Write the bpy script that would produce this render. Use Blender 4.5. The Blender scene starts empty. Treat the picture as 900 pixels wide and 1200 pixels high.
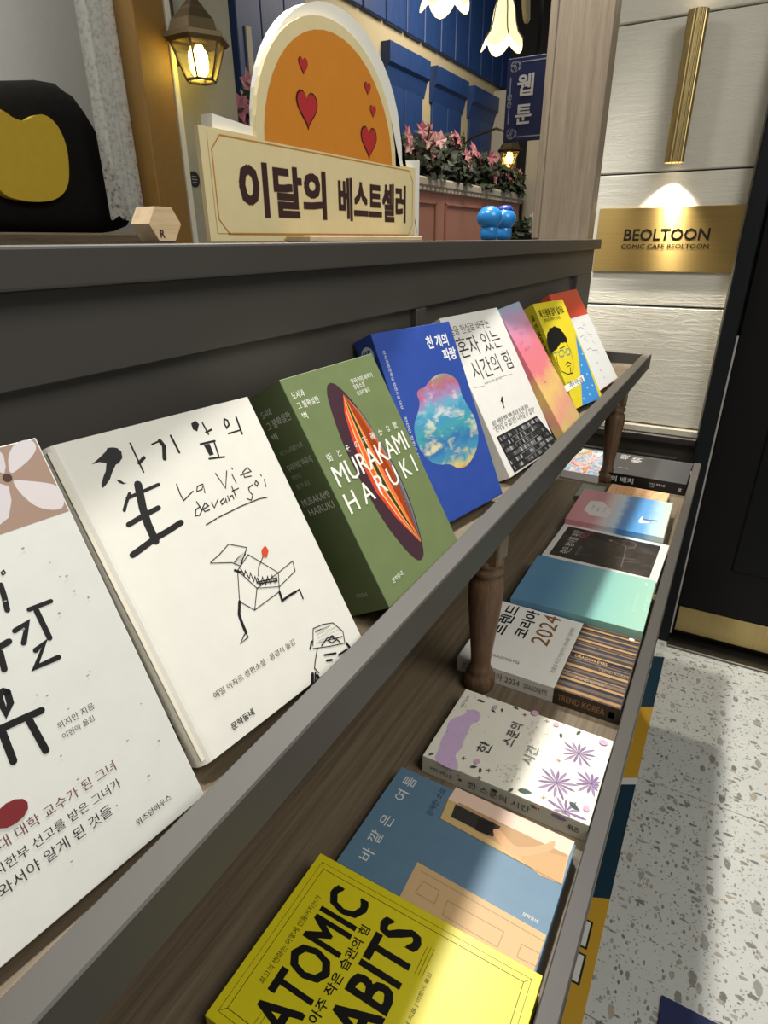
import bpy, bmesh, math, random
from mathutils import Matrix, Vector
from mathutils.geometry import tessellate_polygon

# ------------------------------------------------------------------ camera, world, light, exposure
scene = bpy.context.scene
C = scene.collection
EYE = 1.267                       # height of the lens above the floor (m); x runs along the shelf, y into the wall, z up
FLOOR = 0.0
cam_d = bpy.data.cameras.new('camera')
cam_d.sensor_fit = 'VERTICAL'; cam_d.sensor_height = 36.0; cam_d.lens = 36.0 * 704.77 / 1200.0
cam_d.clip_start = 0.01; cam_d.clip_end = 60
cam = bpy.data.objects.new('camera', cam_d); C.objects.link(cam)
RX = ((0.49348561, -0.36125556, 0.79118037), (-0.86972363, -0.19736701, 0.45235723), (-0.00726366, -0.91134005, -0.41159027))
cam.matrix_world = Matrix(((RX[0][0], -RX[0][1], -RX[0][2], 0), (RX[1][0], -RX[1][1], -RX[1][2], 0), (RX[2][0], -RX[2][1], -RX[2][2], EYE), (0, 0, 0, 1)))
scene.camera = cam
scene.view_settings.view_transform = 'Standard'; scene.view_settings.look = 'None'
scene.view_settings.gamma = 1.0; scene.view_settings.use_curve_mapping = False
scene.view_settings.exposure = 0.0
world = bpy.data.worlds.new('world'); scene.world = world; world.use_nodes = True
bgn = world.node_tree.nodes['Background']; bgn.inputs['Color'].default_value = (1.0, 0.985, 0.94, 1); bgn.inputs['Strength'].default_value = 0.21

def area(name, loc, target, size, power, color=(1, .972, .91), size_y=None):
    d = bpy.data.lights.new(name, 'AREA'); d.energy = power; d.color = color; d.size = size
    if size_y: d.shape = 'RECTANGLE'; d.size_y = size_y
    o = bpy.data.objects.new(name, d); C.objects.link(o); o.location = loc
    o.rotation_euler = (Vector(target) - Vector(loc)).to_track_quat('-Z', 'Y').to_euler()
    return o
def spot(name, loc, target, power, deg, blend=.3, color=(1, .88, .68), radius=.02):
    d = bpy.data.lights.new(name, 'SPOT'); d.energy = power; d.color = color; d.spot_size = math.radians(deg); d.spot_blend = blend; d.shadow_soft_size = radius
    o = bpy.data.objects.new(name, d); C.objects.link(o); o.location = loc
    o.rotation_euler = (Vector(target) - Vector(loc)).to_track_quat('-Z', 'Y').to_euler()
    return o
def point(name, loc, power, color, radius=.03):
    d = bpy.data.lights.new(name, 'POINT'); d.energy = power; d.color = color; d.shadow_soft_size = radius
    o = bpy.data.objects.new(name, d); C.objects.link(o); o.location = loc
    return o
spot('ceiling_downlight', (1.36, .56, EYE + 1.35), (1.04, -.15, EYE - 1.0), 150, 86, .4, color=(1, .97, .91), radius=.06)
spot('ceiling_downlight', (.45, .56, EYE + 1.35), (.45, -.15, EYE - 1.0), 85, 88, .4, color=(1, .97, .91), radius=.075)
area('front_fill_light', (.2, -1.1, EYE + 1.35), (.5, .25, EYE - .3), 1.0, 28, size_y=1.0)  # unseen soft fill, added to light the fronts of the books
area('back_room_fill', (4.6, 1.5, EYE + 1.8), (4.8, 2.3, EYE + .4), .8, 30, color=(1, .9, .74))  # added fill without a fixture, brightens the facade behind the rail
area('booth_fill', (.6, 1.55, EYE + 1.3), (.8, 1.75, EYE), .3, 11, color=(1, .97, .92))  # added fill without a fixture, lifts the booth wall and cushion

# ------------------------------------------------------------------ materials
def lin(c):
    r = []
    for v in c[:3]:
        v = v / 255.0
        r.append(v / 12.92 if v <= .04045 else ((v + .055) / 1.055) ** 2.4)
    return (r[0], r[1], r[2], 1.0)
MATS = {}
def mat(rgb, rough=.6, metal=0.0, spec=.5, name=None, emit=None, emit_s=0.0, trans=0.0, alpha=1.0):
    key = (tuple(rgb), rough, metal, spec, name, emit_s, trans, alpha)
    if key in MATS: return MATS[key]
    m = bpy.data.materials.new(name or 'paint_%d_%d_%d' % tuple(rgb[:3])); m.use_nodes = True
    b = m.node_tree.nodes['Principled BSDF']
    b.inputs['Base Color'].default_value = lin(rgb); b.inputs['Roughness'].default_value = rough; b.inputs['Metallic'].default_value = metal
    b.inputs['Specular IOR Level'].default_value = spec
    if emit: b.inputs['Emission Color'].default_value = lin(emit); b.inputs['Emission Strength'].default_value = emit_s
    if trans: b.inputs['Transmission Weight'].default_value = trans; b.inputs['IOR'].default_value = 1.2
    b.inputs['Alpha'].default_value = alpha
    MATS[key] = m
    return m
class NT:
    def __init__(s, name, rough=.6, metal=0.0, spec=.5):
        s.m = bpy.data.materials.new(name); s.m.use_nodes = True; s.t = s.m.node_tree; s.n = s.t.nodes; s.b = s.n['Principled BSDF']
        s.b.inputs['Roughness'].default_value = rough; s.b.inputs['Metallic'].default_value = metal; s.b.inputs['Specular IOR Level'].default_value = spec
    def new(s, typ, **kw):
        n = s.n.new(typ)
        for k, v in kw.items(): setattr(n, k, v)
        return n
    def link(s, a, b): s.t.links.new(a, b)
    def coord(s, scale=(1, 1, 1), kind='Object', loc=(0, 0, 0), rot=(0, 0, 0)):
        tc = s.new('ShaderNodeTexCoord'); mp = s.new('ShaderNodeMapping')
        mp.inputs['Scale'].default_value = scale; mp.inputs['Location'].default_value = loc; mp.inputs['Rotation'].default_value = rot
        s.link(tc.outputs[kind], mp.inputs['Vector']); return mp.outputs['Vector']
    def noise(s, vec, scale, detail=4, rough=.55, dist=0.0):
        n = s.new('ShaderNodeTexNoise'); n.inputs['Scale'].default_value = scale; n.inputs['Detail'].default_value = detail
        n.inputs['Roughness'].default_value = rough; n.inputs['Distortion'].default_value = dist; s.link(vec, n.inputs['Vector']); return n
    def ramp(s, fac, stops, interp='LINEAR'):
        r = s.new('ShaderNodeValToRGB'); r.color_ramp.interpolation = interp; e = r.color_ramp.elements
        while len(e) < len(stops): e.new(.5)
        for i, (p, c) in enumerate(stops): e[i].position = p; e[i].color = lin(c)
        s.link(fac, r.inputs['Fac']); return r.outputs['Color']
    def mix(s, fac, a, b, blend='MIX'):
        n = s.new('ShaderNodeMix', data_type='RGBA', blend_type=blend)
        if isinstance(fac, (int, float)): n.inputs['Factor'].default_value = fac
        else: s.link(fac, n.inputs['Factor'])
        for inp, v in (('A', a), ('B', b)):
            i = [x for x in n.inputs if x.name == inp and x.type == 'RGBA'][0]
            if isinstance(v, tuple): i.default_value = lin(v)
            else: s.link(v, i)
        return [x for x in n.outputs if x.type == 'RGBA'][0]
    def math(s, op, a, b=None, c=None):
        n = s.new('ShaderNodeMath', operation=op)
        for i, v in enumerate((a, b, c)):
            if v is None: continue
            if isinstance(v, (int, float)): n.inputs[i].default_value = v
            else: s.link(v, n.inputs[i])
        return n.outputs[0]
    def bump(s, h, strength=.3, dist=.002):
        n = s.new('ShaderNodeBump'); n.inputs['Strength'].default_value = strength; n.inputs['Distance'].default_value = dist
        s.link(h, n.inputs['Height']); s.link(n.outputs['Normal'], s.b.inputs['Normal'])
    def color(s, c): s.link(c, s.b.inputs['Base Color']); return s.m
def wood(name, dark, mid, light, scale=(1.2, 26, 26), rough=.5, bump=.15):
    k = NT(name, rough); v = k.coord(scale)
    n1 = k.noise(v, 3.2, 8, .68, .5); n2 = k.noise(k.coord((scale[0] * 5, scale[1] * 5, scale[2] * 5)), 6, 4, .6)
    f = k.math('ADD', k.math('MULTIPLY', n1.outputs['Fac'], .72), k.math('MULTIPLY', n2.outputs['Fac'], .28))
    k.bump(f, bump, .0015)
    return k.color(k.ramp(f, [(.34, dark), (.5, mid), (.66, light)]))
M_SHELF = wood('shelf_oak', (80, 68, 53), (104, 91, 72), (122, 108, 87), scale=(1.0, 44, 44))
M_POST = wood('post_walnut', (66, 48, 34), (100, 76, 55), (124, 97, 71), scale=(34, 34, 2.4), rough=.42)
M_PIER = wood('pier_laminate', (112, 98, 82), (130, 116, 98), (144, 130, 111), scale=(26, 26, 1.1), rough=.5, bump=.06)
M_BEECH = wood('pale_beech', (196, 168, 130), (212, 186, 148), (224, 200, 164), scale=(3, 40, 40), rough=.5, bump=.05)
M_SILL = wood('sill_oak', (74, 62, 48), (96, 82, 64), (112, 98, 78), scale=(2, 30, 30))
def grey_paint():
    k = NT('grey_paint', .52); v = k.coord((1, 1, 1)); n = k.noise(v, 160, 3, .6); n2 = k.noise(v, 5, 3, .5)
    k.bump(n.outputs['Fac'], .12, .0006)
    return k.color(k.mix(n2.outputs['Fac'], (61, 58, 54), (71, 68, 63)))
M_GREY = grey_paint()
def white_plank():
    k = NT('white_rough_plank', .6)
    v = k.coord((14, 2.2, 26)); n = k.noise(v, 3.0, 8, .62, .9)
    v2 = k.coord((20, 5, 90)); n2 = k.noise(v2, 2.5, 5, .6, .3)
    v3 = k.coord((6, 2.4, 10), loc=(0, 1.3, .7)); n3 = k.noise(v3, 2.4, 3, .5, 2.0)
    ridge = k.math('ABSOLUTE', k.math('SUBTRACT', n3.outputs['Fac'], .5)); ridge = k.math('MINIMUM', ridge, .035); ridge = k.math('MULTIPLY', ridge, 14)
    h = k.math('ADD', k.math('MULTIPLY', n.outputs['Fac'], .8), k.math('ADD', k.math('MULTIPLY', n2.outputs['Fac'], .14), k.math('MULTIPLY', ridge, -.40)))
    k.bump(h, .26, .008)
    return k.color(k.mix(n.outputs['Fac'], (200, 196, 182), (216, 212, 198)))
M_PLANK = white_plank()
def terrazzo():
    k = NT('terrazzo', .38); base = k.mix(k.noise(k.coord((1, 1, 1)), 9, 4).outputs['Fac'], (190, 191, 185), (206, 207, 200)); col = base
    for sc, th, stretch, off in ((24, .27, (1, 1.9, 1), 0), (40, .30, (2.0, 1, 1), 3.1), (75, .32, (1, 1.7, 1), 5.7), (140, .28, (1.6, 1, 1), 9.3)):
        v = k.coord(stretch, loc=(off, off * .7, 0), rot=(0, 0, off))
        nz = k.noise(v, sc * 1.6, 3, .6)
        mixv = k.new('ShaderNodeVectorMath', operation='MULTIPLY_ADD'); k.link(nz.outputs['Color'], mixv.inputs[0]); mixv.inputs[1].default_value = (.55 / sc,) * 3; k.link(v, mixv.inputs[2])
        vo = k.new('ShaderNodeTexVoronoi'); vo.inputs['Scale'].default_value = sc; k.link(mixv.outputs['Vector'], vo.inputs['Vector'])
        sp = k.new('ShaderNodeSeparateColor'); k.link(vo.outputs['Color'], sp.inputs['Color'])
        rad = k.math('MULTIPLY', k.math('SUBTRACT', sp.outputs['Red'], .42), th / .58 * 1.45)
        mask = k.math('LESS_THAN', vo.outputs['Distance'], rad)
        chip = k.ramp(sp.outputs['Green'], [(0, (112, 111, 104)), (.35, (142, 141, 133)), (.7, (158, 158, 152)), (1, (168, 157, 134))])
        col = k.mix(mask, col, chip)
    return k.color(col)
M_TERRAZZO = terrazzo()
M_GROUT = mat((128, 126, 116), .8)
def brass(name, c0, c1, rough=.36, sc=(40, .6, 40), aniso=.85):
    k = NT(name, rough, 1.0); n = k.noise(k.coord(sc), 6, 4, .6)
    tg = k.new('ShaderNodeTangent'); tg.direction_type = 'RADIAL'; tg.axis = 'Z'; k.link(tg.outputs[0], k.b.inputs['Tangent']); k.b.inputs['Anisotropic'].default_value = aniso; k.b.inputs['Anisotropic Rotation'].default_value = .25
    return k.color(k.mix(n.outputs['Fac'], c0, c1))
M_BRASS = brass('brushed_brass', (170, 142, 84), (192, 164, 102))
M_BRASS2 = brass('polished_brass', (166, 146, 98), (186, 166, 116), .3, (40, 40, .6))
M_BLACKDOOR = mat((11, 10, 10), .55, spec=.2)
M_FRAME = mat((16, 20, 22), .5, spec=.25)
M_WAINS = mat((44, 38, 33), .45)
M_STEEL = mat((120, 118, 112), .35, 1.0)
M_PAGES = NT('page_edges', .8)
_w = M_PAGES.new('ShaderNodeTexWave'); _w.inputs['Scale'].default_value = 300; _w.bands_direction = 'Z'; M_PAGES.link(M_PAGES.coord((1, 1, 1)), _w.inputs['Vector'])
M_PAGES = M_PAGES.color(M_PAGES.mix(_w.outputs['Fac'], (206, 200, 184), (222, 217, 203)))
def paper(name, rgb, rough=.5, var=6):
    k = NT(name, rough); n = k.noise(k.coord((1, 1, 1)), 60, 4, .6); k.bump(n.outputs['Fac'], .06, .0006)
    a = tuple(max(0, c - var) for c in rgb); b = tuple(min(255, c + var) for c in rgb)
    return k.color(k.mix(n.outputs['Fac'], a, b))
def grad_cover(name, axis, stops, length, noise_amt=0.0, nscale=30, rough=.4):
    k = NT(name, rough); v = k.coord((1, 1, 1)); sp = k.new('ShaderNodeSeparateXYZ'); k.link(v, sp.inputs[0])
    f = k.math('DIVIDE', sp.outputs[axis], length)
    if noise_amt:
        n = k.noise(v, nscale, 5, .6); f = k.math('ADD', f, k.math('MULTIPLY', k.math('SUBTRACT', n.outputs['Fac'], .5), noise_amt))
    return k.color(k.ramp(f, stops))
def paint_art(name, stops, scale, vec=(1, 1, 1), dist=1.5, detail=5, rough=.45):
    k = NT(name, rough); n = k.noise(k.coord(vec), scale, detail, .55, dist)
    return k.color(k.ramp(n.outputs['Fac'], stops))
def sky_art():
    k = NT('painted_sky', .45); v = k.coord((1, 1.5, 1)); sp = k.new('ShaderNodeSeparateXYZ'); k.link(k.coord((1, 1, 1)), sp.inputs[0])
    n = k.noise(v, 38, 6, .6, .8); n2 = k.noise(k.coord((1, 2.0, 1), loc=(3, 1, 0)), 34, 6, .6, .4)
    f = k.math('DIVIDE', k.math('SUBTRACT', sp.outputs['Y'], 0.0476), 0.1076)
    f = k.math('ADD', f, k.math('MULTIPLY', k.math('SUBTRACT', n.outputs['Fac'], .5), .45))
    basec = k.ramp(f, [(0, (206, 140, 84)), (.08, (206, 196, 120)), (.17, (74, 150, 180)), (.32, (52, 116, 176)), (.45, (70, 160, 170)), (.56, (70, 150, 190)), (.68, (98, 176, 200)), (.78, (160, 140, 190)), (.88, (184, 104, 128)), (1, (140, 150, 110))])
    cloud = k.ramp(n2.outputs['Fac'], [(.52, (0, 0, 0)), (.64, (235, 235, 235))])
    ccol = k.ramp(f, [(0, (230, 176, 120)), (.35, (236, 226, 166)), (.6, (220, 226, 220)), (.85, (226, 176, 200))])
    return k.color(k.mix(cloud, basec, ccol))
SPECIAL = {}
def art_mat(col):
    if isinstance(col, str):
        if col not in SPECIAL:
            SPECIAL[col] = {'SKYART': sky_art, 'LIBRARY': lambda: mat((34, 34, 34), .5),
                'DARKART': lambda: paint_art('dark_painting', [(.3, (26, 22, 20)), (.55, (46, 40, 36)), (.75, (70, 62, 54))], 30),
                'PAINT': lambda: paint_art('bright_painting', [(.30, (226, 40, 60)), (.38, (244, 150, 160)), (.44, (250, 244, 236)), (.48, (60, 170, 220)), (.54, (250, 230, 236)), (.57, (226, 60, 70)), (.62, (244, 200, 40)), (.68, (60, 190, 100)), (.76, (150, 90, 190))], 13, vec=(1, 1.6, 1), dist=1.2)}[col]()
        return SPECIAL[col]
    return mat(col, .5, spec=.25)

# ------------------------------------------------------------------ mesh helpers
class MB:
    """collects shapes (world metres unless noted) for ONE mesh object"""
    def __init__(s): s.v = []; s.f = []; s.mi = []; s.mats = []; s.smooth = []
    def slot(s, m):
        if m not in s.mats: s.mats.append(m)
        return s.mats.index(m)
    def add(s, vs, fs, m, smooth=False):
        o = len(s.v); s.v += [tuple(x) for x in vs]; i = s.slot(m)
        for f in fs: s.f.append(tuple(o + k for k in f)); s.mi.append(i); s.smooth.append(smooth)
        return s
    def box(s, x0, x1, y0, y1, z0, z1, m, bevel=0.0, seg=1):
        if not bevel:
            vs = [(x, y, z) for x in (x0, x1) for y in (y0, y1) for z in (z0, z1)]
            return s.add(vs, [(0, 1, 3, 2), (4, 6, 7, 5), (0, 4, 5, 1), (2, 3, 7, 6), (0, 2, 6, 4), (1, 5, 7, 3)], m)
        bm = bmesh.new(); bmesh.ops.create_cube(bm, size=1.0)
        for v in bm.verts: v.co = ((x0 + x1) / 2 + v.co.x * (x1 - x0), (y0 + y1) / 2 + v.co.y * (y1 - y0), (z0 + z1) / 2 + v.co.z * (z1 - z0))
        bmesh.ops.bevel(bm, geom=list(bm.edges), offset=bevel, segments=seg, affect='EDGES', profile=.5)
        return s.bm(bm, m)
    def bm(s, bm, m, smooth=False):
        bm.verts.index_update()
        s.add([v.co[:] for v in bm.verts], [[v.index for v in f.verts] for f in bm.faces], m, smooth); bm.free(); return s
    def lathe(s, prof, cx, cy, m, n=24, smooth=True, square=None):
        vs = []; fs = []
        for r, z in prof:
            for i in range(n):
                a = 2 * math.pi * i / n; vs.append((cx + r * math.cos(a), cy + r * math.sin(a), z))
        for j in range(len(prof) - 1):
            for i in range(n): fs.append((j * n + i, j * n + (i + 1) % n, (j + 1) * n + (i + 1) % n, (j + 1) * n + i))
        fs.append(tuple(range(n))[::-1]); k = (len(prof) - 1) * n; fs.append(tuple(range(k, k + n)))
        return s.add(vs, fs, m, smooth)
    def tube(s, pts, r, m, n=8, smooth=True):
        P = [Vector(p) for p in pts]; vs = []; fs = []
        rr = r if isinstance(r, (list, tuple)) else [r] * len(P)
        for i, p in enumerate(P):
            t = (P[min(i + 1, len(P) - 1)] - P[max(i - 1, 0)]).normalized()
            a = t.orthogonal().normalized() if i == 0 else (pa - t * pa.dot(t)).normalized()
            pa = a; b = t.cross(a)
            for k in range(n):
                w = 2 * math.pi * k / n; vs.append(p + (a * math.cos(w) + b * math.sin(w)) * rr[i])
        for i in range(len(P) - 1):
            for k in range(n): fs.append((i * n + k, i * n + (k + 1) % n, (i + 1) * n + (k + 1) % n, (i + 1) * n + k))
        fs.append(tuple(range(n))[::-1]); fs.append(tuple(range((len(P) - 1) * n, len(P) * n)))
        return s.add(vs, fs, m, smooth)
    def prism(s, outline, fn, d0, d1, m):
        """outline 2-D (simple polygon); fn(a,b,d) -> point; extruded from d0 to d1"""
        n = len(outline); bm = bmesh.new()
        lo = [bm.verts.new(fn(a, b, d0)) for a, b in outline]; hi = [bm.verts.new(fn(a, b, d1)) for a, b in outline]
        f1 = bm.faces.new(lo); f2 = bm.faces.new(hi)
        for i in range(n): bm.faces.new((lo[i], lo[(i + 1) % n], hi[(i + 1) % n], hi[i]))
        bmesh.ops.triangulate(bm, faces=[f1, f2]); bmesh.ops.recalc_face_normals(bm, faces=list(bm.faces))
        return s.bm(bm, m)
    def flat(s, outline, fn, d, m):
        bm = bmesh.new(); f = bm.faces.new([bm.verts.new(fn(a, b, d)) for a, b in outline])
        bmesh.ops.triangulate(bm, faces=[f]); return s.bm(bm, m)
    def stroke(s, pts, w, fn, d, m):
        """flat ribbon with round-ish ends along a polyline (2-D)"""
        P = [Vector((a, b)) for a, b in pts]
        Q = [P[0]]
        for p in P[1:]:
            if (p - Q[-1]).length > 1e-6: Q.append(p)
        P = Q
        if len(P) < 2: return s
        L = []; R = []
        for i, p in enumerate(P):
            d0 = (p - P[i - 1]).normalized() if i else (P[1] - p).normalized()
            d1 = (P[i + 1] - p).normalized() if i < len(P) - 1 else d0
            t = d0 + d1
            t = t.normalized() if t.length > 1e-3 else d1
            nrm = Vector((-t.y, t.x)); k = w / 2 / max(.55, nrm.dot(Vector((-d1.y, d1.x))))
            L.append(p + nrm * k); R.append(p - nrm * k)
        vs = [fn(q.x, q.y, d) for q in L] + [fn(q.x, q.y, d) for q in R]; n = len(P)
        s.add(vs, [(i, i + 1, n + i + 1, n + i) for i in range(n - 1)], m)
        for p, t in ((P[0], P[0] - P[1]), (P[-1], P[-1] - P[-2])):
            a0 = math.atan2(t.y, t.x); arc = [fn(p.x + w / 2 * math.cos(a0 + x), p.y + w / 2 * math.sin(a0 + x), d) for x in (-1.5708, -.8, 0, .8, 1.5708)]
            s.add(arc, [(0, 1, 2, 3, 4)], m)
        return s
    def build(s, name, parent=None, local=False):
        off = parent.matrix_basis.translation if (parent is not None and not local) else Vector((0, 0, 0))
        if parent is not None and not local and parent.parent is not None: off = parent.parent.matrix_basis.translation
        me = bpy.data.meshes.new(name); me.from_pydata([(x - off.x, y - off.y, z - off.z) for x, y, z in s.v], [], s.f)
        for m in s.mats: me.materials.append(m)
        me.polygons.foreach_set('material_index', s.mi); me.polygons.foreach_set('use_smooth', s.smooth); me.update()
        o = bpy.data.objects.new(name, me); C.objects.link(o)
        if parent is not None: o.parent = parent
        return o
def tag(o, label, cat, group=None):
    o['label'] = label; o['category'] = cat
    if group: o['group'] = group
    return o
def struct(o): o['kind'] = 'structure'; return o
def thing(name, label, cat, loc=(0, 0, 0), group=None, rot=None):
    o = bpy.data.objects.new(name, None); C.objects.link(o); o.location = loc; o.empty_display_size = .05
    if rot: o.rotation_euler = rot
    return tag(o, label, cat, group)
TEXT = {}
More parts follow.
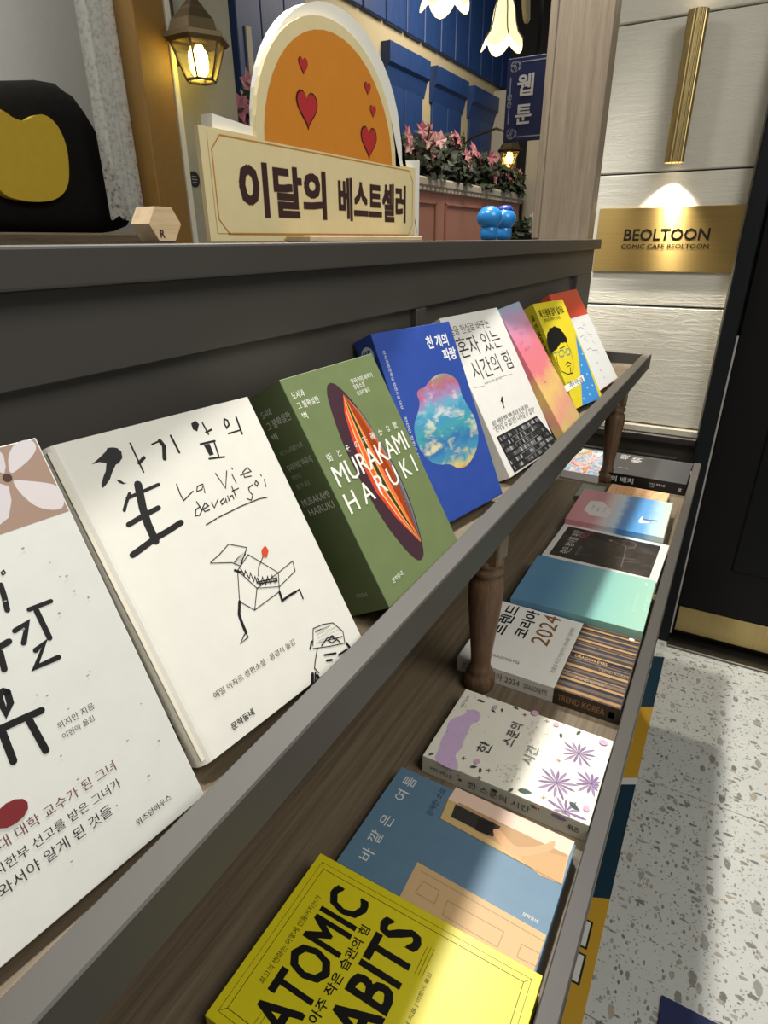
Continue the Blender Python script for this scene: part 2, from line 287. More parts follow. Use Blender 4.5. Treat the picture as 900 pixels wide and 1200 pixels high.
GLYPHS = {
 '"':'&y2R7*1T7*1T5j1l4:2;4:2R5j!0]7*/_7*/_5j/v4:0E4:0]5j',
 '0':')V1u6l0.5f/L2v0/0+1u/$3a0+4B2v3a5f!0v5#1u5i2u5#3:2v2u0n1u0(0v0n0T2v',
 '1':')V2L6c1D6c1D/.2L/.',
 '2':')V3-601K6l0U6[/_6*/_4d0S5Q1D5f2>5A2`4?2S3O2/2b0t0v/P/5/P/.4>/.4>011G01362X3h4J',
 '4':')V3T6l3*6l/92-/91Z2L1Z2L/.3T/.3T1Z4C1Z4C2X3T2X!2J4g2L4g2L2X0c2X',
 'A':'+I306g2E6g/./.08/.141C4H1C5I/.6S/.!1Z2A2g5*3{2A',
 'B':'*;/z6c/z/.2U/.4V/k51104`2J3A3.3A30463j4O4i3x6+216c!1&5e2&5e3*5H3D4`2{3h1i3L1&3L!1&2N2C2N3[204%1>3c0O2H0,1&0,',
 'C':'+s5#6_3m6l0o5`/_2l0]0?3g/$5</66O/b6O0s52093p0$1]0n0j2u1^4|3l5l5+5Z6H5#6H63',
 'D':',B/{6c/{/.2w/.5r0=6y2v5|5N2v6c!1(5e2f5e5*4t5n2v58112k0,1(0,',
 'E':')V/z6c/z/.4C/.4C0,1&0,1&2L402L403J1&3J1&5e4:5e4:6c',
 'F':')7/{6c/{/.1(/.1(2^4#2^4#3[1(3[1(5e4#5e4#6c',
 'G':',84|6`3g6l0p5`/a2r0n0-3d/$52/26Y/^6Y2q4(2q4(1s5Q1s5Q0@4d0-3r0$1_0o0l2u1^4{3e5l5+5Z6K5(6K61',
 'H':',-1&6c/z6c/z/.1&/.1&2I5=2I5=/.6E/.6E6c5=6c5=3G1&3G',
 'I':'%k1(6c/{6c/{/.1(/.',
 'K':'+>1&6c/z6c/z/.1&/.1&2r4u/.6G/.2=3-5X6c486c1&38',
 'L':')L1%6c/y6c/y/.4L/.4L0,1%0,',
 'M':',b0z6c/x6c/x/.1$/.1$5$1&5$3E2+3U2+5t5$5v5$5v/.6~/.6~6c5}6c3M3X',
 'N':',b0m6c/y6c/y/.0{/.0{4z6%/.6{/.6{6c5y6c5y0o',
 'O':'-13b6l0f5^/[2v0d053`/$6a057i2v6`5^!1X4|3b5l5l4|6^2v5l0p3b0$1X0p0g2v',
 'R':'*e/|6c/|/.1)/.1)2H1R2H2D2/3S0a4S/.5o/.59/y4l0[3~1q3-2e4&3K4E4W3d6/1t6c!1)5i1i5i2u5M3:4[2z3i1i3F1)3F',
 'S':'),2f6`1r6l056:/V4j162a2p0z2T0@1Z/~0T0=/Z1,/Z/e0Y/41f/$3:/Y3q1*273C0W4w0v5W1j5n2[5_3U5%3U6;',
 'T':'*e5^6c/?6c/?5e1x5e1x/.3$/.3$5e5^5e',
 'U':'+s0t6c/l6c/l1}0j/f2z/$5O/r6@2,6@6c586c582=501B4h0]4(052|0$2*031B0`0}1:0t27',
 'Y':'*e0J6c/.6c1x3/1x/.3$/.3$3.5o6c4R6c2M4+',
 'e':')A3O3S1v46083Q/W1a05/o1~/$3+/23}/Z3}0V3.0.29/{1-0B0V1M4*1M!1x3C2i3$3,2.0X2.1$3%',
 'l':'%K0o6c/p6c/p/.0o/.',
 'o':'*04+3O21460<3N/R1`0;/i21/$4-/h4q1`!203@3D2q3p1_3F0E20/v0|0F0S1`0}2q',
 'r':'(H2x4)2B461]3w0u2{0s2{0s4-/t4-/t/.0s/.0s1f182n2+3;2R3/3#2j3S3]',
 'w':'+~034-/.4-1B/$1_/$3.2Q4Y/$4v/$7-4-6(4-4h1+3O4-2h4-1O1+',
 '|':'%u0}6c006c00,V0},V',
 '·':'%u1%3I0V3[0,3I/u2z0,2O0V2=1%2O182z',
 'か':'/.8y4a7m6Z6~69824@8|279p2]!3}7k2z7u2s6d2`5N1d5G0|5C0N5B/}5C0*4F0X4L1*4R2O4a1Y1w00//1(.j2Q1s3F4i4*4n4X4p5K4[5i3]5]1i58084n/i4;/`3^/e2u/t3&.{3a.p4C.l5>.}5|/f6N1X6[3g6+594n5[4=5Y3V5T3q7/',
 'そ':'/.7P7$6x7_6a7Y6A7U4V7J2v7E2K7F2%7I2*6Q2w6X5p6g455@233g183]0:3R0A2b2F2|4A333N2C3&1*4./378.^7I/T6e/Q5n/W4O0$3v164W2Z6&3A7>3H8r3E8r456:4-3W3s5;596u6Z756o',
 'と':'/.3<5}2T7i1`7G2N5W3<3|1r2_1C1,2E/A4z.m6v.u8M/+8M0*6n/m4v/c2x0,2<152e2F3x3K5g4O7?5=7i5R825h7a6T7@6=6t6$5[5C4%4M',
 'な':'/.4/7y318%3%7*2m6-226)1U6(0q6*056/0:5>0v5<1U5;2&5<2T5>1Q3002101$0c2D2v3K5F4Q5V5M5l5K6]4W6F3c673y73!8=5c6t6I6J5g7h5&8|469N4y!6h4Q5t4Q5y316#1d5N1l4w1n3B1E2c013C.y4w.U6H/%6r026q0]7p0$8_/C9/0-8.0q6n1O6g3?6f3t!3u0r4t1.5N1*6%0z6&0L5j/a4m/C3p/Y3R08',
 'の':'/.4z7,1Q5g0,2W0e0H2*/Z3Q0N4`3)5)4`5A6<7R578>3&7I0k5N/g5%/`4R/Y5&.j8-00963#8(5u!1t4w4H6:414e3k3:2x192-0]1C1.0{2_',
 '不':'/.9M7a/t7a/t6n4o6n2^4+/Z1z/v1Y03172C2`474M47.:5..:5.5Z5S665u6n9M6n!8(3P5z4{5A4J7I2t9-1E9k2$',
 '壁':'/.088)086.0-4L/M2l/h2S0#260M3$0g3w0g2G4:2G4:4q0u4q0x5:0z5]415]418)!0{7I3F7I3F6;0{6;!1K473S473S3%1K3%!7H8)768P6L8?6Y7|6d7[4d7[4d6z5|6z5D6l5X695f5b4J5b4J5#6^5#6^4,4[4,4[3J6^3J6^217I217I3J9N3J9N4,7I4,7I5#9e5#9e5b8>5b8S688j6m8%6y7o6A7X5b685b6K5h6=6A6$6z9K6z9K7[7U7[!5,234:234:1>0k1>0k0V4:0V4:/</]/</].T9f.T9f/<5,/<5,0V8`0V8`1>5,1>',
 '文':'/.557^4b8S3n8;4?7D4^6R5V6n!9e6P/a6P/a5a1H5a2V3@4+1B2&0#/R/&/m._0&.:2Y/?4c0g6j/>9=.?9V.d9r/*7G/}5B1C6o3=7{5a9e5a!3@3`2<5a7$5a6%3[4e1x',
 '確':'/.718?6D8N647t5{7@3Z7@3Z5H4A5H4A6Y5]6Y4U4x333^334J1;4J1W5^1o6v3C6v3C7a/d7a/d6v1%6v0J4>/I26/c1p/v1N061x0O2J0O.k16.k16/c33/c333X3K3:3_2x4&394I3W4I.856.856.e9e.e9e/J7^/J7^0Y9;0Y9;1:7^1:7^2J9;2J9;3*7^3*7^469G469G4x7q4x7W5W77686S5y6j5L7#4x5W4x6*5f6Q6Y8f6Y8f5J9P5J9P7@6n7@6~7m!163b2K3b2K0J160J!563*56466r466r3*!561:562J6r2J6r1:!56/J560Y6r0Y6r/J',
 '街':'/.9]7l6o7l6o7(9]7(!26831K8L0X7;/M67/d5v/w5Y136k!4o8L4&8L4&7(2V7(2V6A4&6A4&4p2B4p2B4,6S4,6S4p4o4p4o6A6A6A6A7(4o7(!2R5{1j670b4L/>3$/W2`/l2>0>2j0k3?0k.71U.71U4?2*5/!9k4n6f4n6f4)7w4)7w/:7s/,7d/(77/(6G/)6U.^6_.87`.:8@.F8_.b8g/:8g4)9k4)!4o3r4%3r4%2P2H2P2H1i4%1i4%0%2,/m25/%4@/>6h/[6f0C4o0.4o1i6L1i6L2P4o2P',
 '가':'.87G8?6N8?6N.;7G.;7G3M8~3M8~487G48!4m780578056M3t6M2b3;/f0s09023g38',
 '간':'.87N8?6T8?6T0{7N0{7N4O8z4O8z5;7N5;!2/1d161d16.N7v.N7v/82//8!4j7S0,7S0,6i3j6i2U4J/b2q0*2-3Q44',
 '갈':'.87N8?6U8?6U357N357N5=8z5=8z6)7N6)!4i7n0/7n0/7)3g7)2X5#/b3d0&2y3P4b!7N2g1,2g1,1~6V1~6V0z1.0z1..C7o.C7o/,2$/,2$097N09',
 '개':'.8848?7>8?7>4;5y4;5y8&5*8&5*.h5y.h5y3Q7>3Q7>.:84.:!3{7#0)7#0)6:3)6:243D/a1)060H323C',
 '것':'.87y8>7$8>7$5N4r5N4r4d7$4d7$1Q7y1Q!4n7Q0A7Q0A6h3o6h2_4J/p2s09203Z46!512D492D491v380%0t/$1:.=3?/+4c0S6*/,8-.?8O/&610)511v',
 '게':'.8868?7A8?7A.:86.:!6-8&598&59453P453r5W3|7%0-7%0-6<3)6<2.3E/a1+060I1}1m323L593L59.i6-.i',
 '경':'.87,1`4a23291`1B0929.n4a.>7,.n7~09!2v1/4a1K6J1/7+096J/C4a/&2v/C2:09!7y8>7$8>7$6L4g6L4n6}4q7U0@7U0@6l3q6l2`4R/m3$042=2v3]4Q5d7$5d7$4D4G4D4G3Z7$3Z7$2=7y2=',
 '고':'.87a7>0^7>0^6T6h6T6h6?6d4?6E1i7?1_7]4<7a6?!4.4$364$360J/a0J/a/`8h/`8h0J4.0J',
 '곰':'.80k1x0k.F7[.F7[1x!1b156e156e/01b/0!7Y7q0h7q0h7.6b7.6b7$6_5o6I4M7A4D7V5j7Y7$!4@5e3H5e3H3k/b3k/b3&8g3&8g3k4@3k',
 '공':'.86f1N431{1]1N0b0-1].i43.<6f.i7a0-!2>0z431:6)0y6i0-6)/>43.~2>/>1Y0-!7Y7l0h7l0h7(6b7(6b6z6_5i6I4F7@4=7V5d7Y6z!4@5V3H5V3H3]/b3]/b2s8g2s8g3]4@3]',
 '과':'.855760/760/6L4=6L494x3~2h4v2a525)556`!2Z4A1c4A1c1:/W17/b0L2a0R5u0o5p1R4:1D2Z1<!7E8?6L8?6L.:7E.:7E3@8|3@8|4-7E4-',
 '관':'.8557S077S076i4>6i4:5^4%4-4y4$525h556~!2^5=1f5=1f3.0[3,/Z3,/d2B2e2H5z2g5u3I4>3:2^31!7P8?6V8?6V0g7P0g7P4;8x4;8x5&7P5&!2)1J101J10.N7n.N7n/82)/8',
 '교':'.87c7>0[7>0[6T6k6T6k656g476J1o7B1f7_447c65!2n3g1u3g1u0J/a0J/a/`8h/`8h0J5>0J5>3g4F3g4F0J2n0J',
 '구':'.87V7_0m7_0m6v6_6v6_6j6[596B3B/a3B/a2W3f2W3f.94_.94_2W8h2W8h3B7=3B7S597V6j',
 '국':'.87Z7o0o7o0o7*6c7*6`5o6J49/a49/a3O3h3O3h1_0[1_0[0v6g0v6g.:7`.:7`1_4a1_4a3O8k3O8k497C497W5o7Z7,',
 '규':'.87Q7`0o7`0o6v6Z6v6V5C6=3</a3</a2R2$2R2$.;2y.;2y2R5L2R5L.;6D.;6D2R8h2R8h3<773<7N5C7Q6v',
 '그':'.88h0O/a0O/a/e8h/e!7T790`790`6O6]6O6]686X4/681K721B7P4.7T68',
 '기':'.87w8?6~8?6~.:7w.:!4{770;770;6N4%6N2q3;/l0s0=0/3t35',
 '김':'.87v8>6}8>6}2]7v2]!1I201I.G7v.G7v20!2@1H7#1H7#/02@/0!4x7_0@7_0@6w3y6w2e4b/k3:012R3^4J',
 '깥':'.82Z7c/z7c/z6y1e6y1+5</e4*0A3P2&5:!5K7c3#7c3#6y4U6y3}5*2V3Z373(4x5+!7N8?6U8?6U2u7N2u7N578z578z5}7N5}!132C13.F7h.F7h/*2+/*2+0)7I0)7I0f2+0f2+1`7S1`7S2C',
 '께':'.88:8?7D8?7D.:8:.:!6E8&5Q8&5Q4D474D4A5k4C7,2M7,2M6B3U6B393A1w0H2^/}3X1g4,3Z5Q3Z5Q.i6E.i!207,/u7,/u6B1B6B0y3X/b1(0H0]1n3l',
 '꾸':'.83_7Z0H7Z0H6q2h6q2_5K2:3J/a3J/a2`3g2`3g.:4`.:4`2`8h2`8h3J7D3J7b5c7f717f7Z4F7Z4F6q6n6q6h5J6J3J353J3Y5n3_7<',
 '꿈':'.83j7o0U7o0U7*2s7*2k5y2N4D/a4D/a3Z3g3Z3g1w0m1w0m.G7[.G7[1w4_1w4_3Z8j3Z8j4D7F4D7`657c7J7c7o4R7o4R7*6m7*6g5x6M4D3G4D3f6?3j7S!1d146d146d/01d/0',
 '나':'.87G8?6N8?6N.;7G.;7G3S8~3S8~4>7G4>!0}7@0*7@0*0m0s0m350u5_1:5T2%351b0}1W',
 '난':'.81*7W017W012q0z2q382y5_3>5T4)393e1*3]!7N8>6U8>6U1&7N1&7N4T8z4T8z5@7N5@!221g191g19.N7o.N7o/822/8',
 '날':'.87N8?6U8?6U397N397N5L8z5L8z687N68!1*7r017r013e0z3e373m5]425R4x374Y1*4P!7N2h1,2h1,2$6U2$6U0~1.0~1..F7o.F7o/02%/02%0=7N0=',
 '너':'.87z8?7%8?7%4~3z4~3z497%497%.97z.9!10740774070a0~0a3>0i5Y1+5O1q3@1T101L',
 '네':'.8868?7A8?7A.:86.:!6*8)558)554x2z4x2z43554355.i6*.i!1*780178010l0l0l2X0r4L1/4@1w2`1a1*1Y',
 '녀':'.87z8?7%8?7%5{4%5{4%567%567%3b4%3b4%2x7%2x7%.97z.9!10750775070W0}0W3@0_5L0y5C1d3A1J101C',
 '느':'.88k0H/a0H/a/]8k/]!1d7J0k7J0k2~7g2~7g3i1d3i',
 '는':'.88j34/`34/`2K8j2K!1m7y0u7y0u4T7f4T7f5=1m5=!1h1J0o1J0o.P7k.P7k/:1h/:',
 '님':'.87u8?6}8?6}2[7u2[!1I2/1I.G7u.G7u2/!2@1G6~1G6~/02@/0!177e0>7e0>3D1-3D3X3M6$3o5t4Y3X491740',
 '다':'.87G8?6N8?6N.97G.97G3W9&3W9&4B7G4B!0-7A0-0h0u0h3G0n5_1+5T1s3G1Z1$1S1$6W4i6W4i7A',
 '달':'.80.7f0.3[0u3[3P3b5Y3|5O4d3O4K1%4D1%6}4U6}4U7f!7N8?6U8?6U3:7N3:7N5J8z5J8z657N65!7N2g1,2g1,1~6V1~6V0{1.0{1..F7o.F7o/02$/02$0:7N0:',
 '담':'.8122+12.G7N.G7N2+!2)1B6V1B6V/02)/0!7N8?6U8?6U2[7N2[7N5+8z5+8z5q7N5q!007]00340w343S3:5Y3S5O4<3R4#1(3y1(6t4U6t4U7]',
 '답':'.82(2H102H10.I7N.I7N2H6U2H6U132(13!2(0J6U0J6U/32(/3!7N8?6U8?6U2z7N2z7N548z548z5z7N5z!007^003=0w3=3S3C5Y3]5O4F3R4.1(4(1(6u4U6u4U7^',
 '대':'.8858?7@8?7@4<5u4<5u8+5&8+5&.j5u.j5u3R7@3R7@.:85.:!0%7+0%0f0b0f2`0k4H1%4@1l2f1W0z1Q0z6A3i6A3i7+',
 '덤':'.81I1}1I.G7y.G7y1}!2A197&197&/12A/1!7y8?7$8?7$5r465r465-7$5-7$2O7y2O!077_072|0{2|3K3&5K3?5B4)3L3m1/3g1/6v4l6v4l7_',
 '도':'.80o7P0o2r3h2r3h0=/a0=/a/R8k/R8k0=4`0=4`2r7f2r7f3Z1h3Z1h6g7]6g7]7P',
 '동':'.86f1I461t1b1I0i0*1b.f46.;6f.f7^0*!2D0s46126(0s6e0*6(/;46.}2D/;1c0*!0n7p0n4Q3i4Q3i3C/a3C/a2Z8i2Z8i3C4`3C4`4Q7c4Q7c5:1f5:1f7-7]7-7]7p',
 '된':'.87u8>6|8>6|0k7u0k!2@1=1G1=1G.N88.N88/82@/8!0[7_0[4<2U4<2U2q1+2n/e2m/q2(2y2.682I623,4p2|3N2u3N4<5M4<5M5$1T5$1T6u5F6u5F7_',
 '드':'.88k0F/a0F/a/[8k/[!0o7E0o2f7f2f7f3O1g3O1g6[7]6[7]7E',
 '든':'.88i38/a38/a2O8i2O!0n7s0n4A7e4A7e5+1g5+1g7/7]7/7]7s!1h1I0p1I0p.O7l.O7l/91h/9',
 '들':'.88i4-/a4-/a3D8i3D!0t7|0t4w7a4w7a5`1l5`1l787W787W7|!7X2O0j2O0j1i6b1i6b0n0l0n0l.E7t.E7t/-1c/-1c0/7X0/',
 '떤':'.88&8>7/8>7/5T5@5T5@4k7/4k7/0}8&0}!3$7N3$2Z3R2Z4{2^6;2o623X5+3H3x3C3x6e5l6e5l7N!2;1Y1B1Y1B.N8>.N8>/82;/8!/y7N/y2Z0E2Z1J2]2a2n2X3W1`3I0p3D0p6e2N6e2N7N',
 '떻':'.86e0i4]1/2T0i1k/c2T.]4].;6e.]7N/c!3:0<4]0N6#0<6P/c6#/.4].w3:/.2h/c!8&8?7/8?7/675A675A5P7/5P7/2{8&2{!3#7m3#3a3Q3a4{3d6:3u624^5*4M3w4H3w7*5k7*5k7m!5-3<443<442@1(2@1(1Y871Y872@5-2@!/y7m/y3a0E3a1H3d2a3t2X4]1_4N0p4I0p7*2L7*2L7m',
 '라':'.87G8?6O8?6O.97G.97G3T9&3T9&4@7G4@!4Y7E0)7E0)6[3b6[3b4R0+4R0+0`0t0`3I0g5c1%5Z1k3I1Q0~1K0~3i4Y3i',
 '란':'.87N8>6U8>6U0u7N0u7N4K8{4K8{577N57!261M1<1M1<.N7x.N7x/826/8!4Z7^0+7^0+6t3d6t3d5N0-5N0-2L0u2L3F2R5a2j5X3T3F3<1$361$4i4Z4i',
 '람':'.8101n10.F7N.F7N1n!2&1+6W1+6W/02&/0!7N8>6U8>6U2?7N2?7N4z8{4z8{5f7N5f!4Z7i0+7i0+7#3d7#3d5d0-5d0-2o0u2o3F2u5a325X3v3F3_1$3Y1$4~4Z4~',
 '랑':'.86b1L4;1x1p1L0z0,1p.h4;.<6b.h7V0,!2P0w4;166%0w6`0,6%/<4;.}2P/<1q0,!7N8>6U8>6U297N297N5$8{5$8{5k7N5k!4Z7a0+7a0+6x3d6x3d5`0-5`0-2m0u2m3F2s5a305X3u3F3^1$3W1$4z4Z4z',
 '래':'.83g77/}77/}6L2q6L2q4K0#4K0#0_0`0_2P0d4K0y4D1c2X1O0u1J0u3b3g3b!858?7@8?7@4B5u4B5u8+5&8+5&.j5u.j5u3X7@3X7@.:85.:',
 '러':'.87x8?7$8?7$4L5-4L5-3b7$3b7$.97x.9!4Q7E0$7E0$6[3Z6[3Z4Z0(4Z0(0_0n0_380e5H0}5A1h391P0{1J0{3q4Q3q',
 '런':'.87y8>7$8>7$5b505b504u7$4u7$0w7y0w!4R7Y0)7Y0)6q3Z6q3Z5F0+5F0+2>0q2>3C2C5I2W5A3A3D3-1#3(1#4_4R4_!2E1N1M1N1M.N89.N89/82E/8',
 '레':'.8858?7@8?7@.:85.:!618)5=8)5=4c4&4c4&3y5=3y5=.k61.k!3V75/}75/}6K2a6K2a4L0#4L0#0f0a0f2R0j4O1$4H1j2Y1U0u1P0u3d3V3d',
 '렌':'.8808>7;8>7;0g800g!628.5=8.5=5S4)5S4)4i5=4i5=1#621#!3`7O0-7O0-6h2i6h2i5>0/5>0/2>0j2>2e2C4S2Y4J3A2k3-1%3&1%4Y3`4Y!2Q1P1X1P1X.N8K.N8K/82Q/8',
 '로':'.87_7V0k7V0k6m6g6m6g5:0m5:0m203h203h0;/a0;/a/P8k/P8k0;4`0;4`207t207t2u1e2u1e4R7_4R',
 '룡':'.86i1+461P1^1+0f/s1^.a46.;6i.a7a/s!2A0V460m6+0V6g/s6+/546.z2A/51`/s!7Z8$0n8$0n7=6c7=6c6>0p6>0p3t283t282v/`2v/`228j228j2v692v693t7n3t7n4Z1h4Z1h5[7Z5[!302v303t5B3t5B2v',
 '루':'.87a7v0h7v0h726g726g5}0k5}0k397u397u3~1d3~1d5<7a5<!8j26/`26/`1L3g1L3g.94`.94`1L8j1L',
 '룰':'.88j3b/`3b/`2}3i2}3i2.0h2.0h1L6f1L6f0Z0j0Z0j.D7{.D7{/%1b/%1b/|7^/|7^2.4a2.4a2}8j2}!7Z8$0n8$0n7D6c7D6c6U0p6U0p4G7k4G7k5)1h5)1h5x7Z5x',
 '르':'.88k0=/a0=/a/R8k/R!7_7T0k7T0k6k6g6k6g580m580m2.7t2.7t2r1e2r1e4O7_4O',
 '른':'.88j2g/`2g/`1}8j1}!1k150r150r.N7o.N7o/81k/8!7Z7|0n7|0n796c796c620p620p3_7n3_7n4E1h4E1h5N7Z5N',
 '를':'.88j3^/`3^/`2x8j2x!7^2/0h2/0h1M6f1M6f0[0j0[0j.F7{.F7{/(1b/(1b/}7^/}!7Z8#0n8#0n7C6c7C6c6T0p6T0p4F7k4F7k5(1h5(1h5w7Z5w',
 '름':'.88j3./`3./`2E8j2E!0u1M0u.F7[.F7[1M!1l0e6d0e6d/01l/0!7Z8)0n8)0n7A6c7A6c6D0p6D0p3|7n3|7n4c1h4c1h5a7Z5a',
 '리':'.87v8?6~8?6~.97v.9!4s7E087E086[3y6[3y4S0:4S0:0a1+0a3X0g601&6(1l3W1R141K143k4s3k',
 '만':'.80+7G0+2h4d2h4d7G!0}6_3m6_3m3P0}3P!7N8?6U8?6U0y7N0y7N4O8z4O8z5:7N5:!2/1^171^17.N7w.N7w/82//8',
 '많':'.80+7^0+3T4d3T4d7^!0}6v3m6v3m4=0}4=!7<0e5y1,4Y0e4*/b4Y._5y.<7<._7l/b!54095y0K6b096|/b6b//5y.w54//4u/b!7N8?6U8?6U337N337N5<8z5<8z6&7N6&!6G3&5P3&5P213I213I1M8L1M8L216G21!1[2;0e2;0e.R16.R2F.X3j.t3]/[2X/E1[/=',
 '맑':'.83z2N0a2N0a1i3)1i3)0n0c0n0c.F1>.F3:.J4d.]4Z/A3>/11Y/-1Y023z02!7N2N4F2N4F1f6V1f6V.B7N.B!0+7e0+3Y4d3Y4d7e!0}6}3m6}3m4B0}4B!7N8?6U8?6U2}7N2}7N5?8z5?8z6*7N6*',
 '며':'.87y8?7%8?7%5u4^5u4^7@0*7@0*0l4^0l4^2E7%2E7%.97y.9!0}6X3g6X3g1S0}1S!4^507%507%3/4^3/',
 '면':'.87y8>7$8>7$6T4e6T4e7J007J002f4e2f4e3]7$3]7$0{7y0{!1&6b3n6b3n3M1&3M!4e5j7$5j7$4F4e4F!2H1[1O1[1O.N83.N83/82H/8',
 '모':'.80g7N0g2g3h2g3h0?/a0?/a/T8k/T8k0?4`0?4`2g7a2g7a7N!1^6f6j6f6j3N1^3N',
 '무':'.80o7h0o3o7Z3o7Z7h!1f7#6c7#6c4V1f4V!8j2N/`2N/`1e3g1e3g.;4_.;4_1e8j1e',
 '문':'.80p7o0p4?7X4?7X7o!1g7,6b7,6b5&1g5&!8j33/`33/`2I3o2I3o0F4g0F4g2I8j2I!1g1C0n1C0n.N7i.N7i/81g/8',
 '물':'.80q7|0q4v7W4v7W7|!1h796`796`5^1h5^!8h4*/a4*/a3A3g3A3g2C0j2C0j1^6b1^6b0i0l0i0l.D7t.D7t/+1c/+1c0+7X0+7X2C4`2C4`3A8h3A',
 '미':'.8097@090j4r0j4r7@!116X3|6X3|1R111R!7u8?6|8?6|.97u.9',
 '민':'.8057J052h4t2h4t7J!1,6b3}6b3}3P1,3P!7v8>6}8>6}1*7v1*!2E1i1L1i1L.X87.X87/B2E/B',
 '밀':'.8057h053^4t3^4t7h!1,7#3}7#3}4E1,4E!7u8?6}8?6}307u30!7u2]1H2]1H1u6~1u6~0t1J0t1J.D89.D89/-2A/-2A067u06',
 '바':'.80}7L0*7L0*0`4h0`4h7L3p7L3p4m0}4m!0}4*3p4*3p1J0}1J!7G8?6N8?6N.:7G.:7G3V9&3V9&4C7G4C',
 '박':'.87N1d0y1d0y0z6U0z6U.:7N.:!0~7a0+7a0+2w4g2w4g7a3o7a3o6-0~6-!0~5E3o5E3o3`0~3`!7N8?6U8?6U297N297N4x8z4x8z5c7N5c',
 '반':'.80~7W0+7W0+2Z4g2Z4g7W3o7W3o5u0~5u!0~533o533o3C0~3C!7N8>6U8>6U0w7N0w7N4P8z4P8z5;7N5;!2/1]171]17.N7w.N7w/82//8',
 '받':'.80~7g0+7g0+3(4g3(4g7g3o7g3o660~66!0~5N3o5N3o3l0~3l!7N8?6U8?6U2J7N2J7N5.8z5.8z5t7N5t!141s14.G7g.G7g/02-/02-1/7U1/7U1s',
 '배':'.80v7C0%7C0%0i3s0i3s7C3$7C3$4v0v4v!0v423$423$1R0v1R!878?7A8?7A4A5|4A5|8,5,8,5,.i5|.i5|3V7A3V7A.:87.:',
 '베':'.8668+5A8+5A4P3s4P3s7@3%7@3%4r0v4r0v7@0%7@0%0j3s0j3s3f5A3f5A.h66.h!0v4.3%4.3%1T0v1T!878?7A8?7A.:87.:',
 '벽':'.87y8?7$8?7$6c4d6c4d7d3l7d3l6)1+6)1+7d027d022u4d2u4d3u7$3u7$2A7y2A!4d5y7$5y7$4_4d4_!1+5A3l5A3l3_1+3_!7y1l181l181&7$1&7$.:7y.:',
 '변':'.87y8>7$8>7$6M4d6M4d7]3l7]3l5r1+5r1+7]027]022W4d2W4d3T7$3T7$0r7y0r!4d5d7$5d7$4>4d4>!1+503l503l3@1+3@!2H1X1O1X1O.N83.N83/82H/8',
 '병':'.87y8?7$8?7$6`4d6`4d7b3l7b3l6+1+6+1+7b027b022{4d2{4d3q7$3q7$287y28!4d5w7$5w7$4Z4d4Z!1+5C3l5C3l3c1+3c!7+1S4]2$231S1=0023.i4].<7+.i7|00!4]1>6I0~7)006I/>4].~2q/>25002q0~',
 '부':'.81f7u0n7u0n3U7[3U7[7u6c7u6c6R1f6R!1f5j6c5j6c4?1f4?!8j2C/`2C/`1Z3g1Z3g.:4_.:4_1Z8j1Z',
 '불':'.81k810s810s4o7V4o7V816_816_761k76!1k6Q6_6Q6_5U1k5U!8h4$/a4$/a3;3g3;3g2>0j2>0j1Y6b1Y6b0e0l0e0l.D7t.D7t/+1c/+1c0(7X0(7X2>4`2>4`3;8h3;',
 '비':'.87u8?6|8?6|.97u.9!127L097L090`4|0`4|7L4)7L4)4m124m!124*4)4*4)1J121J',
 '빌':'.87u8?6}8?6}3)7u3)!1-7u057u053P4u3P4u7u3}7u3}6L1-6L!1-5f3}5f3}491-49!7v2T1H2T1H1n6~1n6~0p1K0p1K.D8:.D8:/,2A/,2A027v02',
 '사':'.83&7K2/7K2/5^1F2|/S100,0G1Z1f2Y3f3W1q5%0Y5Y1A3k3+3&5^!7G8?6N8?6N.:7G.:7G3L9&3L9&497G49',
 '삶':'.84@2J4@.B7N.B7N2J!5/1g6`1g6`/%5//%!3&7v2/7v2/7+1K5(/Z3h0*3#1]3~2[5R3V445#3A5Q4(3e593&7-!7N8?6U8?6U2z7N2z7N5B8z5B8z6,7N6,!3d2J0S2J0S1f2n1f2n0m0U0m0U.B1+.B2b.D4#.S3w/92j/+1L/(1L0/3d0/',
 '상':'.86b1M4<1y1q1M0{0-1q.h4<.<6b.h7V0-!4<166%0w6`0-6%/>4</#2R/>1s0-2R0w!3%7k2.7k2.6i1K4`/]3?0.2W1^3W2Y5.3T3h4}2q5N3W3d4m3%6b!7N8?6U8?6U267N267N4x8z4x8z5d7N5d',
 '생':'.87>1G4p1s2F1G1O0*2F.h4p.<7>.h850*!3(0s4p126[0s7<0*6[/<4p.}3(/<2G0*!2`7a1j7a1j6A174]/a3@032Z1J3S284p2~3b462t4c3Y354f2`6A!808>7;8>7;5Z5|5Z5|8-5-8-5-2I5|2I5|4q7;4q7;2,802,',
 '서':'.87y8?7%8?7%4u4c4u4c407%407%.97y.9!357K2;7K2;5^1R2{/`1.090E1h1f2g3g3f1p580U5k1>3y3&355^',
 '선':'.87y8>7$8>7$5y4o5y4o537$537$0k7y0k!3-7c257c256M1Q4B/b2z03271c3:2`4p3Z3G5(2L5U333k4N3-6J!2H1[1O1[1O.N83.N83/82H/8',
 '설':'.87y8?7$8?7$6O4o6O4o5f7$5f7$3.7y3.!3+7}247}247(1P5+/`3o013,1b4&2_5Q3Z445)3A5U4(3j593+7(!7y2Z1N2Z1N1s7%1s7%0u1P0u1P.F8?.F8?//2G//2G057y05',
 '성':'.87+1V4]2)231V1=0223.j4].<7+.i7|02!2q1$4]1A6I1$7)026I/@4]/#2q/@2502!7y8?7$8?7$644o644o5I7$5I7$2D7y2D!3.7g267g266d1R4[/`3<012S1e3T2b5,3]3f5*2o5W3U3l4l3.6g',
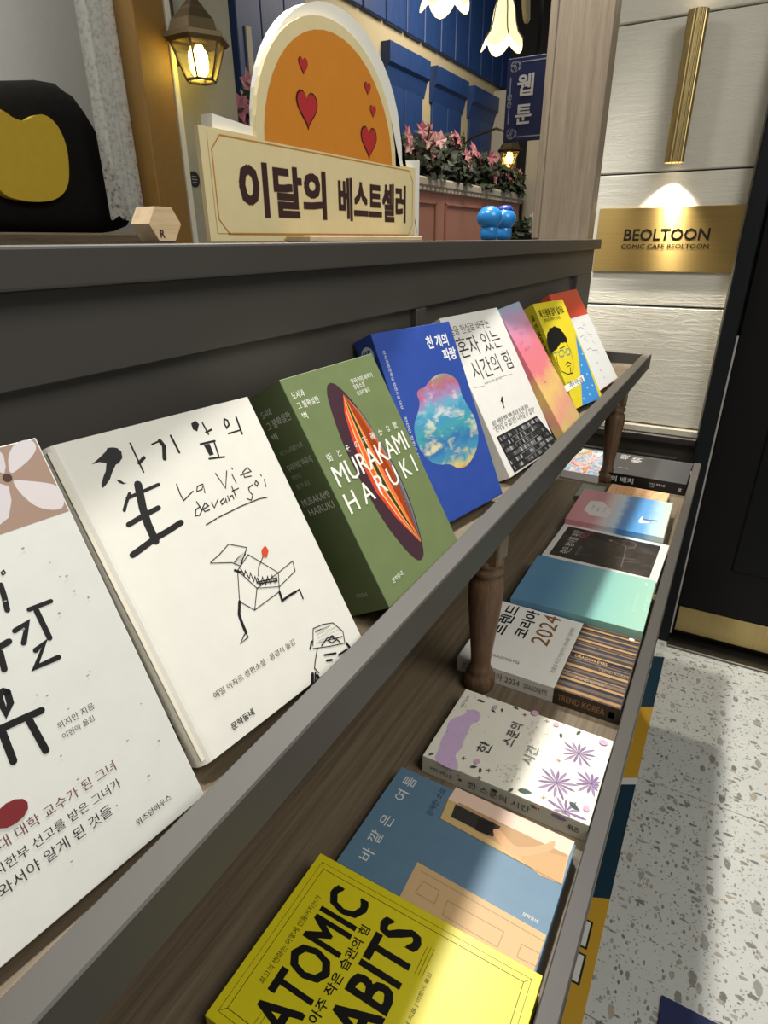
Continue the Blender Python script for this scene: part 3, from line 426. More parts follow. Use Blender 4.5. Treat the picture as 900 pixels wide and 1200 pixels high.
 '셀':'.8808>7;8>7;2z802z!638-5>8-5>6I3i6I3i5`5>5`5>3%633%!2^7t1h7t1h6r165*/a3f043%1J3}265B2y414.3A4Z4%32542^6n!802P1Q2P1Q1i791i790p1S0p1S.D8S.D8S/-2K/-2K008000',
 '소':'.84`7]3c7]3c6r2S4]0%3H0J2^2^3[445J5f3[7z2^8C3H5p4]4`6r!4^2i3f2i3f0@/a0@/a/V8k/V8k0@4^0@',
 '수':'.84c7z3g7z3g7F2]5Q004O0Q3g2e4U486+5g4U7y3g8?4O5n5Q4c7F!8h2_/a2_/a1t3g1t3g.:4_.:4_1t8h1t',
 '스':'.88k0E/a0E/a/Z8k/Z!4`7Z3c7Z3c6p2S4T0(3;0M2P2_3S445F5e3R7v2P8A3;5o4T4`6p',
 '습':'.81f2<0n2<0n.F7V.F7V2<6_2<6_1.1f1.!1f0G6_0G6_//1f//!8h3f/a3f/a2|8h2|!4b853g853g7g2^6*04520S4J2e52476V5d527u4J88525l6*4b7g',
 '시':'.87u8?6|8?6|.97u.9!397K2@7K2@5^1S2w/[1-040B1i1a2l3d3o1l5D0T5w1<4%3%395^',
 '식':'.87v1h151h150~6}0~6}.:7v.:!7v8?6}8?6}2;7v2;!377o2=7o2=6q1Y4j/i3H082a1j3b2i593h3l5<2q5f3X3w4s376q',
 '실':'.87u8?6}8?6}3-7u3-!7v2Y1H2Y1H1r6~1r6~0s1K0s1K.D8:.D8:/-2A/-2A037v03!378$2=8$2=7:1X59/g3x06351i432i5b3i4=5>3F5h4-3x5B377:',
 '아':'.82B7S0S6X/n4%0S1N2B0R411N4r4%416X!115|2B6d3S5|3}4%3S2*2B1B112*0c4%!7G8?6N8?6N.:7G.:7G3R9&3R9&4>7G4>',
 '안':'.84C6v2N7Y0Z6v/q5.0Z3B2N2^4C3B5,5.!1:6A2N6l3d6A465.3d3w2N3L1:3w0h5.!7N8?6U8?6U0v7N0v7N4O8z4O8z5:7N5:!2/1`171`17.N7w.N7w/82//8',
 '않':'.84?7+2L7g0Y7+/q5I0Y3g2L3,4?3g5&5I!196S2L6|3`6S415I3`4>2L3q194>0h5I!7<0e5y1-4Y0e4*/b4Y._5y.<7<._7l/b!54085y0K6b086|/b6b/05y.x54/04u/b!7N8?6U8?6U3>7N3>7N5=8z5=8z6(7N6(!6G3&5P3&5P213I213I1L8L1L8L216G21!1[260e260e.R16.R2F.X3j.t3]/[2X/E1[/=',
 '알':'.84?7@2L7y0X7@/q5d0X4,2L3N4?4,5&5d!196j2L743a6j415d3a4^2L47194^0h5d!7N8?6U8?6U357N357N5E8z5E8z607N60!7N2e1,2e1,1}6V1}6V0y1.0y1..F7o.F7o//2$//2$0:7N0:',
 '앞':'.84C7*2N7f0Y7*/q5D0Y3a2N3$4C3a5,5D!196Q2N6z3e6Q465D3e482N3k19480h5D!7N8>6U8>6U2[7N2[7N5,8z5,8z5q7N5q!7f2*1)2*1)1A2M1A2M/20}/20}.H7q.H7q/26C/26C1A7f1A!3D/23D1A5L1A5L/2',
 '애':'.81x7M0E6R/l3|0F1H1x0M3P1H4+3|3P6R!0~5u1x6Z2t5u383|2t2&1x1A0~2&0_3|!878?7A8?7A4A5|4A5|8,5,8,5,.i5|.i5|3V7A3V7A.:87.:',
 '야':'.82B7S0S6X/n4%0S1N2B0R411N4r4%416X!115|2B6d3S5|3}4%3S2*2B1B112*0c4%!7G8?6N8?6N.:7G.:7G2$8~2$8~2k7G2k7G5#8~5#8~5k7G5k',
 '어':'.87y8?7%8?7%4N4p4N4)6d2C7S0U6X/q4%0U1N2C0R4+1F4p3f7%3f7%.97y.9!145|2C6d3S5|3}4%3S2*2C1B142*0f4%',
 '없':'.81b2H0n2H0n.F4>.F4>2H3K2H3K121b12!1b0M3K0M3K/-1b/-!7y8?7$8?7$5z4{5z4.7B2I7r0V77/o5U0V3s2I38403i4|547$547$2}7y2}!2I7,3^6`4.5U3^4J2I3~144J0d5U146`!712N692N691]5k0.4I/#4t.?5~/+6c057E/+8Q.?8}/#7[0+711]',
 '에':'.8878?7A8?7A.:87.:!668,5A8,5A4G4*4G3I6^1x7M0E6R/l3|0F1H1x0M3K1@4*3^5A3^5A.i66.i!1x6Z2t5u383|2t2&1x1A0~2&0_3|0~5u',
 '여':'.87y8?7%8?7%6)4L6)3X712C7S0U6X/q4%0U1N2C0R3^0y4R2/7%2/7%.97y.9!145|2C6d3S5|3}4%3S2*2C1B142*0f4%!4d5?7%5?7%2t4g2t4o3J4q4%4n4c',
 '오':'.86o6x467_1Y6x0V5$1L363h2G3h0?/a0?/a/T8k/T8k0?4`0?4`2G6{367r5$!286F466v656F6|5$653^463.283^1L5$',
 '옮':'.84P2C4P.D7e.D7e2C!5<1a6x1a6x/(5</(!6m7f46841Z7f0a6H1O523g4^3g3u/a3u/a318h318h3u4_3u4_4^6x527g6H!2?75467O6.756l6H6.5[465B2?5[1]6H!3q2C0]2C0]1a2}1a2}0h0`0h0`.D15.D2t.F44.U4-/82z/,1R/)1R0,3q0,',
 '와':'.84W6~2a7_0i6~0#5=0[3e272{27180o16/U15/c0J2a0N5v0m5p1P4R1C301;302{4e3e5A5=!1H6J2a6r3x6J4J5=3x412a3d1H410v5=!7F8?6N8?6N.:7F.:7F3F8}3F8}427F42',
 '왕':'.86_1A491k1o1A0z0%1o.g49.<6_.g7S0%!2O0l491)5}0l6[0%5}/;49.~2O/;1q0%!4P7J2d7x0w7J086+0k4p2<4:2<3A0v3>/`3>/j2U2g2[5}2{5v3[4W3M353D354;4^4r546+!1T6w2d783s6w4@6+3s592d4w1T591,6+!7M8>6T8>6T1t7M1t7M4e8x4e8x5P7M5P',
 '외':'.84r6~2x7_0~6~085=0q3e2M2{2M181%15/f15/q0J2x0O6D0r6=1T4q1E3F1;3F2{4~3e5[5=!1_6I2x6q466I4e5=46412x3e1_41105=!7r8?6y8?6y.97r.9',
 '요':'.86p6{467a1X6{0V5+0w3t1v3$1v0?/a0?/a/T8k/T8k0?6T0?6T3%7Q3t7r5+!286J466y656J6|5+653g4638283g1L5+!2n0?2n2a3O2U462Q4z2U5[2a5[0?',
 '용':'.86f1E461o1a1E0i0)1a.f46.<6f.f7^0)!461.6(0p6e0)6(/;46.}2D/;1c0)2D0p!6l7]468.1[7]0a6:0~5D1v4h1v3B/a3B/a2Y8h2Y8h3B6Q3B6Q4h7I5D7g6:!2@7,467G6-7,6l6:6-5H465-2@5H1[6:!2o3B2o4Q3O4I464G4y4I5Y4Q5Y3B',
 '우':'.86g7?457v1`7?0b5c1`4,453P6g4,7e5c!2B6i45726)6i6j5c6)4^45492B4^1]5c!8j2U/`2U/`1k3g1k3g.:4_.:4_1k8j1k',
 '운':'.86j7Q468(1_7Q0b6%1_4V464$6j4V7f6%!2D6{467?6(6{6h6%6(5-464j2D5-1`6%!8j36/`36/`2L3o2L3o0I4i0I4i2L8j2L!1h1H0o1H0o.N7i.N7i/91h/9',
 '원':'.87u8>6|8>6|2D4x2D4x1c6|1c6|0`7u0`!4a7I2t7u1-7I0I601-4s2t4G4a4s5C60!1f6w2t764%6w4N604%5E2t5+1f5E1=60!623=6,3z2h3d/[3_/g2u1)2v2R2y2R1#3K1#3K2~4n3-!1{1H1&1H1&.N80.N80/81{/8',
 '웹':'.88/8?798?792+8/2+!2=1e1E1e1E.F8/.F8/1e771e770k2=0k!2=0)770)77/.2=/.!6@8/5K8/5K3A3b3A3b2a5K2a5K2-6@2-!3u7U2@7z0f7U0/6M0f5E2@4|3u5E4P6M!1B7*2@7>3>7*3`6M3>5r2@5^1B5r0|6M!4{4)4u4c214L/[4H/e3b0f3c1u3f1u2.2k2.2k3j3u3t',
 '위':'.84l7;2z7o1.7;0G5i1.4<2z3c4l4<5R5i!1h6d2z7*426d4^5i424n2z4M1h4n1=5i!7v8>6~8>6~.:7v.:!6B2S6<372p2v/_2q/j2*1,2+2U2/2U.V3N.V3N244v2@',
 '은':'.88h3$/a3$/a2<8h2<!6k7J467{1]7J0a5{1]4O463z6k4O7g5{!2@6t46776,6t6l5{6,5&464d2@5&1[5{!1i1F0p1F0p.N7g.N7g/81i/8',
 '을':'.86m7b468/1Z7b0a6G1Z5-464_6m5-7g6G!2?72467K6.726l6G6.5[465C2?5[1]6G!8h3|/a3|/a388h38!7X2E0j2E0j1a6b1a6b0k0l0k0l.D7t.D7t/+1c/+1c0-7X0-',
 '음':'.86l7X468+1]7X0a631]4k464=6l4k7g63!2@7&467C6,7&6l636,5A465$2@5A1[63!0k1c0k.F7^.F7^1c!1b0z6g0z6g/01b/0!8h3J/a3J/a2a8h2a',
 '의':'.84r6w2x7W0~6w08560~3P2x2p4r3P5[56!1_6B2x6j466B4e56464*2x3^1_4*1056!7r8?6y8?6y.97r.9!6D0t6=1V2s1;/f17/q0K2x0P',
 '이':'.87u8?6|8?6|.97u.9!2Y7S0i6X0&4%0i1N2Y0R4I1N504%4I6X!1G5|2Y6d3l5|4:4%3l2*2Y1B1G2*0x4%',
 '인':'.87v8>6}8>6}0{7v0{!2E1d1L1d1L.N87.N87/82E/8!4G6v2R7Y0_6v/u5/0_3B2R2_4G3B505/!1>6A2R6l3h6A495/3h3x2R3M1>3x0l5/',
 '일':'.84C7@2P7y0]7@/u5d0]4-2P3O4C4-5+5d!1<6i2P733e6i455d3e4_2P491<4_0l5d!7v8?6}8?6}327v32!7v2`1H2`1H1x6~1x6~0w1K0w1K.F8:.F8://2A//2A087v08',
 '임':'.87v8>6}8>6}2V7v2V!1I2$1I.F7v.F7v2$!2@1<7#1<7#/02@/0!4G7.2R7j0^7./u5I0^3f2R3*4G3f505I!1=6V2R6~3h6V495I3h4=2R3q1=4=0l5I',
 '있':'.87v8>6}8>6}2V7v2V!4G7)2R7e0^7)/u5D0^3b2R3%4G3b505D!1=6Q2R6y3h6Q495D3h482R3l1=480l5D!3)2.232.231X1^0002/*0[.G1p/12Z0:3>/-4O.?5^//6A0=7,/18C.G8m/*7@0,6l1X6l2.5u2.5u1X5S0A4M/63I0;3)1X',
 '자':'.85=7</r7</r6Q216Q21591E2d/Q0w0(041X1R2[3Q3[1a5.0J5^123m2r3)593)6Q5=6Q!7G8?6N8?6N.:7G.:7G3N9&3N9&4:7G4:',
 '작':'.87N1e0y1e0y0{6U0{6U.:7N.:!5=7Z/v7Z/v6q216q216M1M4P/]350.2O1_3K2]4w3V3V5&2a5Q3G3g4[3*6M3*6q5=6q!7N8?6U8?6U2:7N2:7N4t8z4t8z5`7N5`',
 '장':'.86b1O4<1|1q1O0{0/1q.i4<.<6b.i7V0/!2R0z4<196%0z6`0/6%/?4</#2R/>1s0/!5=7V/v7V/v6m216m216H1M4K/]310,2I1_3F2]4t3X3W5)2e5P3K3g4[3*6I3*6m5=6m!7N8?6U8?6U2:7N2:7N4}8z4}8z5h7N5h',
 '재':'.8898?7C8?7C4:6&4:6&8,528,52.i6&.i6&3N7C3N7C.:89.:!4M7./m7./m6D1h6D1h5X152p/V1%000@1K1X273H2~1k4:0a4l1F343*2^5X2^6D4M6D',
 '제':'.8858?7@8?7@.:85.:!638*5?8*5?4c3_4c3_3y5?3y5?.j63.j!4I7//o7//o6E1f6E1f5M122p/U0z0.0;1G1V243J2{1d450P4h14332|2[5M2[6E4I6E',
 '존':'.87x7n0Q7n0Q7)3[7)2X5L074X0V3p2m4Z466*5]4Z7r3p864X5p5L4m7)7x7)!4`4U3h4U3h2t/a2t/a2/8j2/8j2t4`2t!1i1@0p1@0p.N7g.N7g/81i/8',
 '주':'.87t7a0S7a0S6y3c6y3c6t2[5/06420V3J2g48465f5b487s3J87425m5/4f6t4f6y7t6y!8h2X/a2X/a1o3g1o3g.;4_.;4_1o8h1o',
 '죽':'.88j3W/a3W/a2n3h2n3h1R0b1R0b0i6d0i6d.:7].:7]1R4`1R4`2n8j2n!7x7u0Q7u0Q713[712U5c044y0R462k4v466<5_4v7v468:4y5t5c4m717x71',
 '준':'.87x7m0Q7m0Q7)3[7)2X5M074Y0V3r2m4[466*5]4[7r3r864Y5p5M4m7)7x7)!8j30/`30/`2F3o2F3o0C4g0C4g2F8j2F!1g1A0n1A0n.N7i.N7i/81g/8',
 '즈':'.88k0C/a0C/a/X8k/X!8#7?0J7?0J6U3g6U3g6.2W3}0.2o0P2+2c3%484k5j3)7}2/8D2r5s3~4c6.4c6U8#6U',
 '지':'.87u8?6|8?6|.:7u.:!5Z7</~7</~6Q2A6Q2A591T2b/a0w06041i1Q2m3P3q1_5J0J5y124(2m3;593;6Q5Z6Q',
 '집':'.87v8?6}8?6}2r7v2r!2B2E1K2E1K.F7v.F7v2E6~2E6~132B13!2B0K6~0K6~/02B/0!5U7^0(7^0(6u2C6u2C6`1^4k/l3W0;2p1o3j2o573p3s5E3$5o3g3~4t3=6`3=6u5U6u',
 '천':'.87y8>7$8>7$564|564|4L7$4L7$0l7y0l!3-892489246{/z6{/z672467245v1P3}/c2h012%1b2z2`4F3^3)51265Z2x3l4-3,5v3,675@675@6{3-6{!2K1M1S1M1S.N87.N87/82K/8',
 '청':'.87+1N4]1z231N1=0.23.i4].<7+.i7|0.!2q0y4]186I0y7)0.6I/>4].~2q/>250.!3-8C248C247,/z7,/z6C246C24621P4?/c3,002E1b3=2`4e3_3L542^5[3D3m4M3,623,6C5@6C5@7,3-7,!7y8?7$8?7$5K5#5K5#4b7$4b7$277y27',
 '최':'.87r8?6y8?6y.97r.9!3N882U882U6~0<6~0<692T691n4N0%3E0M2`2%3R3$4t4$3X5X2i6#3O464T3N695k695k6~3N6~!3N2~2U2~2U1.1)1+/f1+/q0@2x0E6D0h6=1K4u1<3N12',
 '출':'.88g3p/b3p/b303h303h270j270j1S6b1S6b0a0l0a0l.D7t.D7t/*1c/*1c0$7X0$7X274`274`308g30!4`8D3h8D3h7J0Z7J0Z6e3b6e2V5S024~0J4>2e4l465u5c4l7}4>8;4~5r5S4f6e7o6e7o7J4`7J',
 '치':'.87u8?6|8?6|.:7u.:!3E8.2L8.2L6V0/6V0/5n2M5n2M5(1e2X/r0v0E051w1J2x3>3{1T5P0E6#1+4/2b3E5(3E5n5`5n5`6V3E6V',
 '카':'.84p7;0@7;0@6Q3w6Q3n5[3[4i/m4P/z3b3A4#2$21/i0[0</v3v32!7G8?6N8?6N.;7G.;7G3M8~3M8~487G48',
 '코':'.87_7A0i7A0i6W6h6W6h5a6f4v0N4_0[3q6b466V3+6A1n791e7Z4D7_6E!4.2}362}360F/a0F/a/[8h/[8h0F4.0F',
 '클':'.87Z7o0o7o0o7+6c7+6b6/0X5y0d566^5N6V4r6L45/b45/b3L8g3L8g457E457W5k7Z7)!7a2Q0g2Q0g1k6i1k6i0q0i0q0i.F8%.F8%/.1a/.1a027a02',
 '키':'.87w8?6~8?6~.:7w.:!5$7;0I7;0I6Q4-6Q3~5[3k4i/v4P0)3b3P4#2021/s0[0E/u4(31',
 '타':'.80-7G0-0a0u0a3F0g5]0~5T1h3G1P1%1J1%3o4V3o4V4W1%4W1%6]4k6]4k7G!7G8?6N8?6N.:7G.:7G3P9&3P9&4<7G4<',
 '토':'.80p7O0p2B3h2B3h0;/a0;/a/Q8k/Q8k0;4a0;4a2B7g2B7g3+1j3+1j4X7I4X7I5A1j5A1j6f7^6f7^7O',
 '툰':'.88j2m/`2m/`2(3o2(3o084g084g2(8j2(!1g110n110n.N7i.N7i/81g/8!0r7x0r3`7b3`7b4G1k4G1k5L7D5L7D631k631k757]757]7x',
 '트':'.88k0@/a0@/a/U8k/U!0p7K0p207g207g2t1j2t1j4M7I4M7I561j561j6b7^6b7^7K',
 '파':'.85G78/l78/l6N0s6N0s1S/U1R/`0g2`0l5v1.5q1l5+1d4?1_4?6N5G6N!1j1T1j6N3I6N3I1Y!7G8?6N8?6N.:7G.:7G3R9&3R9&4=7G4=',
 '판':'.85C7D/|7D/|6Z0|6Z0|33/c32/m2G2g2M5t2h5n3K5,3D4C3?4C6Z5C6Z!1r351r6Z3M6Z3M3:!7N8>6U8>6U0u7N0u7N4N8z4N8z5:7N5:!2/1Y171Y17.N7w.N7w/82//8',
 '편':'.87y8?7$8?7$6G5B6G5B5^7$5^7$4O5B4O5B3e7$3e7$0o7y0o!5;7P/|7P/|6g0{6g0{3//c3./m2B2Y2G5[2a5W3D4x3>4;394;6g5;6g!1r301r6g3E6g3E34!2J1K1Q1K1Q.N86.N86/82J/8',
 '푼':'.87t7p0R7p0R7,2%7,2%4j0U4j0U4%7q4%7q4j6E4j6E7,7t7,!2z4j2z7,5L7,5L4j!8j2~/`2~/`293o293o0@4g0@4g298j29!1g1<0n1<0n.N7i.N7i/81g/8',
 '하':'.84F4N2]5.0s4N032m0r102]0P4F105*2m!1P3w2]4C3h3w452m3h1c2]1;1P1c1(2m!7G8?6O8?6O.:7G.:7G3H9&3H9&437G43!3*842184216c/[6c/[5y5T5y5T6c3*6c',
 '학':'.84G5O2`5|0w5O0:420w2p2`2C4G2p5)42!1V4{2`5;3i4{44423i3E2`3*1V3E1042!7N1N0y1N0y0e6U0e6U.:7N.:!3/8C268C2679/c79/c6P5]6P5]793/79!7N8?6U8?6U2$7N2$7N4i8z4i8z5S7N5S',
 '한':'.84G5<2`5k0w5<0:3v0w2U2`2&4G2U5)3v!1V4h2`5)3i4h443v3i3*2`2i1V3*103v!7N8>6U8>6U0i7N0i7N488z488z4~7N4~!2/1D171D17.N7w.N7w/82//8!3/8>268>267*/c7*/c6A5]6A5]7*3/7*',
 '할':'.84H5k2`680v5k0:4X0v3F2`2y4H3F5)4X!1U5=2`5U3j5=444X3j3s2`3[1U3s104X!7N8B6U8B6U2k7N2k7N518{518{5w7N5w!7N2<1,2<1,1X6V1X6V0c1.0c1..D7o.D7o/*2$/*2$0%7N0%!3/8H268H267G/c7G/c6a5]6a5]7G3/7G',
 '함':'.8121b12.F7N.F7N1b!2)0y6V0y6V/02)/0!4G5Q2`5~0w5Q0:460w2v2`2I4G2v5)46!2`5=3i4~44463i3I2`3.1V3I10461V4~!7N8?6U8?6U2:7N2:7N4r8z4r8z5^7N5^!3/8F268F2679/c79/c6P5]6P5]793/79',
 '현':'.8435:2S5k0u5:0;3r0u2N2S1y432N4m3r!1R4f2S5(3U4f3y3r3U2~2S2`1R2~1/3r!2~8?2+8?2+7*/b7*/b6A5@6A5@7*2~7*!7y8>7$8>7$5]5@5]5@4s7$4s7$3R5@3R5@2j7$2j7$0]7y0]!2H1>1O1>1O.N83.N83/82H/8',
 '혼':'.86Y5o46671n5o0{4c1b3[3h333h2E/a2E/a1^8h1^8h2E4a2E4a336f3[7L4c!2P5A465U5w5A6R4c5w4)463p2P4)1u4c!1i0}0p0}0p.N7g.N7g/71i/7!4a8I3h8I3h7E017E016`886`887E4a7E',
 '홍':'.86g0z461B1`0z0i/l1`.`46.<6g.`7^/l!2D0J460_6)0J6d/l6)/346.{2D/31d/l!6Z5{466A1m5{0{4u1b3t3h3N3h2c/a2c/a1{8h1{8h2c4a2c4a3N6f3t7L4u!2S5O465b5t5O6N4u5t4@464.2S4@1y4u!4a8K3h8K3h7M017M016g886g887M4a7M',
 '화':'.84L5:2g5i1%5:0E3u0u2a2<2*2<0|0q0y/U0y/c022a075{0W5u1:4W1,351#352*4X2`5-3u!1_4f2g5&3n4f483u3n3*2g2i1_3*193u!7I8?6P8?6P.:7I.:7I3;8}3;8}4&7I4&!358=2<8=2<7+/f7+/f6B5f6B5f7+357+',
 '확':'.87M1(0q1(0q0@6T0@6T.:7M.:!4L5w2h6@1(5w0H4o0x3o2?3D2?2]0u2Y/[2Y/f1q2e1v6#2:5y2v4Y2h372`373D4X3o5,4o!1b5L2h5a3n5L474o3n462h3|1b461=4o!7M8>6T8>6T1V7M1V7M4P8x4P8x5;7M5;!378F2?8F2?7G/s7G/s6c5^6c5^7G377G',
 '흐':'.88k08/a08/a/N8k/N!6Z4o465C1m4o0w3E1m1w461F6Z1w7P3E!2N4<464Z5x4<6V3E5x2M462/2N2M1p3E!4`8.3h8.3h6i0.6i0.6#8=6#8=6i4`6i',
 '힘':'.87v8?6}8?6}277v27!1I1b1I.F7v.F7v1b!2@0y7#0y7#/02@/0!4_5Q2s5~1,5Q0I461,2u2s2I4_2u5@46!1f5#2s5>4#5#4K464#3I2s3.1f3I1>46!3B8F2H8F2H79/n79/n6O5w6O5w793B79',
}
SPACE = 0.2780

_ALPHA = ''.join(chr(c) for c in range(35, 127) if chr(c) not in "\\'\"")
def _num(s): return _ALPHA.index(s[0]) * len(_ALPHA) + _ALPHA.index(s[1])
GCACHE = {}
def glyph(ch):
    """outline loops of one letter -> advance, vertices, triangles"""
    if ch not in GCACHE:
        s = GLYPHS[ch]; adv = _num(s[:2]) / 1000.0; loops = []
        for l in s[2:].split('!'):
            loops.append([Vector((_num(l[i:i + 2]) / 1000.0 - 1, _num(l[i + 2:i + 4]) / 1000.0 - 1, 0)) for i in range(0, len(l), 4)])
        area2 = lambda l: sum(l[i - 1].x * l[i].y - l[i].x * l[i - 1].y for i in range(len(l)))
        def inside(p, l):
            c = False
            for i in range(len(l)):
                a, b = l[i - 1], l[i]
                if (a.y > p.y) != (b.y > p.y) and p.x < (b.x - a.x) * (p.y - a.y) / (b.y - a.y) + a.x: c = not c
            return c
        outer = [[l] for l in loops if area2(l) > 0]
        for l in loops:
            if area2(l) <= 0:
                q = (l[0] + l[1]) / 2 + Vector((l[1].y - l[0].y, l[0].x - l[1].x, 0)) * 1e-4
                host = [o for o in outer if inside(q, o[0])]
                if host: min(host, key=lambda o: area2(o[0])).append(l)
        vs = []; fs = []
        for grp in outer:
            o = len(vs); vs += [(p.x, p.y) for l in grp for p in l]; fs += [tuple(o + i for i in f) for f in tessellate_polygon(grp)]
        GCACHE[ch] = (adv, vs, fs)
    return GCACHE[ch]
def layout(body):
    if body not in TEXT:
        vs = []; fs = []; x = 0.0
        for ch in body:
            if ch == ' ': x += SPACE; continue
            adv, gv, gf = glyph(ch); o = len(vs); vs += [(a + x, b) for a, b in gv]; fs += [tuple(o + i for i in f) for f in gf]; x += adv
        TEXT[body] = (vs, fs)
    return TEXT[body]
def put_text(mb, body, box, fn, d, m, bold=0.0, rot=0, eps=7e-6):
    vs, fs = layout(body)
    if not vs: return
    r = bold * .75
    shifts = [(0, 0)] if bold <= 0 else ([(-r, 0), (r, 0)] if bold < .02 else [(-r, -r), (r, -r), (-r, r), (r, r), (0, 0)])
    if rot == -90: tf = lambda x, y: (y, -x)
    elif rot == 90: tf = lambda x, y: (-y, x)
    else: tf = lambda x, y: (x, y)
    ws = [tf(x, y) for x, y in vs]
    x0 = min(v[0] for v in ws) - r; x1 = max(v[0] for v in ws) + r; y0 = min(v[1] for v in ws) - r; y1 = max(v[1] for v in ws) + r
    if len(box) == 5:                       # (left, centre height, right, aspect, 'a'): keep the letters' own proportions
        sx = (box[2] - box[0]) / (x1 - x0); sy = sx * box[3]; a0 = box[0]; b0 = box[1] - sy * (y1 - y0) / 2
    else:
        a0, b0, a1, b1 = box; sx = (a1 - a0) / max(1e-6, x1 - x0); sy = (b1 - b0) / max(1e-6, y1 - y0)
    for i, (ex, ey) in enumerate(shifts):
        mb.add([fn(a0 + (x + ex - x0) * sx, b0 + (y + ey - y0) * sy, d + eps * i) for x, y in ws], fs, m)
def chaikin(p, it=2):
    for _ in range(it):
        q = []
        for i in range(len(p)):
            a, b = p[i], p[(i + 1) % len(p)]
            q += [(a[0] * .75 + b[0] * .25, a[1] * .75 + b[1] * .25), (a[0] * .25 + b[0] * .75, a[1] * .25 + b[1] * .75)]
        p = q
    return p
def ellipse(cx, cy, ru, rv, n=16): return [(cx + ru * math.cos(2 * math.pi * i / n), cy + rv * math.sin(2 * math.pi * i / n)) for i in range(n)]

# ------------------------------------------------------------------ the room
E = EYE
WX = 2.003                                   # the end wall beyond the shelf
fl = struct(MB().box(-1.2, 7.2, -1.6, 3.2, -.05, -.003, M_GROUT).build('floor'))
tile_me = None
for i in range(-3, 3):
    for j in range(-2, 2):
        x0 = 1.307 + .6 * i; y0 = -.43 + .6 * j
        if x0 > 2.2: continue
        if tile_me is None:
            t = MB().box(.001, .599, .001, .599, -.004, 0, M_TERRAZZO, .0008).build('tile', fl, True); tile_me = t.data
        else:
            t = bpy.data.objects.new('tile', tile_me); C.objects.link(t); t.parent = fl
        t.location = (x0, y0, 0)
# end wall: rough white planks above a dark wainscot
we = struct(MB().box(WX + .02, WX + .12, -1.6, .60, 0, E + 1.3, mat((70, 66, 60), .8)).build('wall_end'))
gaps = [-.532, -.182, .164, .506, .85, 1.2]
for a, b in zip(gaps[:-1], gaps[1:]):
    MB().box(WX, WX + .03, .041, .60, E + a + .002, E + b - .002, M_PLANK, .003).build('plank', we)
MB().box(WX, WX + .03, .041, .60, 0, E - .56, M_WAINS).build('wainscot_board', we)
tr = MB().box(WX - .012, WX + .02, .041, .60, E - .556, E - .534, mat((196, 190, 172), .55), .003)
struct(tr.build('trim_1'))
struct(MB().box(WX - .022, WX + .02, .041, .60, E - .58, E - .556, M_WAINS, .004).build('trim_2'))
pn = MB().box(WX - .012, WX + .01, .10, .36, E - 1.15, E - .64, M_WAINS, .008, 2)
pn.build('wainscot_panel', we)
MB().box(WX - .007, WX + .01, .085, .375, E - 1.165, E - .625, mat((36, 31, 27), .45), .004).build('panel_molding', we)
# black door and frame
fr = MB().box(WX - .045, WX + .03, .0, .041, 0, E + 1.3, M_FRAME, .003).build('trim_3'); struct(fr)
struct(MB().box(WX - .02, WX + .02, .040, .046, E - .534, E + 1.3, mat((150, 146, 128), .6)).build('trim_4'))
dr = struct(MB().box(WX - .012, WX + .03, -.93, -.006, .035, E + 1.0, M_BLACKDOOR, .002).build('door_1'))
MB().box(WX - .018, WX, -.80, -.13, .30, E - .1, mat((9, 9, 9), .5, spec=.2), .006).build('door_panel', dr)
MB().box(WX - .017, WX, -.92, -.012, .040, .134, M_BRASS2, .001).build('kick_plate', dr)
MB().box(WX - .014, WX - .006, -.0055, -.0005, .02, E - .25, mat((186, 184, 176), .4)).build('edge_highlight', dr)  # pale strip stands in for the highlight along the chipped door edge
struct(MB().box(WX - .075, WX + .03, -.93, -.0, 0, .010, M_STEEL, .002).build('trim_5'))
# pier at the end of the partition
struct(MB().box(1.560, 1.612, .343, .476, 0, E + 1.3, M_PIER, .002).build('wall_pier'))
struct(MB().box(1.557, 1.562, .460, .4765, E + .002, E + 1.3, M_PIER, .001).build('trim_6'))

# ------------------------------------------------------------------ the display bookcase
bc = thing('display_bookcase', 'grey painted two-tier display shelf with turned wooden posts holding all the books', 'bookshelf', (.6, .35, 0))
X0 = -.75; XU = 1.655; XL = 1.722
MB().box(X0, 1.612, .345, .365, .0, E - .004, M_GREY).build('back_panel', bc)
MB().box(X0, 1.612, .322, .43, E - .0225, E - .001, M_GREY, .0018, 2).build('top_rail', bc)
MB().box(X0, 1.612, .336, .346, E - .074, E - .0225, M_GREY, .0012).build('frame_rail', bc)
for a, b in ((-.30, -.27), (.671, .696), (1.468, 1.612)):
    MB().box(a, b, .336, .346, E - .285, E - .0745, M_GREY, .0012).build('frame_stile', bc)
MB().box(X0, XU - .013, .19, .345, E - .302, E - .288, M_SHELF).build('upper_shelf', bc)
MB().box(X0, XU, .175, .195, E - .297, E - .262, M_GREY, .0012).build('shelf_lip', bc)
MB().box(XU - .013, XU, .1955, .343, E - .297, E - .262, M_GREY, .0012).build('end_lip', bc)
MB().box(X0, XL - .013, .028, .345, E - .585, E - .565, M_SHELF).build('lower_shelf', bc)
MB().box(X0, XL, .0143, .0315, E - .59, E - .545, M_GREY, .0012).build('shelf_lip', bc)
MB().box(XL - .013, XL, .032, .343, E - .59, E - .548, M_GREY, .0012).build('end_lip', bc)
MB().box(X0, 1.70, .10, .345, .02, E - .586, mat((66, 62, 58), .55)).build('cabinet_body', bc)
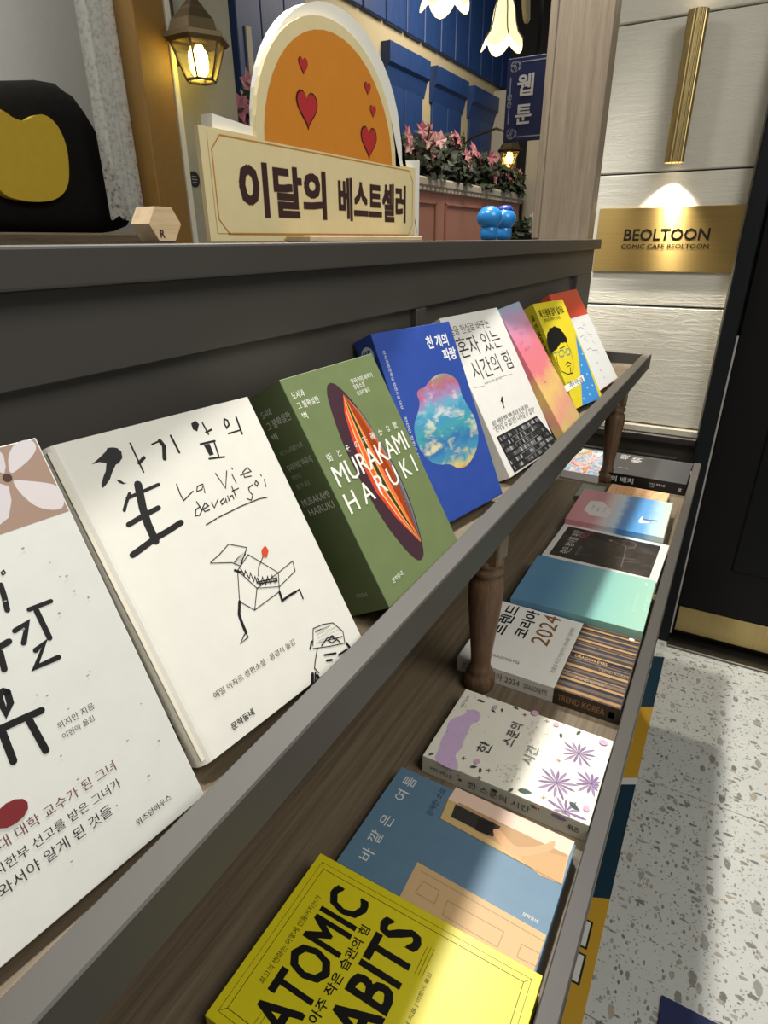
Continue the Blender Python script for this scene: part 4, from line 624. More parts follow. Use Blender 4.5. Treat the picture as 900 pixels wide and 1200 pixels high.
def post(px, py):
    zt = E - .302; zb = E - .565; h = zt - zb
    p = MB()
    r = .0205
    p.box(px - .019, px + .019, py - .019, py + .019, zb + h * .76, zt, M_POST, .0025)
    prof = [(.0155, 0), (.019, .004), (.0205, .02), (.0215, .05), (.0195, .085), (.0150, .105), (.0165, .118), (.0135, .135), (.0135, .18), (.0155, .27), (.0190, .40), (.0218, .52), (.0228, .60), (.0215, .66), (.0165, .685), (.0210, .70), (.0215, .72), (.0165, .735), (.0205, .75), (.0205, .775)]
    p.lathe([(rr, zb + h * zz) for rr, zz in prof], px, py, M_POST, 28)
    p.build('turned_post', bc)
post(.640, .216); post(1.527, .219)

# ------------------------------------------------------------------ books
POSE = {
  'b1': (0.021, 0.2371, -0.288, -6.45, 63.35, 0.1402, 0.2126, 0.016),
  'b2': (0.1716, 0.238, -0.288, -7.65, 58.61, 0.1472, 0.2017, 0.024),
  'b3': (0.3531, 0.2364, -0.288, -0.85, 60.98, 0.1329, 0.1958, 0.045),
  'b4': (0.5215, 0.2575, -0.288, -12.11, 65.34, 0.1326, 0.2107, 0.027),
  'b5': (0.7046, 0.2331, -0.288, -6.55, 59.3, 0.1592, 0.2192, 0.02),
  'b6': (0.9087, 0.208, -0.288, 5.09, 56.55, 0.14, 0.2215, 0.015),
  'b7': (1.0929, 0.2417, -0.288, -9.74, 59.38, 0.1235, 0.2008, 0.02),
  'b8': (1.22, 0.2346, -0.288, -3.31, 57.88, 0.176, 0.212, 0.02),
  'ah': (0.157, 0.034, -0.565, 0, 0, 0.153, 0.217, 0.027),
  'su': (0.3125, 0.04, -0.565, -0.5, 0, 0.132, 0.196, 0.02),
  'fl': (0.468, 0.032, -0.565, 0, 0, 0.129, 0.187, 0.025),
  'tr': (0.655, 0.034, -0.565, 0, 0, 0.168, 0.222, 0.025),
  'te': (0.828, 0.034, -0.565, 1, 0, 0.165, 0.202, 0.035),
  'bl': (1.012, 0.036, -0.565, -1, 0, 0.16, 0.203, 0.022),
  'pk': (1.176, 0.046, -0.565, 1, 0, 0.19, 0.19, 0.034),
  'pe': (1.369, 0.066, -0.565, -1, 0, 0.106, 0.132, 0.014),
  'co': (1.497, 0.2345, -0.565, -3, 0, 0.2, 0.094, 0.02),
  'fa': (1.513, 0.034, -0.565, 0, 0, 0.158, 0.194, 0.03),
}
ART = {
  'b1': [
    ('flower_photo', [
      ('p',(158,132,116),((1,172.1),(139.5,172.1),(139.5,212.1),(1,212.1))),
      ('p',(206,200,202),((121.8,200.8),(124.4,207.6),(129.4,212.2),(135.3,213),(138.5,211.3),(138.5,207.4),(133.9,203.3),(126.9,200),(122,198.1))),
      ('p',(210,203,202),((121.6,195.6),(126.7,193.2),(133.8,190.1),(139.6,186.7),(140.7,180.7),(138,174.5),(132.9,174.8),(126,178.8),(122.3,186.3),(121,192.8))),
      ('p',(203,197,200),((116.4,215.8),(120.8,213.8),(122.5,208.1),(121.2,202.5),(119.2,199.4),(115.7,202),(113.1,207.9))),
      ('p',(206,200,203),((115.5,195.3),(118.4,192.9),(116.8,185.9),(112.3,178.5),(107.5,176.6),(108.3,184.4))),
      ('e',(70,45,35),(119.6,197),2.2,2.2),
    ]),
    ('brush_title', [
      ('l',(22,22,22),2.48,((96.4,150),(95.8,145.2),(94.3,137.8))),
      ('l',(22,22,22),0.62,((99,155.3),(100.3,155.8),(100.5,154.4),(99.1,153.8),(98.9,154.9))),
      ('l',(22,22,22),2.6,((93.3,127.5),(99.3,128.4),(94.3,120.5))),
      ('l',(22,22,22),2.6,((105.3,132.2),(105.2,117.1))),
      ('l',(22,22,22),2.23,((102.6,133.9),(112.9,133.3))),
      ('l',(22,22,22),2.73,((97.5,114.8),(102.3,116.1),(94,107.5),(104.8,106.7))),
      ('l',(22,22,22),3.1,((81.9,123.7),(85.1,123.8),(89,124.1))),
      ('l',(22,22,22),2.73,((84,121.2),(82.5,113.3))),
      ('l',(22,22,22),2.98,((79.5,103.2),(78.6,98.1),(75.5,95.1),(75.5,101.3),(76.1,104.1),(78.2,104.6),(79.5,103.2))),
      ('l',(22,22,22),3.35,((66.7,90.4),(79.8,89),(88.3,87.9))),
      ('l',(22,22,22),3.22,((70.9,88.1),(69.6,73.9))),
      ('l',(22,22,22),3.22,((82.2,87),(82.7,70.1))),
    ]),
    ('author_lettering', [
      ('t',(70,70,70),'위지안 지음',(91.3,77,109.7,1,'a'),0,0),
      ('t',(70,70,70),'이현아 옮김',(91.3,71.5,107.2,1,'a'),0,0),
    ]),
    ('blurb_lettering', [
      ('t',(112,70,66),'100대 대학 교수가 된 그녀',(42.6,45,106.2,1,'a'),0,0),
      ('t',(50,48,46),'서 시한부 선고를 받은 그녀가',(38.5,36.1,104.9,1,'a'),0,0),
      ('t',(50,48,46),'게 와서야 알게 된 것들',(35.8,27.4,96.1,1,'a'),0,0),
    ]),
    ('publisher_lettering', [
      ('t',(50,50,50),'위즈덤하우스',(103.3,12.6,123.7,1,'a'),0.01,0),
    ]),
    ('red_seal', [
      ('e',(120,40,42),(60.1,54.2),7.2,5.2),
    ]),
    ('paper_flecks', [
      ('e',(150,148,140),(76.5,120.2),0.44,0.43),
      ('e',(150,148,140),(120.3,151.1),0.33,0.32),
      ('e',(150,148,140),(12.6,76.3),0.27,0.41),
      ('e',(150,148,140),(89.1,49.7),0.69,0.46),
      ('e',(150,148,140),(9.1,95.7),0.42,0.4),
      ('e',(150,148,140),(42.3,117.7),0.54,0.3),
      ('e',(150,148,140),(75.7,132),0.45,0.33),
      ('e',(150,148,140),(55.7,157.7),0.88,0.49),
      ('e',(150,148,140),(121.6,142.8),0.5,0.28),
      ('e',(150,148,140),(89.6,95.5),0.49,0.33),
      ('e',(150,148,140),(58,81),0.43,0.35),
      ('e',(150,148,140),(64.6,145.2),0.63,0.35),
      ('e',(150,148,140),(41.6,78.6),0.38,0.32),
      ('e',(150,148,140),(71.8,18.3),0.56,0.38),
      ('e',(150,148,140),(96.6,126.5),0.7,0.49),
      ('e',(150,148,140),(53.8,113.6),0.47,0.45),
      ('e',(150,148,140),(47.7,77),0.29,0.33),
      ('e',(150,148,140),(130.4,41.8),0.7,0.48),
      ('e',(150,148,140),(98.7,82),0.64,0.27),
      ('e',(150,148,140),(15.3,36.7),0.35,0.29),
      ('e',(150,148,140),(22.5,94.8),0.37,0.58),
      ('e',(150,148,140),(93.2,92.8),0.71,0.34),
      ('e',(150,148,140),(124.6,141.7),0.72,0.42),
      ('e',(150,148,140),(113.8,126.2),0.68,0.57),
      ('e',(150,148,140),(87.1,64.1),0.61,0.32),
      ('e',(150,148,140),(30.6,123.1),0.76,0.59),
      ('e',(150,148,140),(114.9,93.2),0.31,0.42),
      ('e',(150,148,140),(124.8,133.2),0.57,0.41),
      ('e',(150,148,140),(33.9,33.1),0.3,0.56),
      ('e',(150,148,140),(87.9,27.5),0.52,0.27),
      ('e',(150,148,140),(32.8,123.9),0.67,0.42),
      ('e',(150,148,140),(41.2,111),0.87,0.4),
      ('e',(150,148,140),(15,13.5),0.3,0.59),
      ('e',(150,148,140),(75.2,141.4),0.36,0.34),
      ('e',(150,148,140),(94.6,151),0.47,0.27),
      ('e',(150,148,140),(116.6,51.7),0.73,0.31),
      ('e',(150,148,140),(95,142.1),0.72,0.38),
      ('e',(150,148,140),(99,26.9),0.45,0.4),
      ('e',(150,148,140),(118.3,29.2),0.82,0.53),
      ('e',(150,148,140),(130.4,64.3),0.38,0.33),
      ('e',(150,148,140),(112,162.4),0.7,0.42),
      ('e',(150,148,140),(42.7,140.8),0.82,0.28),
      ('e',(150,148,140),(33.6,140.5),0.8,0.36),
      ('e',(150,148,140),(41.7,74.7),0.6,0.28),
      ('e',(150,148,140),(113.1,91.7),0.75,0.33),
      ('e',(150,148,140),(129.6,127.2),0.47,0.58),
    ]),
  ],
  'b2': [
    ('brush_title', [
      ('p',(24,24,24),((20.6,185.4),(27.5,188.4),(31.9,190.6),(33.6,192.3),(36.7,191.9),(39.2,190.7),(40.7,188.1),(39.4,184.1),(36,181.7),(33.9,181.4),(29.8,177.7),(26.6,174.1),(22.6,171.4),(20.1,170.4),(20.7,172.9),(23.6,176.6),(26.5,179.5),(29,183.8),(25.4,185.5))),
      ('p',(24,24,24),((29.8,173),(32.2,171.5),(33.5,169.5),(35,168.9),(32.4,168.9),(30.6,170.5))),
      ('l',(24,24,24),1.1,((48.1,191.4),(47.9,182.9),(47.7,172.1))),
      ('l',(24,24,24),2.2,((47.6,178.2),(52.3,180.6))),
      ('l',(24,24,24),1.2,((61.1,187.1),(67.1,187.9))),
      ('l',(24,24,24),2.8,((67.1,187.9),(68.2,184),(64.6,176.2))),
      ('l',(24,24,24),1.5,((75.8,189.2),(76.1,177.2))),
      ('l',(24,24,24),1.2,((102.1,191.8),(102.5,183.3))),
      ('l',(24,24,24),1.4,((101.4,185),(106.4,185.8))),
      ('l',(24,24,24),1.5,((93.4,178.4),(104.8,177.7))),
      ('l',(24,24,24),1.2,((103.9,176.7),(102.4,167.4))),
      ('l',(24,24,24),1.3,((94.5,167.4),(106.2,165.4))),
      ('l',(24,24,24),1.3,((119.9,190.5),(121.9,188.8),(121.4,185.6),(118.4,183.9),(118.2,187.3),(119.9,190.5))),
      ('l',(24,24,24),1.2,((117.8,179.8),(128.4,179.8))),
      ('l',(24,24,24),1.5,((129.9,189.4),(128.3,176.9))),
      ('l',(24,24,24),2.2,((31,160.2),(53.1,162))),
      ('l',(24,24,24),2,((33.5,162.5),(29,157.8),(25.9,154))),
      ('l',(24,24,24),5,((40.9,166),(37,151.8),(35.3,141.4),(35,130.5))),
      ('l',(24,24,24),3.2,((24.4,145.3),(34.9,147.1),(46.2,148.5))),
      ('l',(24,24,24),3.8,((18.5,128),(35.4,131.9),(46,133.3),(55.5,135))),
      ('p',(24,24,24),((93.7,193.4),(97.8,194.6),(99.2,191.5),(95.4,187.2),(93.1,189.2))),
      ('p',(24,24,24),((95.3,177.3),(100,176.9),(99.4,169.2),(95.9,169.3))),
    ]),
    ('french_subtitle', [
      ('l',(24,24,24),0.75,((64.3,158.6),(63.6,152.2),(63.7,147.2),(72.8,150.8))),
      ('l',(24,24,24),0.75,((81.4,153),(77.1,152.7),(75.1,149.7),(79.4,149.9),(81.7,152.6),(80.2,147.2))),
      ('l',(24,24,24),0.75,((94,156.8),(96.1,145),(102.9,155.8))),
      ('l',(24,24,24),0.75,((105.6,152.2),(105.7,145.9))),
      ('l',(24,24,24),0.75,((107.6,156.6),(107.9,155.6))),
      ('l',(24,24,24),0.75,((111.7,149.9),(121.3,149.8),(119.6,153.3),(114.5,151.2),(114.1,147.4),(119.7,146.7))),
      ('l',(24,24,24),0.75,((72.5,139.9),(68.7,139),(66.5,135.5),(69.4,134.8),(72.6,137.3),(71.7,143.6))),
      ('l',(24,24,24),0.75,((73.1,137.5),(78.4,138.3),(76.8,140.9),(73.5,138.3),(74,135.8),(77.8,135.7))),
      ('l',(24,24,24),0.75,((81.4,139.6),(81.6,135.7),(86.8,139.9))),
      ('l',(24,24,24),0.75,((90.9,139.1),(87.9,138),(88,135.9),(91.3,136.8),(92.7,138.8),(92.1,135.5))),
      ('l',(24,24,24),0.75,((94.9,139.8),(94.1,136.2),(96.4,138.9),(98.5,138.9),(98.2,136.2))),
      ('l',(24,24,24),0.75,((101.1,144.8),(100.6,136.9))),
      ('l',(24,24,24),0.75,((99.8,141.7),(105.5,141.9))),
      ('l',(24,24,24),0.75,((117.6,140.7),(113.1,139.7),(112.5,137),(113.8,134),(110.8,131),(108.1,133.1))),
      ('l',(24,24,24),0.75,((121.5,142.6),(122.5,140.4),(120.4,138.7),(119.3,140.6),(121.5,142.6))),
      ('l',(24,24,24),0.75,((128.6,141.2),(127.4,136))),
      ('l',(24,24,24),0.75,((127.5,145.3),(127.6,144.2))),
      ('l',(24,24,24),0.75,((70.6,127.5),(79.7,128.7))),
      ('l',(24,24,24),0.75,((80.8,128.8),(100.4,129.9),(117.5,129.8),(124,128.6))),
    ]),
    ('box_figure_drawing', [
      ('l',(24,24,24),0.6,((61.7,104.5),(69.6,106.5),(79.2,110.1),(90.9,102.8),(80.1,93.7),(75.5,98.2),(61.4,104))),
      ('l',(24,24,24),0.6,((76.8,92),(89.3,98.2),(104.9,77.7),(84.1,75.5),(76.8,92))),
      ('l',(24,24,24),0.6,((76.8,92),(68,73.4),(75.3,63.6),(84.1,75.5))),
      ('l',(24,24,24),0.6,((75.3,63.6),(98.9,65.9),(104.9,77.7))),
      ('l',(24,24,24),0.5,((84.1,75.5),(100.7,68.9))),
      ('l',(24,24,24),0.6,((104.9,77.7),(120.1,80.1),(118.4,73),(100.7,68.9))),
      ('l',(24,24,24),0.9,((77.4,97.8),(84.1,100.4),(76.9,96),(86.3,100.7),(78.4,95.3),(88.4,101.1),(80.1,95),(87.5,99.4))),
      ('l',(24,24,24),0.9,((79.4,91.9),(79.7,87.2),(81.9,89.5),(82,83.6),(84.7,86.6),(84.2,80.5),(86.7,83.2),(86,78.4))),
      ('l',(24,24,24),0.9,((87.7,81.4),(87.8,76.3),(91.8,80.4),(91.4,74.6),(95.6,79.1),(95.3,73.2),(99.3,78.3),(98.6,72.5),(102.3,76.9),(100.9,72.8))),
      ('l',(24,24,24),0.9,((86.8,78.9),(101.7,75))),
      ('l',(24,24,24),0.9,((86.6,77.7),(100.7,73.3))),
      ('l',(24,24,24),0.6,((89.2,82.2),(92.2,87.3),(99.6,92.7))),
      ('l',(24,24,24),2,((68,73.4),(63.6,66.3),(62.7,59.7),(62.4,53.7))),
      ('l',(24,24,24),0.8,((62.4,53.7),(62.3,50.6),(55.5,49.8),(60.5,53.2),(62.4,53.7))),
      ('l',(24,24,24),1.8,((98.9,65.9),(97.8,59.4),(104.4,60),(111.3,60))),
      ('l',(24,24,24),1,((111.3,60),(114.8,60.1),(114.2,53))),
      ('l',(24,24,24),1.6,((74.9,92.9),(78.1,90))),
      ('p',(205,70,45),((100.2,96.8),(102.9,98),(104.8,98.5),(105.6,94.5),(101.8,90.7),(98.7,92.4))),
    ]),
    ('portrait_drawing', [
      ('l',(24,24,24),0.7,((104.5,21.1),(110.8,31.1),(120.2,29.6),(128.7,26.3),(133.6,16.8),(130.7,8.9),(117.5,13.5),(103.5,19.4))),
      ('l',(24,24,24),0.9,((111.5,28.5),(125.3,25.8),(111.1,26),(129.5,22.6),(110.7,23.5),(131.4,19.8),(110.5,21.4),(131.5,16.9),(108,21),(130.8,14))),
      ('l',(24,24,24),0.8,((117.8,17.9),(122.3,18.2),(124.2,14.4),(120.1,14.8),(117.8,17.9))),
      ('l',(24,24,24),1,((111,17.5),(117.7,19.5),(123.3,18.8),(127,11.5))),
      ('l',(24,24,24),0.8,((106.7,17.6),(101.1,11.9),(97.5,7.4),(99.1,3.1))),
      ('l',(24,24,24),1.4,((109.8,10.8),(119.4,6.9))),
      ('l',(24,24,24),1.6,((109.5,6.6),(113.7,4.7))),
      ('l',(24,24,24),1.4,((121,4.6),(130.1,4.1))),
      ('l',(24,24,24),1.2,((119.1,1.6),(116.8,-2.8),(121.9,-4.6))),
      ('l',(24,24,24),2.6,((94,5),(89,-3))),
      ('l',(24,24,24),2.2,((97,2.1),(97.6,-4.9))),
      ('l',(24,24,24),1.5,((96.6,4.6),(91.6,-3.4))),
      ('l',(24,24,24),1.5,((105,24.2),(101.4,20.6))),
      ('l',(24,24,24),2,((131.9,7.8),(133,3.5))),
    ]),
    ('author_lettering', [
      ('t',(70,70,66),'에밀 아자르 장편소설 · 용경식 옮김',(24.6,31.3,92.1,1,'a'),0,0),
    ]),
    ('publisher_lettering', [
      ('t',(24,24,24),'문학동네',(25.8,9.2,43.1,1,'a'),0.02,0),
    ]),
  ],
  'b3': [
    ('title_lettering', [
      ('t',(235,236,225),'도시와',(5,178.5,20,184.5),0.01,0),
      ('t',(235,236,225),'그 불확실한',(5.5,170,33,176),0.01,0),
      ('t',(235,236,225),'벽',(6,161.5,11.5,167.5),0.01,0),
    ]),
    ('author_lettering', [
      ('t',(235,236,225),'무라카미 하루키',(83.3,177.2,118.1,1,'a'),0.01,0),
      ('t',(235,236,225),'장편소설',(83.5,172.1,100.4,1,'a'),0,0),
      ('t',(235,236,225),'홍은주 옮김',(84.1,166.1,104.3,1,'a'),0.01,0),
    ]),
    ('oval_illustration', [
      ('p',(66,42,52),((48.6,179),(52.1,181.6),(57.2,182.1),(62.8,178.9),(71.4,166.5),(81.6,140.9),(88.9,104.3),(90.5,71.3),(84.2,40.7),(75.1,17.2),(70,12.7),(63.7,12.2),(58.2,16.4),(50.3,31.2),(41,58.8),(36.6,96),(35.7,126.1),(39.6,154.3),(44.5,172.6))),
    ]),
    ('oval_stripes', [
      ('p',(206,70,48),((65.4,169.9),(55.8,155.1),(50.2,134.1),(47.7,109.8),(48.5,84),(58.1,56.9),(75.5,25.2),(61.5,56.6),(53.4,83.2),(52.5,108.9),(54.4,133.3),(58.4,154.6))),
      ('p',(228,200,120),((65.4,169.9),(58.4,154.6),(54.4,133.3),(52.5,108.9),(53.4,83.2),(61.5,56.6),(75.8,25.3),(75.8,25.4),(62.6,56.4),(55,83),(54,108.6),(55.7,133),(59.2,154.5))),
      ('p',(226,98,58),((65.4,169.9),(59.2,154.5),(55.7,133),(54,108.6),(55,83),(62.6,56.4),(75.8,25.4),(76,25.4),(66.1,56.1),(59.9,82.2),(59,107.6),(60,132.1),(61.9,154))),
      ('p',(235,190,110),((65.4,169.9),(61.9,154),(60,132.1),(59,107.6),(59.9,82.2),(66.1,56.1),(76,25.4),(76.1,25.5),(67.2,55.9),(61.5,81.9),(60.5,107.3),(61.3,131.8),(62.7,153.8))),
      ('p',(62,58,30),((65.4,169.9),(62.7,153.8),(61.3,131.8),(60.5,107.3),(61.5,81.9),(67.2,55.9),(76.1,25.5),(76.3,25.5),(70.4,55.6),(66.2,81.1),(65.2,106.4),(65.3,131),(65.2,153.4))),
      ('p',(220,170,90),((65.4,169.9),(65.2,153.4),(65.3,131),(65.2,106.4),(66.2,81.1),(70.4,55.6),(76.3,25.5),(76.4,25.6),(71.5,55.5),(67.8,80.9),(66.8,106.1),(66.7,130.7),(66,153.2))),
      ('p',(234,112,66),((65.4,169.9),(66,153.2),(66.7,130.7),(66.8,106.1),(67.8,80.9),(71.5,55.5),(76.4,25.6),(76.7,25.7),(77.6,54.8),(76.6,79.4),(75.6,104.4),(74.2,129.1),(70.6,152.3))),
      ('p',(250,180,140),((65.4,169.9),(70.6,152.3),(74.2,129.1),(75.6,104.4),(76.6,79.4),(77.6,54.8),(76.7,25.7),(76.8,25.7),(78.7,54.7),(78.3,79.2),(77.2,104.1),(75.6,128.8),(71.4,152.2))),
      ('p',(86,44,30),((65.4,169.9),(71.4,152.2),(75.6,128.8),(77.2,104.1),(78.3,79.2),(78.7,54.7),(76.8,25.7),(77,25.8),(81.6,54.4),(82.4,78.5),(81.3,103.3),(79.1,128.1),(73.6,151.8))),
      ('p',(200,90,40),((65.4,169.9),(73.6,151.8),(79.1,128.1),(81.3,103.3),(82.4,78.5),(81.6,54.4),(77,25.8),(77.1,25.8),(83.5,54.2),(85.3,78),(84.2,102.8),(81.6,127.6),(75,151.5))),
      ('p',(120,118,125),((65.4,169.9),(75,151.5),(81.6,127.6),(84.2,102.8),(85.3,78),(83.5,54.2),(77.1,25.8),(77.2,25.9),(85.5,54),(88.3,77.5),(87.1,102.2),(84.1,127.1),(76.5,151.2))),
    ]),
    ('latin_lettering', [
      ('t',(235,236,225),'MURAKAMI',(8.7,111.4,124.3,1.1,'a'),0.01,0),
      ('t',(235,236,225),'H A R U K I',(7.4,88.4,121.2,1.05,'a'),0.01,0),
    ]),
    ('kana_lettering', [
      ('t',(235,236,225),'街   と   そ   の   不   確   か   な   壁',(9.7,127.5,120.3,1,'a'),0,0),
    ]),
    ('publisher_lettering', [
      ('t',(235,236,225),'문학동네',(17.2,15.4,33.4,1,'a'),0.01,0),
    ]),
  ],
  'b4': [
    ('cloud_illustration', [
      ('p','SKYART',((55.5,145.4),(63.1,150.2),(80.2,155.2),(96,154.9),(109.4,149),(115.4,139.2),(113.2,126.4),(117.8,113.8),(124.4,97.5),(123.3,81.3),(115.9,66.5),(99.3,54.3),(80.5,47.6),(65.2,50.3),(55.7,58.7),(41.1,61),(28.7,66.6),(19,76.8),(15.2,90),(16.3,104.5),(21.8,114),(32.2,122.6),(40.2,131.9),(38.3,139.8),(42.6,145))),
    ]),
    ('title_lettering', [
      ('t',(240,240,240),'천 개의',(80.9,191.1,119.2,1.15,'a'),0.03,0),
      ('t',(240,240,240),'파랑',(102.4,174.2,127.1,1.1,'a'),0.03,0),
    ]),
    ('author_lettering', [
      ('t',(225,228,235),'한국과학문학상 장편소설 대상',(8,130,12,192),0,-90),
      ('t',(225,228,235),'천선란 장편소설',(8,78,12,122),0,-90),
    ]),
  ],
  'b5': [
    ('title_lettering', [
      ('t',(48,46,46),'꿈을 현실로 바꾸는',(8,199.8,116.1,1,'a'),0,0),
      ('t',(48,46,46),'혼자 있는',(12,176.4,129.3,1,'a'),0,0),
      ('t',(48,46,46),'시간의 힘',(20,143.3,133.8,1,'a'),0,0),
    ]),
    ('author_lettering', [
      ('t',(90,88,86),'사이토 다카시 지음 · 장은주 옮김',(37.4,123.4,86.3,1,'a'),0,0),
      ('l',(130,130,130),0.5,((8.2,123.6),(35.2,120.8))),
      ('l',(130,130,130),0.5,((86.5,124.2),(119.5,122.4))),
    ]),
    ('figure_silhouette', [
      ('p',(22,22,22),((65.4,99.6),(68.6,98.1),(64.1,94.4),(65.3,91.3),(60.8,88.2),(61.3,83.1),(58,83.8),(58.8,89.7),(61.1,93.6),(55.7,92.6),(61.3,96.4))),
    ]),
    ('blurb_lettering', [
      ('t',(48,46,46),'많은 사람을 변화 하며 성공할 용기를 준다',(14,72.2,124.9,1.1,'a'),0.01,0),
      ('t',(96,94,92),'"혼자일 수 없다면 나아갈 수 없다"',(12,63.9,138.7,1.1,'a'),0,0),
    ]),
    ('library_photo', [
      ('p','LIBRARY',((10.4,54.5),(136.6,54),(169.3,1.1),(15.2,2.7))),
      ('p',(48,48,48),((13.4,46.7),(15.8,46.7),(15.2,52.1),(13,51))),
      ('p',(130,130,130),((16.4,46.7),(19.5,46.7),(18.9,51.8),(15.8,51.6))),
      ('p',(60,60,60),((20.3,46.7),(25,46.7),(24.2,52.2),(19.7,51.2))),
      ('p',(130,130,130),((26.2,46.7),(29.3,46.7),(28.6,51.2),(25.4,52.2))),
      ('p',(95,95,95),((30.1,46.7),(32.4,46.7),(31.5,51.9),(29.3,51.4))),
      ('p',(60,60,60),((33,46.7),(36.6,46.7),(35.6,51.9),(32.1,51.9))),
      ('p',(30,30,30),((37.4,46.7),(40,46.7),(39.1,51),(36.6,50.9))),
      ('p',(130,130,130),((40.6,46.6),(45.4,46.6),(44.5,50.8),(39.5,52))),
      ('p',(130,130,130),((46.6,46.6),(48.5,46.6),(47.4,51.2),(45.6,51))),
      ('p',(48,48,48),((49,46.6),(52.7,46.6),(51.5,51.4),(47.6,52.3))),
      ('p',(60,60,60),((53.7,46.6),(57.1,46.6),(56,50.8),(52.2,52.3))),
      ('p',(60,60,60),((58,46.6),(62.2,46.6),(60.9,50.9),(56.9,50.8))),
      ('p',(95,95,95),((63.2,46.6),(65.1,46.6),(63.7,51.3),(61.6,52.1))),
      ('p',(95,95,95),((65.5,46.6),(68,46.6),(66.5,51.4),(64.2,51))),
      ('p',(30,30,30),((68.6,46.6),(72,46.5),(70.7,50.8),(67,51.7))),
      ('p',(95,95,95),((72.9,46.5),(76.4,46.5),(74.8,51.2),(71.5,50.9))),
      ('p',(30,30,30),((77.2,46.5),(81,46.5),(79.2,51.6),(75.4,51.7))),
      ('p',(130,130,130),((82,46.5),(84.6,46.5),(82.9,50.9),(80,52))),
      ('p',(165,165,165),((85.2,46.5),(88.3,46.5),(86.5,51.3),(83.2,51.8))),
      ('p',(130,130,130),((89.1,46.5),(91.6,46.5),(89.5,51.6),(87,51.8))),
      ('p',(95,95,95),((92.2,46.5),(96.9,46.5),(94.7,51.6),(90.5,50.7))),
      ('p',(60,60,60),((98.1,46.5),(100.8,46.4),(99,50.7),(96.3,50.7))),
      ('p',(130,130,130),((101.5,46.4),(103.9,46.4),(102,50.6),(99.2,51.6))),
      ('p',(165,165,165),((104.5,46.4),(108.2,46.4),(105.9,51.3),(102.6,50.6))),
      ('p',(60,60,60),((109.1,46.4),(112.4,46.4),(110.3,50.7),(106.5,51.9))),
      ('p',(130,130,130),((113.3,46.4),(117,46.4),(114.7,50.8),(110.8,51.4))),
      ('p',(165,165,165),((117.9,46.4),(123.5,46.4),(120.4,52),(115.5,51.2))),
      ('p',(30,30,30),((124.9,46.4),(128.4,46.4),(125.9,50.9),(122.3,51.1))),
      ('p',(130,130,130),((129.3,46.3),(134.2,46.3),(131.2,51.3),(126.7,50.9))),
      ('p',(130,130,130),((135.4,46.3),(138.7,46.3),(135.8,51.1),(132.7,50.8))),
      ('p',(95,95,95),((14.3,38.5),(18.6,38.5),(18.1,42.8),(13.8,43.7))),
      ('p',(60,60,60),((19.6,38.5),(21.6,38.5),(21.1,42.7),(19.1,43))),
      ('p',(60,60,60),((22.2,38.5),(24.3,38.5),(23.7,42.9),(21.6,43))),
      ('p',(60,60,60),((24.8,38.5),(28.8,38.4),(28,43.7),(24.2,43.2))),
      ('p',(48,48,48),((29.9,38.4),(32.7,38.4),(31.9,43.1),(29,43.6))),
      ('p',(165,165,165),((33.4,38.4),(37.9,38.4),(37.1,42.8),(32.5,44))),
      ('p',(30,30,30),((39,38.4),(42.3,38.4),(41.2,43.7),(38,44))),
      ('p',(130,130,130),((43.1,38.4),(45.7,38.4),(44.5,43.9),(42,43.9))),
      ('p',(60,60,60),((46.4,38.4),(49.3,38.4),(48.3,42.8),(45.4,42.8))),
      ('p',(30,30,30),((50.1,38.4),(53.9,38.3),(52.8,42.7),(48.8,43.8))),
      ('p',(95,95,95),((54.8,38.3),(58.6,38.3),(57.3,43.5),(53.7,42.8))),
      ('p',(130,130,130),((59.6,38.3),(63.7,38.3),(62.1,43.8),(58.5,42.5))),
      ('p',(48,48,48),((64.7,38.3),(69.8,38.3),(68.5,42.5),(63.4,42.9))),
      ('p',(165,165,165),((71.1,38.3),(74.3,38.3),(72.6,43.4),(69.7,42.6))),
      ('p',(48,48,48),((75.1,38.3),(78.6,38.3),(76.7,43.8),(73.6,42.8))),
      ('p',(60,60,60),((79.5,38.2),(82.2,38.2),(80.6,42.7),(77.8,43.2))),
      ('p',(165,165,165),((82.8,38.2),(85.5,38.2),(83.7,43.1),(80.9,43.8))),
      ('p',(60,60,60),((86.2,38.2),(90.7,38.2),(88.7,43.2),(84.4,43.3))),
      ('p',(30,30,30),((91.8,38.2),(94.9,38.2),(93.1,42.7),(90,42.7))),
      ('p',(48,48,48),((95.7,38.2),(98,38.2),(95.7,43.7),(93.6,43.4))),
      ('p',(60,60,60),((98.6,38.2),(101.1,38.2),(99.1,42.8),(96.4,43.2))),
      ('p',(48,48,48),((101.7,38.2),(106.8,38.1),(104.6,42.9),(99.6,43))),
      ('p',(165,165,165),((108.1,38.1),(112.3,38.1),(109.9,43.1),(105.5,43.7))),
      ('p',(95,95,95),((113.4,38.1),(116.1,38.1),(113.5,43.4),(110.7,43.7))),
      ('p',(95,95,95),((116.8,38.1),(120.2,38.1),(117.5,43.3),(114.5,42.8))),
      ('p',(95,95,95),((121,38.1),(124.6,38.1),(121.9,43.3),(118.6,42.9))),
      ('p',(60,60,60),((125.6,38.1),(130.6,38.1),(127.6,43.6),(122.6,43.7))),
      ('p',(60,60,60),((131.9,38),(136.6,38),(133.8,43),(129.2,42.8))),
      ('p',(30,30,30),((137.8,38),(141.9,38),(139.2,42.5),(134.8,43.2))),
      ('p',(30,30,30),((15.1,30.2),(17,30.2),(16.4,35.6),(14.6,35.7))),
      ('p',(95,95,95),((17.4,30.2),(22.2,30.2),(21.6,34.8),(17,34.6))),
      ('p',(130,130,130),((23.4,30.2),(26.6,30.2),(25.9,34.9),(22.7,35.5))),
